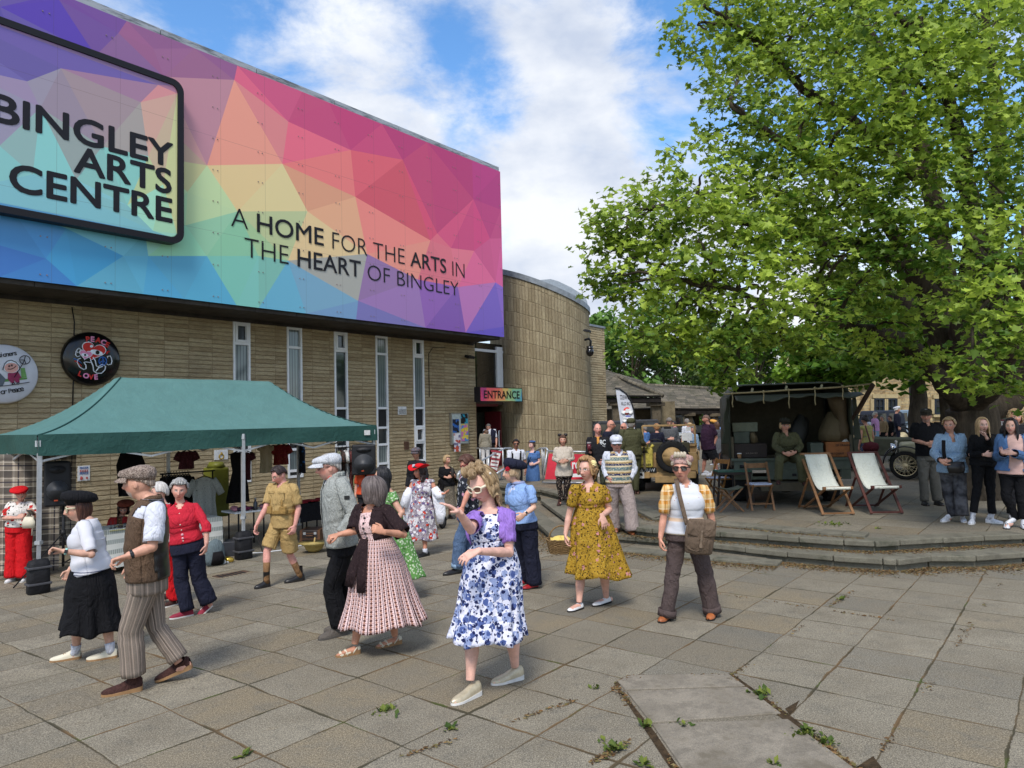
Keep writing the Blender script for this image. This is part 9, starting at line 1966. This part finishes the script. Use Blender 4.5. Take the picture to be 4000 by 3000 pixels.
for i in range(len(mb.uv)):mb.uv[i]=[(u*.4,vv*4)for u,vv in mb.uv[i]]
mb.build('rolled_curls' if False else 'victory_roll',HB,p.o)
p.glasses(plain('ivory_frame',rgb(226,216,190),.3,.5),plain('brown_lens',rgb(120,84,70),.1,.6),.030,.021,.0055,wing=.22);mb=MB()
for dx,dz in((0,0),(.008,-.012),(-.008,-.012),(0,-.02)):mb.sphere(p.hp(.083,-.005+dx,-.045+dz),.009,8,6)
mb.build('earring',PEARL,p.o);mb=MB();mb.sphere(p.hp(.088,-.03,.07),(.012,.02,.012),8,6);mb.build('hair_clip',PEARL,p.o);p.shoes(GOLD_L,WHITE_S,'pump',heel=.020,hgt=1.05)
p=Person('man in dark leaf print shirt and turned up jeans',_C,(420,815),H=1.66,yaw=58,hyaw=62,hpitch=30,sex='m',tone=(214,148,126),brow=(60,40,34),vox=.007,J=dict(neck=(512,222),head=(488,168),hipc=(492,470),elb_l=(490,350,-.2),wri_l=(462,425,-.25),tip_l=(448,470,-.28),toe_l=(348,829),heel_l=(470,808),ank_l=(432,775),knee_l=(445,620),toe_r=(425,812),heel_r=(505,795),ank_r=(480,770),knee_r=(505,620)))
p.trousers(DENIM,.105,.108,.115);p.garment_top('shirt',DKF,1.0,1.13,.8,vcut(.12,.04),slr=(.078,.078,.06));p.collar(DKF);p.hair(hair_mat((66,40,32),(104,68,54)),.022,46,76,105,fw=50,amp=.007);p.glasses(plain('red_frame',rgb(120,30,40),.3),None,.026,.018,.004);p.shoes(BLACK_L,None,'laced')
for sd in 'lr':mb=MB();a,b=p.J['ank_'+sd],p.J['knee_'+sd];d=(b-a).normalized();mb.tube([a-d*.01,a+d*.05],[.086*p.k]*2,24,False);mb.build('turn_up',LDENIM,p.o,solid=.006)
p=Person('woman in pale blue top and navy beret with a red flower',_C,(855,902),H=1.60,yaw=48,hyaw=82,girth=1.0,tone=(222,176,152),brow=(170,150,130),vox=.006,J=dict(neck=(792,285),head=(750,222),hipc=(825,520),sh_l=(862,318,-.1),elb_l=(882,425,-.15),wri_l=(825,468,-.25),tip_l=(772,505,-.3),toe_l=(838,908),heel_l=(905,895),ank_l=(885,875),knee_l=(868,690),toe_r=(800,880),heel_r=(860,868),ank_r=(842,850),knee_r=(812,690)))
p.trousers(NAVY,.125,.115,.115);p.garment_top('top',SKYB,.96,1.10,.78,vcut(.08,.04),slr=(.068,.068,.06));p.hair(hair_mat((150,120,90),(206,180,146)),.012,54,90,115,.04,fw=56);p.beret(NAVY,R=.14,H=.09,zc=.085,tilt=(0,-.05));flower(p,.06,.05,.055,RED_C,.04);p.shoes(plain('red_leather',rgb(150,30,36),.4));p.watch('l',WHITE_L,BLACK_L)
STRIPE=Nodes('striped_silk',.6,.3);v=STRIPE.coord('UV');STRIPE.col(STRIPE.mix(STRIPE.stripe(STRIPE.sep(v)[0],.14,.06),rgb(214,214,226),rgb(140,150,186)));mb=MB();a=p.J['neck']
mb.torus(a+ZD*.01,.062,.022,(0,0,1),30,10);c=a+p.F*.085-ZD*.03;mb.sphere(c,.022,10,8)
for e in(-1,1):mb.tube([c,c-ZD*.07+p.L*e*.03+p.F*.02,c-ZD*.16+p.L*e*.05+p.F*.02],[(.014,.01),(.035,.01),(.045,.006)],14,ref=p.L)
mb.build('neck_scarf',STRIPE.m,p.o)
p=Person('woman in mustard flowered dress with a cream rose in her hair',_D,(290,1418),H=1.63,yaw=16,hyaw=36,hpitch=4,girth=1.04,hd=1.07,tone=(218,168,148),brow=(150,112,84),J=dict(neck=(282,528),head=(260,428),hipc=(288,810),sh_r=(178,575,-.02),elb_r=(132,765,0),wri_r=(108,900,-.05),tip_r=(112,988,-.07),sh_l=(382,575,.02),elb_l=(425,722,.03),wri_l=(372,765,-.2),tip_l=(405,862,-.24),toe_r=(126,1460),heel_r=(230,1430),ank_r=(207,1388),knee_r=(216,1210),toe_l=(304,1420),heel_l=(447,1382),ank_l=(402,1352),knee_l=(388,1190)),palm={'r':CR*.9,'l':CF*.8-CR*.3},curl={'r':.45,'l':.25})
p.skirt('skirt',YELF,1185,118,576,t_w=.60,folds=8,amp=.07,hemdip=.05);p.garment_top('bodice',YELF,.72,1.09,.62,vcut(.26,.055),slr=(.070,.074,.06),amp=.011);p.collar(YELF,.035,spread=.03,t=.02,open_=.7);HY=hair_mat((128,92,58),(200,160,112));p.hair(HY,.024,40,86,124,.07,fw=52,curl=.016,amp=.008);flower(p,.085,.0,.06,plain('cream_rose',rgb(232,218,160),.7),.042,9);p.glasses(GOLDW,None,.026,.017,.0016);p.shoes(WHITE_L,None,'pump',hgt=.72,heel=.006);mb=MB();mb.tube([p.hp(0,0,0)]*2,.001,4);beads(p,GOLDW,.0025,.09,40)
p=Person('woman in white blouse with orange check sleeves and brown satchel',_D,(985,1508),H=1.70,yaw=4,hyaw=22,girth=1.06,hd=1.06,tone=(208,150,126),brow=(150,120,96),lips=(160,90,84),J=dict(neck=(968,528),head=(942,424),hipc=(975,890),sh_r=(838,575,0),elb_r=(812,790,0),wri_r=(792,928,-.04),tip_r=(795,1018,-.06),sh_l=(1108,575,0),elb_l=(1160,780,.04),wri_l=(1168,880,.1),tip_l=(1150,960,.1),toe_r=(788,1540),heel_r=(850,1505),ank_r=(838,1480),knee_r=(882,1180),toe_l=(1150,1514),heel_l=(1178,1480),ank_l=(1165,1452),knee_l=(1112,1180)),palm={'r':CR*.9},curl=.55)
p.trousers(BROWN_T,.100,.102,.098,amp=.014);p.garment_top('blouse',BLOUSE,.99,1.12,.78,vcut(.10,.045),slr=(.060,.064,.06),slv_m=OPLAID,puff=.004,amp=.013);p.collar(WHITE_C,.035,spread=.03,open_=.6);p.buttons(PEARL,8,.14,.92,.006)
mb=MB()
for e in(-1,1):
 a,ra=p.rings(1.12,.30,.31,1,.008);c=a[0]+p.F*ra[0][1]*.88+p.L*e*.088
 for dx,dz in((0,0),(.02,.015),(-.022,.01),(.012,-.022),(-.015,-.02),(.035,-.01)):mb.sphere(c+p.L*dx*e+ZD*dz,(.010,.005,.009),8,5)
mb.build('embroidery_pattern',plain('embroidery',rgb(180,130,120),.8),p.o);HG=hair_mat((176,160,136),(224,212,190));p.hair(HG,.014,40,74,108,fw=50,amp=.005)
mb=MB();c=p.hp(-.01,.07,.125)
for dx in(-.04,-.012,.018,.046):
 pts=[p.hp(dx-.01,.05,.108),p.hp(dx,.085,.128),p.hp(dx+.004,.08,.150),p.hp(dx-.004,.055,.155)];mb.tube(pts,[.016,.018,.017,.012],10)
for i in range(len(mb.uv)):mb.uv[i]=[(u*.3,vv*3)for u,vv in mb.uv[i]]
mb.build('quiff',HG,p.o);p.beret(pattern('pale_pink_scarf',rgb(186,150,140),[(rgb(150,84,80),1.4,.26),(rgb(220,206,196),1.8,.2)],34),R=.112,H=.05,zc=.075,tilt=(0,-.045),name='head_scarf',band=.075);p.glasses(TORT,SUNL,.030,.022,.004);beads(p,PEARL,.004,.03,40);p.shoes(TAN_L,None,'shoe')
for sd in 'lr':mb=MB();a,b=p.J['ank_'+sd],p.J['knee_'+sd];d=(b-a).normalized();mb.tube([a-d*.01,a+d*.06],[.090*p.k]*2,24,False);mb.build('turn_up',BROWN_T,p.o,solid=.006)
BAGM=cloth('brown_canvas',rgb(104,88,74),None,200);bo=thing('satchel','brown canvas satchel slung across the white blouse woman','satchel',P(*p.zf(1080,890),p.D-.2));c=P(*p.zf(1075,900),p.D-.22);X=(CR*.98+ZD*-.10).normalized();Y=Vector((CF.x,CF.y,0)).normalized();Zb=X.cross(Y)*1
mb=MB();mb.tube([c-Zb*.185,c-Zb*.17,c,c+Zb*.12,c+Zb*.15],[(.12,.03),(.135,.055),(.145,.06),(.13,.05),(.11,.03)],28,ref=X)
for i,v_ in enumerate(mb.v):mb.v[i]=tuple(Vector(v_)+(Vector(v_)-c).normalized()*wr(Vector(v_),.012,9))
mb.build('bag',BAGM,bo);mb=MB();mb.sheet(lambda u,v:c+X*((u-.5)*.27)+Zb*(.15-.15*v+.02*math.sin(u*PI)*-1*v)-Y*(.055+.012*math.sin(v*PI)+.006*noise.noise(Vector((u*5,v*5,2)))),16,10);mb.build('flap',BAGM,bo,solid=.006)
mb=MB();mb.box(c-Y*.068-Zb*.03,(.02,.008,.16),Matrix((X,Y,Zb)).transposed());mb.box(c-Y*.072-Zb*.10,(.028,.010,.03),Matrix((X,Y,Zb)).transposed());mb.build('closing_strap',cloth('webbing_brown',rgb(120,104,88)),bo)
mb=MB();pts=[P(*p.zf(x,y),p.D+d)for x,y,d in((905,500,.02),(912,530,-.10),(930,620,-.16),(955,720,-.18),(975,800,-.19),(985,830,-.2))];mb.tube(pts,[(.022,.005)]*6,8,ref=CR);pts=[P(*p.zf(x,y),p.D+d)for x,y,d in((905,500,.02),(960,520,.12),(1080,640,.16),(1140,760,.10),(1160,840,-.12))];mb.tube(pts,[(.022,.005)]*5,8,ref=CR);mb.build('shoulder_strap',BAGM,bo)
# ---------------------------------------------------------------- onlookers
V8,V11=.008,.011
p=Person('man in white cap, fair isle tank top and pleated trousers',_D,(525,897),H=1.70,z=Z2,yaw=0,sex='m',girth=1.05,tone=(200,140,122),vox=.007,brow=(150,130,120),stubble=.3,J=dict(neck=(488,302),head=(474,250),hipc=(490,525),elb_r=(393,430),wri_r=(412,490),tip_r=(432,525),elb_l=(604,430),wri_l=(568,498),tip_l=(548,525),ank_r=(465,858),knee_r=(450,690),toe_r=(462,885),ank_l=(590,872),knee_l=(572,695),toe_l=(590,903)))
p.trousers(MAUVE_T,.135,.125,.125,t_w=.7);p.garment_top('shirt',WHITE_C,.8,1.04,1.95,vcut(.1,.03),slr=(.078,.074,.06));p.garment_top('tank_top',FAIR,1.0,1.15,0,lambda x,t,fr:(fr and t<.2 and abs(x)<.07*(1-t/.2)+.01)or(t<.26 and abs(x)>.14),amp=.006);p.collar(WHITE_C);p.hair(hair_mat((150,146,142),(200,196,192)),.004,60,78,104,fw=80);p.flat_cap(WHITE_C,puff=.10);p.glasses(BLACK_L,SUNL,.026,.02,.003);p.shoes(TAN_L);p.watch('l',WHITE_L,BLACK_L)
def onl(label,Z,at,H=None,z=Z1,yaw=0,top=None,J=None,sex='f',tone=(204,152,130),vox=V8,**kw):return Person(label,Z,at,H=H,top=top,z=z,yaw=yaw,J=J,sex=sex,tone=tone,vox=vox,**kw)
H_GR,H_BK,H_BR,H_BL,H_WH=hair_mat((96,90,86),(150,144,138)),hair_mat((18,16,18),(46,40,40)),hair_mat((70,48,36),(112,82,62)),hair_mat((150,118,80),(210,182,140)),hair_mat((190,188,184),(226,224,220))
p=onl('woman with two dark hair buns, beige top and flowered trousers',_E,(1110,1588),1.60,Z2,0,J=dict(neck=(1105,955),head=(1102,885),hipc=(1115,1245),elb_r=(1008,1090),wri_r=(1070,1118,-.2),tip_r=(1128,1118,-.25),elb_l=(1212,1085),wri_l=(1150,1108,-.2),tip_l=(1100,1118,-.25),ank_r=(1092,1530),ank_l=(1150,1520)))
p.trousers(FLTR,.085,.09,.11);p.garment_top('top',BEIGE,1.08,1.12,1.95);p.hair(H_BR,.014,54,95,118,.06);p.shoes(BROWN_SUEDE,None,'boot');mb=MB()
for e in(-1,1):mb.sphere(p.hp(e*.07,0,.125),(.045,.035,.035),12,8)
mb.build('hair_bun',H_BK,p.o)
p=onl('bald man in black baseball jacket holding a pint of dark beer',_E,(1500,1516),1.76,Z1,12,hyaw=-8,sex='m',tone=(222,160,146),J=dict(neck=(1485,850),head=(1480,765),hipc=(1510,1130),elb_r=(1378,1040),wri_r=(1400,1010,-.12),tip_r=(1378,955,-.18),elb_l=(1600,1050),wri_l=(1560,1115,-.1),tip_l=(1525,1130,-.15)))
p.trousers(pattern('camouflage',rgb(70,72,56),[(rgb(40,44,36),.8,.4)],14));p.garment_top('jacket',CHAR,1.02,1.16,1.95,lambda x,t,fr:fr and abs(x)<.035*max(0,1-t/.4),slr=(.08,.074,.06));p.garment_top('shirt',plain('orange_shirt',rgb(190,130,50)),.9,1.03,0);p.collar(plain('gold_trim',rgb(150,110,40)));p.shoes(BLACK_L);a,ra=p.rings(1.16,.28,.29,1,.014);c=a[0]+p.F*ra[0][1]*.92+p.L*.10;mb=MB();put_text(mb,'BC',c-p.L*.06,p.L,ZD,.12,.10,.02);put_text(mb,'AFC',c-p.L*.05-ZD*.05,p.L,ZD,.10,.03,.02);mb.build('lettering',M_UPVC,p.o)
c=P(*p.zf(1386,955),p.D-.2);t=thing('beer_cup','plastic pint cup of dark red beer held by the bald man','cup',c);mb=MB();mb.lathe(c-ZD*.09,[(.034,0),(.042,.15)],16);mb.build('beer',plain('dark_red_beer',rgb(96,26,40),.2,.5),t);mb=MB();mb.lathe(c+ZD*.062,[(.043,0),(.046,.04)],16);mb.build('cup',plain('clear_cup',rgb(150,140,144),.2),t)
p=onl('bald man in navy shirt turned towards the jeep',_E,(1590,1417),1.78,Z1,-70,sex='m',tone=(206,146,126),vox=V11,J=dict(neck=(1590,790),head=(1622,720)));p.garment_top('shirt',NAVY,1.0,1.12,.9);p.trousers(CHAR);p.glasses(BLACK_L,None);p.shoes(BLACK_L)
p=onl('bald man in dark glasses beside the white feather flag',_E,(1765,1375),1.70,Z1,60,sex='m',tone=(212,150,130),vox=V11,J=dict(head=(1760,745),neck=(1775,805)));p.garment_top('shirt',plain('pale_green_shirt',rgb(150,160,150)),1.0,1.12,.9);p.trousers(CHAR);p.glasses(BLACK_L,SUNL);p.shoes(BLACK_L)
p=onl('man in olive army overalls and cap leaning on the jeep, seen from behind',_F,(475,1605),1.78,Z1,168,hyaw=-160,sex='m',girth=1.1,J=dict(neck=(448,905),head=(458,860),hipc=(470,1190),elb_l=(365,1080),elb_r=(560,1035,.1),wri_r=(600,1068,.2),tip_r=(640,1060,.25),ank_l=(440,1560),ank_r=(495,1570)))
p.trousers(OLIVE,.13,.125,.125);p.garment_top('jacket',OLIVE,1.0,1.18,1.9,slr=(.085,.08,.065));p.band('belt',cloth('olive_belt',rgb(60,60,44)),.72,.06,.02);p.collar(OLIVE);p.hair(H_GR,.01,60,85,110,fw=80);p.flat_cap(OLIVE,puff=.03,zc=.055);p.shoes(BROWN_SUEDE,None,'boot')
p=onl('man in plum T shirt and black shorts walking past the truck',_F,(1300,1402),None,Z1,75,top=742,sex='m',girth=1.2,tone=(200,140,120),hyaw=85,stubble=.5,stcol=(90,70,60),J=dict(neck=(1288,852),head=(1266,795),hipc=(1300,1120),elb_l=(1378,990,-.1),wri_l=(1352,1078,-.12),tip_l=(1345,1138,-.14),ank_l=(1385,1350),knee_l=(1360,1240),ank_r=(1235,1370),knee_r=(1250,1250)))
p.trousers(CHAR,.13,.13,.13,short=.85,name='shorts');p.garment_top('t_shirt',cloth('plum_cotton',rgb(60,40,58)),1.0,1.16,.8,slr=(.085,.085,.06));p.shoes(TRAIN,WHITE_S,'trainer');p.hair(hair_mat((110,84,72),(140,110,96)),.002,66,80,105,fw=80);p.watch('l',BLACK_L,BLACK_L)
p=onl('young man in white polo with a black backpack on the ramp',_E,(605,1541),1.72,D=19.5,yaw=-5,sex='m',tone=(150,104,84),J=dict(head=(597,925),neck=(597,985),elb_r=(520,1110,-.1),wri_r=(455,1190,-.2),tip_r=(425,1205,-.2)));p.garment_top('polo',WHITE_C,1.05,1.12,.8,vcut(.12,.03));p.collar(WHITE_C);p.trousers(CHAR);p.hair(H_BK,.02,48,80,110);p.glasses(BLACK_L,SUNL);p.shoes(BLACK_L)
for e in(-1,1):mb=MB();a,ra=p.rings(1.14,.02,.62,8,.012);mb.tube([a[i]+p.F*(ra[i][1]*(.9 if i else .2))+p.L*(e*.11*p.k)for i in range(9)],[(.026,.006)]*9,6,ref=p.L);mb.build('strap',C_BLK,p.o)
p=onl('young woman in long blue dress and small blue hat',_E,(785,1535),None,'plaza',22,top=883,tone=(224,180,168),hyaw=40,hpitch=10,J=dict(head=(765,935),neck=(775,1000),elb_l=(845,1120),wri_l=(790,1145,-.15),tip_l=(720,1140,-.2)));p.skirt('skirt',MIDB,1515,700,865,folds=9,amp=.04);p.garment_top('bodice',MIDB,.72,1.08,.6,lambda x,t,fr:fr and t<.14 and abs(x)<.07);p.hair(H_BR,.016,52,92,118,.02);p.beret(MIDB,R=.085,H=.03,zc=.085,band=.06);p.shoes(BLACK_L);mb=MB();a,ra=p.rings(1.12,.0,.8,10,.012);mb.tube([a[i]+p.F*ra[i][1]*.95+p.L*(.12-.024*i)*p.k for i in range(11)],[(.016,.004)]*11,6,ref=p.L);mb.build('bag_strap',C_BLK,p.o)
mb=MB();c=P(*p.zf(715,1120),p.D-.25);[mb.tube([c-ZD*.14,c+ZD*.1,c+ZD*.28+CR*rnd.gauss(0,.06)+CF*rnd.gauss(0,.05)],[.01,.008,.016],5)for _ in range(9)];tag(mb.build('dried_flowers',plain('silver_leaf',rgb(140,140,124),.8),origin=c),'bunch of dried grey flowers held by the blue dress woman','flowers')
p=onl('person in grey hooded jacket seen from behind at the entrance door',_E,(270,1190),1.50,D=25.5,yaw=178,vox=V11,J=dict(head=(275,805)));p.trousers(plain('white_jeans',rgb(206,204,204),.8));p.garment_top('jacket',cloth('stone_grey_cotton',rgb(136,130,116)),1.1,1.2,1.9);p.hair(H_BR,.018,60,90,115);p.shoes(TRAIN)
p=onl('man in dark padded waistcoat standing in the entrance doorway',_E,(320,1185),1.72,D=26.3,yaw=5,sex='m',hpitch=20,vox=V11,J=dict(head=(298,745)));p.trousers(BLACK_W);p.garment_top('shirt',WHITE_C,1.0,1.05,.9);p.garment_top('waistcoat',NAVY,1.0,1.2,0,open_front(.06));p.hair(H_GR,.014,48,78,105);p.shoes(BLACK_L)
p=onl('blonde woman in black cardigan with a bottle by the pushchair',_C,(372,494),None,'plaza',-38,top=116,hyaw=-50,hpitch=5,J=dict(head=(372,146),neck=(365,185),elb_l=(425,260),wri_l=(415,235,-.2),tip_l=(400,215,-.22),elb_r=(330,240),wri_r=(375,250,-.2),tip_r=(405,240,-.22)));p.skirt('skirt',cloth('grey_check_wool',rgb(96,90,80),rgb(136,126,112),60),430,330,425,folds=6,amp=.03);p.garment_top('cardigan',BLACK_W,1.08,1.2,1.6,lambda x,t,fr:fr and t<.2 and abs(x)<.08,flare=.15);p.hair(H_BL,.02,48,95,120,.04,curl=.01);p.shoes(BLACK_L)
bottle('small dark bottle in the hand of the blonde woman in black',P(*p.zf(403,240),p.D-.25),.036,.22,plain('dark_bottle',rgb(60,54,50),.3),plain('cream_cap',rgb(170,160,130),.5))
p=onl('soldier in olive battledress and cap sitting on the truck tailboard',_G,(960,1320),1.62,D=13.3,yaw=4,girth=1.15,tone=(196,146,126),J=dict(neck=(942,615),head=(935,545),hipc=(965,840,.15),elb_r=(838,750,0),wri_r=(930,822,-.30),tip_r=(1000,842,-.34),elb_l=(1088,750,0),wri_l=(1035,812,-.30),tip_l=(965,842,-.34),hip_r=(915,850,.1),hip_l=(1015,850,.1),knee_r=(880,880,-.38),knee_l=(1095,875,-.38),ank_r=(868,1085,-.30),ank_l=(1120,1095,-.30),heel_r=(868,1115,-.26),heel_l=(1125,1125,-.26),toe_r=(872,1135,-.50),toe_l=(1140,1145,-.50)))
p.trousers(OLIVE,.11,.11,.12);p.garment_top('blouse',OLIVE,.92,1.16,1.92,vcut(.12,.03),slr=(.084,.08,.065));p.collar(OLIVE);p.hair(H_BL,.018,60,98,112,.03,curl=.012);p.flat_cap(cloth('dark_cap',rgb(40,40,32)),puff=.06,zc=.055);p.shoes(BROWN_SUEDE,None,'boot')
for e in(-1,1):mb=MB();a,ra=p.rings(1.16,.30,.31,1,.014);mb.box(a[0]+p.F*ra[0][1]*.93+p.L*e*.085,(.11,.014,.10),Matrix((p.L,p.F,ZD)).transposed());mb.build('shirt_pocket',OLIVE,p.o,bevel=.004)
p=onl('woman in yellow top and blue floral trousers with a red bag by the truck',_G,(1765,1055),None,Z1,160,top=442,vox=V8,tone=(190,140,118));p.trousers(BLFT,.12,.12,.115);p.garment_top('top',plain('olive_yellow_top',rgb(146,140,84),.8),.95,1.08,.2);p.hair(H_BK,.012,60,90,112);p.shoes(TRAIN);mb=MB();mb.sphere(p.hp(0,-.05,.11),.05,12,8);mb.build('hair_bun',H_BK,p.o)
c=P(*zg(1790,760),p.D-.3);t=thing('shoulder_bag','dark red bundle bag at the hip of the floral trousers woman','bag',c);mb=MB();mb.sphere(c,(.22,.12,.15),18,12);mb.v=[tuple(Vector(q)+Vector((0,0,wr(Vector(q),.04,9))))for q in mb.v];mb.build('bag',cloth('dark_red_cloth',rgb(74,28,34)),t);mb=MB();mb.tube([c+ZD*.12,P(*zg(1735,540),p.D-.15)],[(.02,.005)]*2,6);mb.build('strap',plain('dark_red_strap',rgb(74,28,34)),t)
p=onl('man in black polo and flat cap with folded hands',_H,(862,1208),None,Z1,8,top=240,hyaw=32,sex='m',girth=1.1,stubble=.5,J=dict(neck=(812,390),head=(812,318),hipc=(842,715),elb_r=(692,560),wri_r=(820,598,-.22),tip_r=(890,612,-.25),elb_l=(965,560),wri_l=(905,608,-.2),tip_l=(845,602,-.26),ank_r=(795,1165),ank_l=(922,1160),knee_r=(782,930),knee_l=(898,930)));p.trousers(cloth('grey_walking_trousers',rgb(98,96,90)),.10,.10,.12);p.garment_top('polo',BLACK_W,.98,1.16,.82,vcut(.1,.03),slr=(.085,.085,.06));p.collar(cloth('white_tipped_collar',rgb(60,60,62)));p.flat_cap(cloth('dark_olive_cap',rgb(56,52,44)),puff=.02);p.hair(H_GR,.003,60,78,102,fw=80);p.shoes(BLACK_L)
p=onl('fair haired woman in oversized denim jacket and black jeans',_H,(1118,1372),None,Z1,15,top=332,hyaw=42,hpitch=4,girth=1.0,J=dict(neck=(1052,500),head=(1042,410),hipc=(1072,850),elb_r=(892,690),wri_r=(960,765,-.2),tip_r=(1040,838,-.25),elb_l=(1182,700),wri_l=(1035,770,-.22),tip_l=(955,775,-.26),toe_r=(1018,1368),toe_l=(1200,1386),ank_r=(1085,1310),ank_l=(1172,1315),knee_r=(1030,1080),knee_l=(1150,1080)));p.trousers(GREYW,.115,.11,.115);p.garment_top('jacket',LDENIM,1.08,1.20,1.95,lambda x,t,fr:fr and t<.35 and abs(x)<.045*(1-t/.35),slr=(.082,.082,.07));p.collar(LDENIM,.05,spread=.03,open_=.6);p.hair(H_BL,.02,46,84,112,amp=.006);p.shoes(TRAIN,WHITE_S,'trainer')
bg_=thing('crossbody_bag','black crossbody bag worn over the denim jacket','bag',P(*p.zf(1110,830),p.D-.22));c=P(*p.zf(1110,835),p.D-.24);mb=MB();mb.tube([c-ZD*.08,c,c+ZD*.09],[(.12,.04),(.14,.05),(.13,.035)],16,ref=CR);mb.build('bag',BLACK_L,bg_);mb=MB();mb.tube([P(*p.zf(x,y),p.D+d)for x,y,d in((985,560,-.16),(985,660,-.19),(1000,780,-.24))],[(.03,.006)]*3,6,ref=CR);mb.build('strap',C_BLK,bg_)
p=onl('young woman with long blonde hair, all in black, hand at her mouth',_H,(1375,1392),None,Z1,0,top=322,hyaw=14,tone=(222,176,158),J=dict(neck=(1385,500),head=(1372,412),hipc=(1382,780),elb_l=(1478,650),wri_l=(1415,535,-.2),tip_l=(1378,462,-.2),elb_r=(1245,700),wri_r=(1395,705,-.24),tip_r=(1492,705,-.26),ank_r=(1280,1280),ank_l=(1470,1290),knee_r=(1320,1030),knee_l=(1450,1030),toe_r=(1272,1392),toe_l=(1462,1388)));p.trousers(BLACK_W,.058,.075,.11);p.garment_top('top',BLACK_W,.98,1.08,1.95);p.hair(H_BL,.014,34,96,122,.34,lfront=.36,fw=44,inward=-.1,wave=.3);p.shoes(TRAIN,WHITE_S,'trainer',sock=WHITE_C,sockh=.09)
p=onl('young woman with long black hair, pink top and denim jacket',_H,(1700,1440),None,Z1,28,top=330,hyaw=40,tone=(216,170,152),lips=(190,90,96),girth=1.1,J=dict(neck=(1685,505),head=(1655,422),hipc=(1695,870),elb_r=(1528,735),wri_r=(1590,685,-.25),tip_r=(1500,650,-.3),elb_l=(1790,720),wri_l=(1680,690,-.25),tip_l=(1570,670,-.3),ank_r=(1715,1345),ank_l=(1785,1340)));p.trousers(BLACK_W,.07,.085,.12);p.garment_top('top',plain('pink_top',rgb(206,168,158),.8),1.06,1.12,0);p.garment_top('jacket',cloth('mid_denim',rgb(84,116,160)),.98,1.26,1.9,open_front(.09),slr=(.088,.085,.07));p.hair(H_BK,.016,38,98,124,.36,lfront=.36,fw=46,inward=-.1);p.shoes(TRAIN,BLACK_L,'trainer')
p=onl('woman with curly fair hair standing behind the black haired girl',_H,(1745,1350),1.70,Z1,20,vox=V11,J=dict(head=(1700,335),neck=(1710,410)));p.trousers(CHAR);p.garment_top('coat',CHAR,1.1,1.15,1.9);p.hair(H_BL,.025,45,95,118,.08,curl=.014);p.shoes(TRAIN)
p=onl('person in orange top behind the far loudspeaker',(0,0,1),(1432,2098),1.62,'plaza',0,vox=V11);p.trousers(CHAR);p.garment_top('top',plain('orange_top',rgb(214,84,48),.8),1.0,1.1,.8);p.hair(H_BR,.02,50,95,118,.06);p.shoes(TRAIN)
OUT=dict(w=WHITE_C,n=NAVY,k=CHAR,d=LDENIM,b=MIDB,s=plain('sky_shirt',rgb(120,152,206),.8),g=cloth('grey_jersey',rgb(92,94,98)),r=plain('rose_shirt',rgb(190,120,130),.8),t=cloth('tan_cotton',rgb(150,128,98)),o=plain('tangerine_hat',rgb(206,150,70),.8),p=plain('lilac_pink_shirt',rgb(186,140,190),.8),e=BEIGE)
for lab,px,D,ytop,yaw,sex,top,bot,hr,hat in[('man with grey hair looking down at his phone behind the jeep',2622,21,1632,10,'m','g','k',H_GR,''),('person with sandy hair in a navy padded coat behind the jeep',2572,20.5,1655,175,'f','n','k',hair_mat((130,88,52),(180,134,90)),''),('small figure in blue top beyond the jeep windscreen',2525,25,1662,150,'f','b','k',H_GR,''),('grey haired woman in pale denim jacket beside the jeep',2718,21,1665,80,'f','d','d',H_GR,''),('man in white shirt facing the market hall',2690,27,1636,160,'m','w','k',H_GR,''),('woman with pale hair in the crowd by the market hall',2702,25,1652,90,'f','w','n',H_BL,''),('girl in grey dress with long brown hair past the plum shirt',2808,23,1648,170,'f','g','g',H_BR,''),('person in an orange bucket hat in the distant crowd',2796,25,1642,150,'f','k','k',H_BR,'o'),('man in sky blue shirt and dark hat in the distant crowd',2832,26,1640,170,'m','s','d',H_GR,'k'),('man in black coat in the far crowd beside the truck',2795,29,1634,20,'m','k','k',H_BK,''),('person in white top far off under the market roof',2505,34,1640,30,'m','r','k',H_GR,''),('bald man in pale shirt far off by the pillars',2845,32,1642,60,'m','e','n',None,''),('man in maroon coat by the stone pier',2640,33,1645,100,'m','r','k',H_BK,''),('man in lilac shirt and pale jacket before the stone house',3424,31,1610,-40,'m','p','d',H_WH,''),('man in navy waistcoat and white cap by the stone house',3510,33,1590,-60,'m','n','n',H_WH,'w'),('man in brown coat near the benches at the stone house',3452,32,1624,60,'m','t','k',H_GR,''),('dark coated man near the benches at the stone house',3484,32,1624,90,'m','k','k',H_BR,''),('person in pale blue shirt and white cap behind the truck',3400,24,1650,170,'f','s','n',H_WH,'w')]:
 z_h=CP.z-(ytop-(1642-.0245*(px-2000)))*D/FPX;Hh=max(1.45,min(1.86,z_h-Z1));yb=(1642-.0245*(px-2000))+(CP.z-(z_h-Hh))*FPX/D
 q=Person(lab,(0,0,1),(px,yb),H=Hh,D=D,yaw=yaw,sex=sex,tone=(206,152,132),vox=.013,hpitch=30 if 'phone' in lab else 0,J=dict(wri_r=(px-8,yb-1.08*FPX/D*Hh/1.7,-.3),tip_r=(px+12,yb-1.10*FPX/D*Hh/1.7,-.35))if 'phone' in lab else None)
 if 'dress' in lab:q.skirt('skirt',OUT['g'],yb-.55*FPX/D,px-30,px+30,folds=5)
 else:q.trousers(OUT[bot])
 q.garment_top('top',OUT[top],1.05,1.13,1.9 if top in 'gnktd' else .9)
 if hr:q.hair(hr,.016,52,90,115,.16 if 'long' in lab else .0)
 if hat:q.beret(OUT[hat],R=.13,H=.07,zc=.075)
 q.shoes(TRAIN)
finish_people()
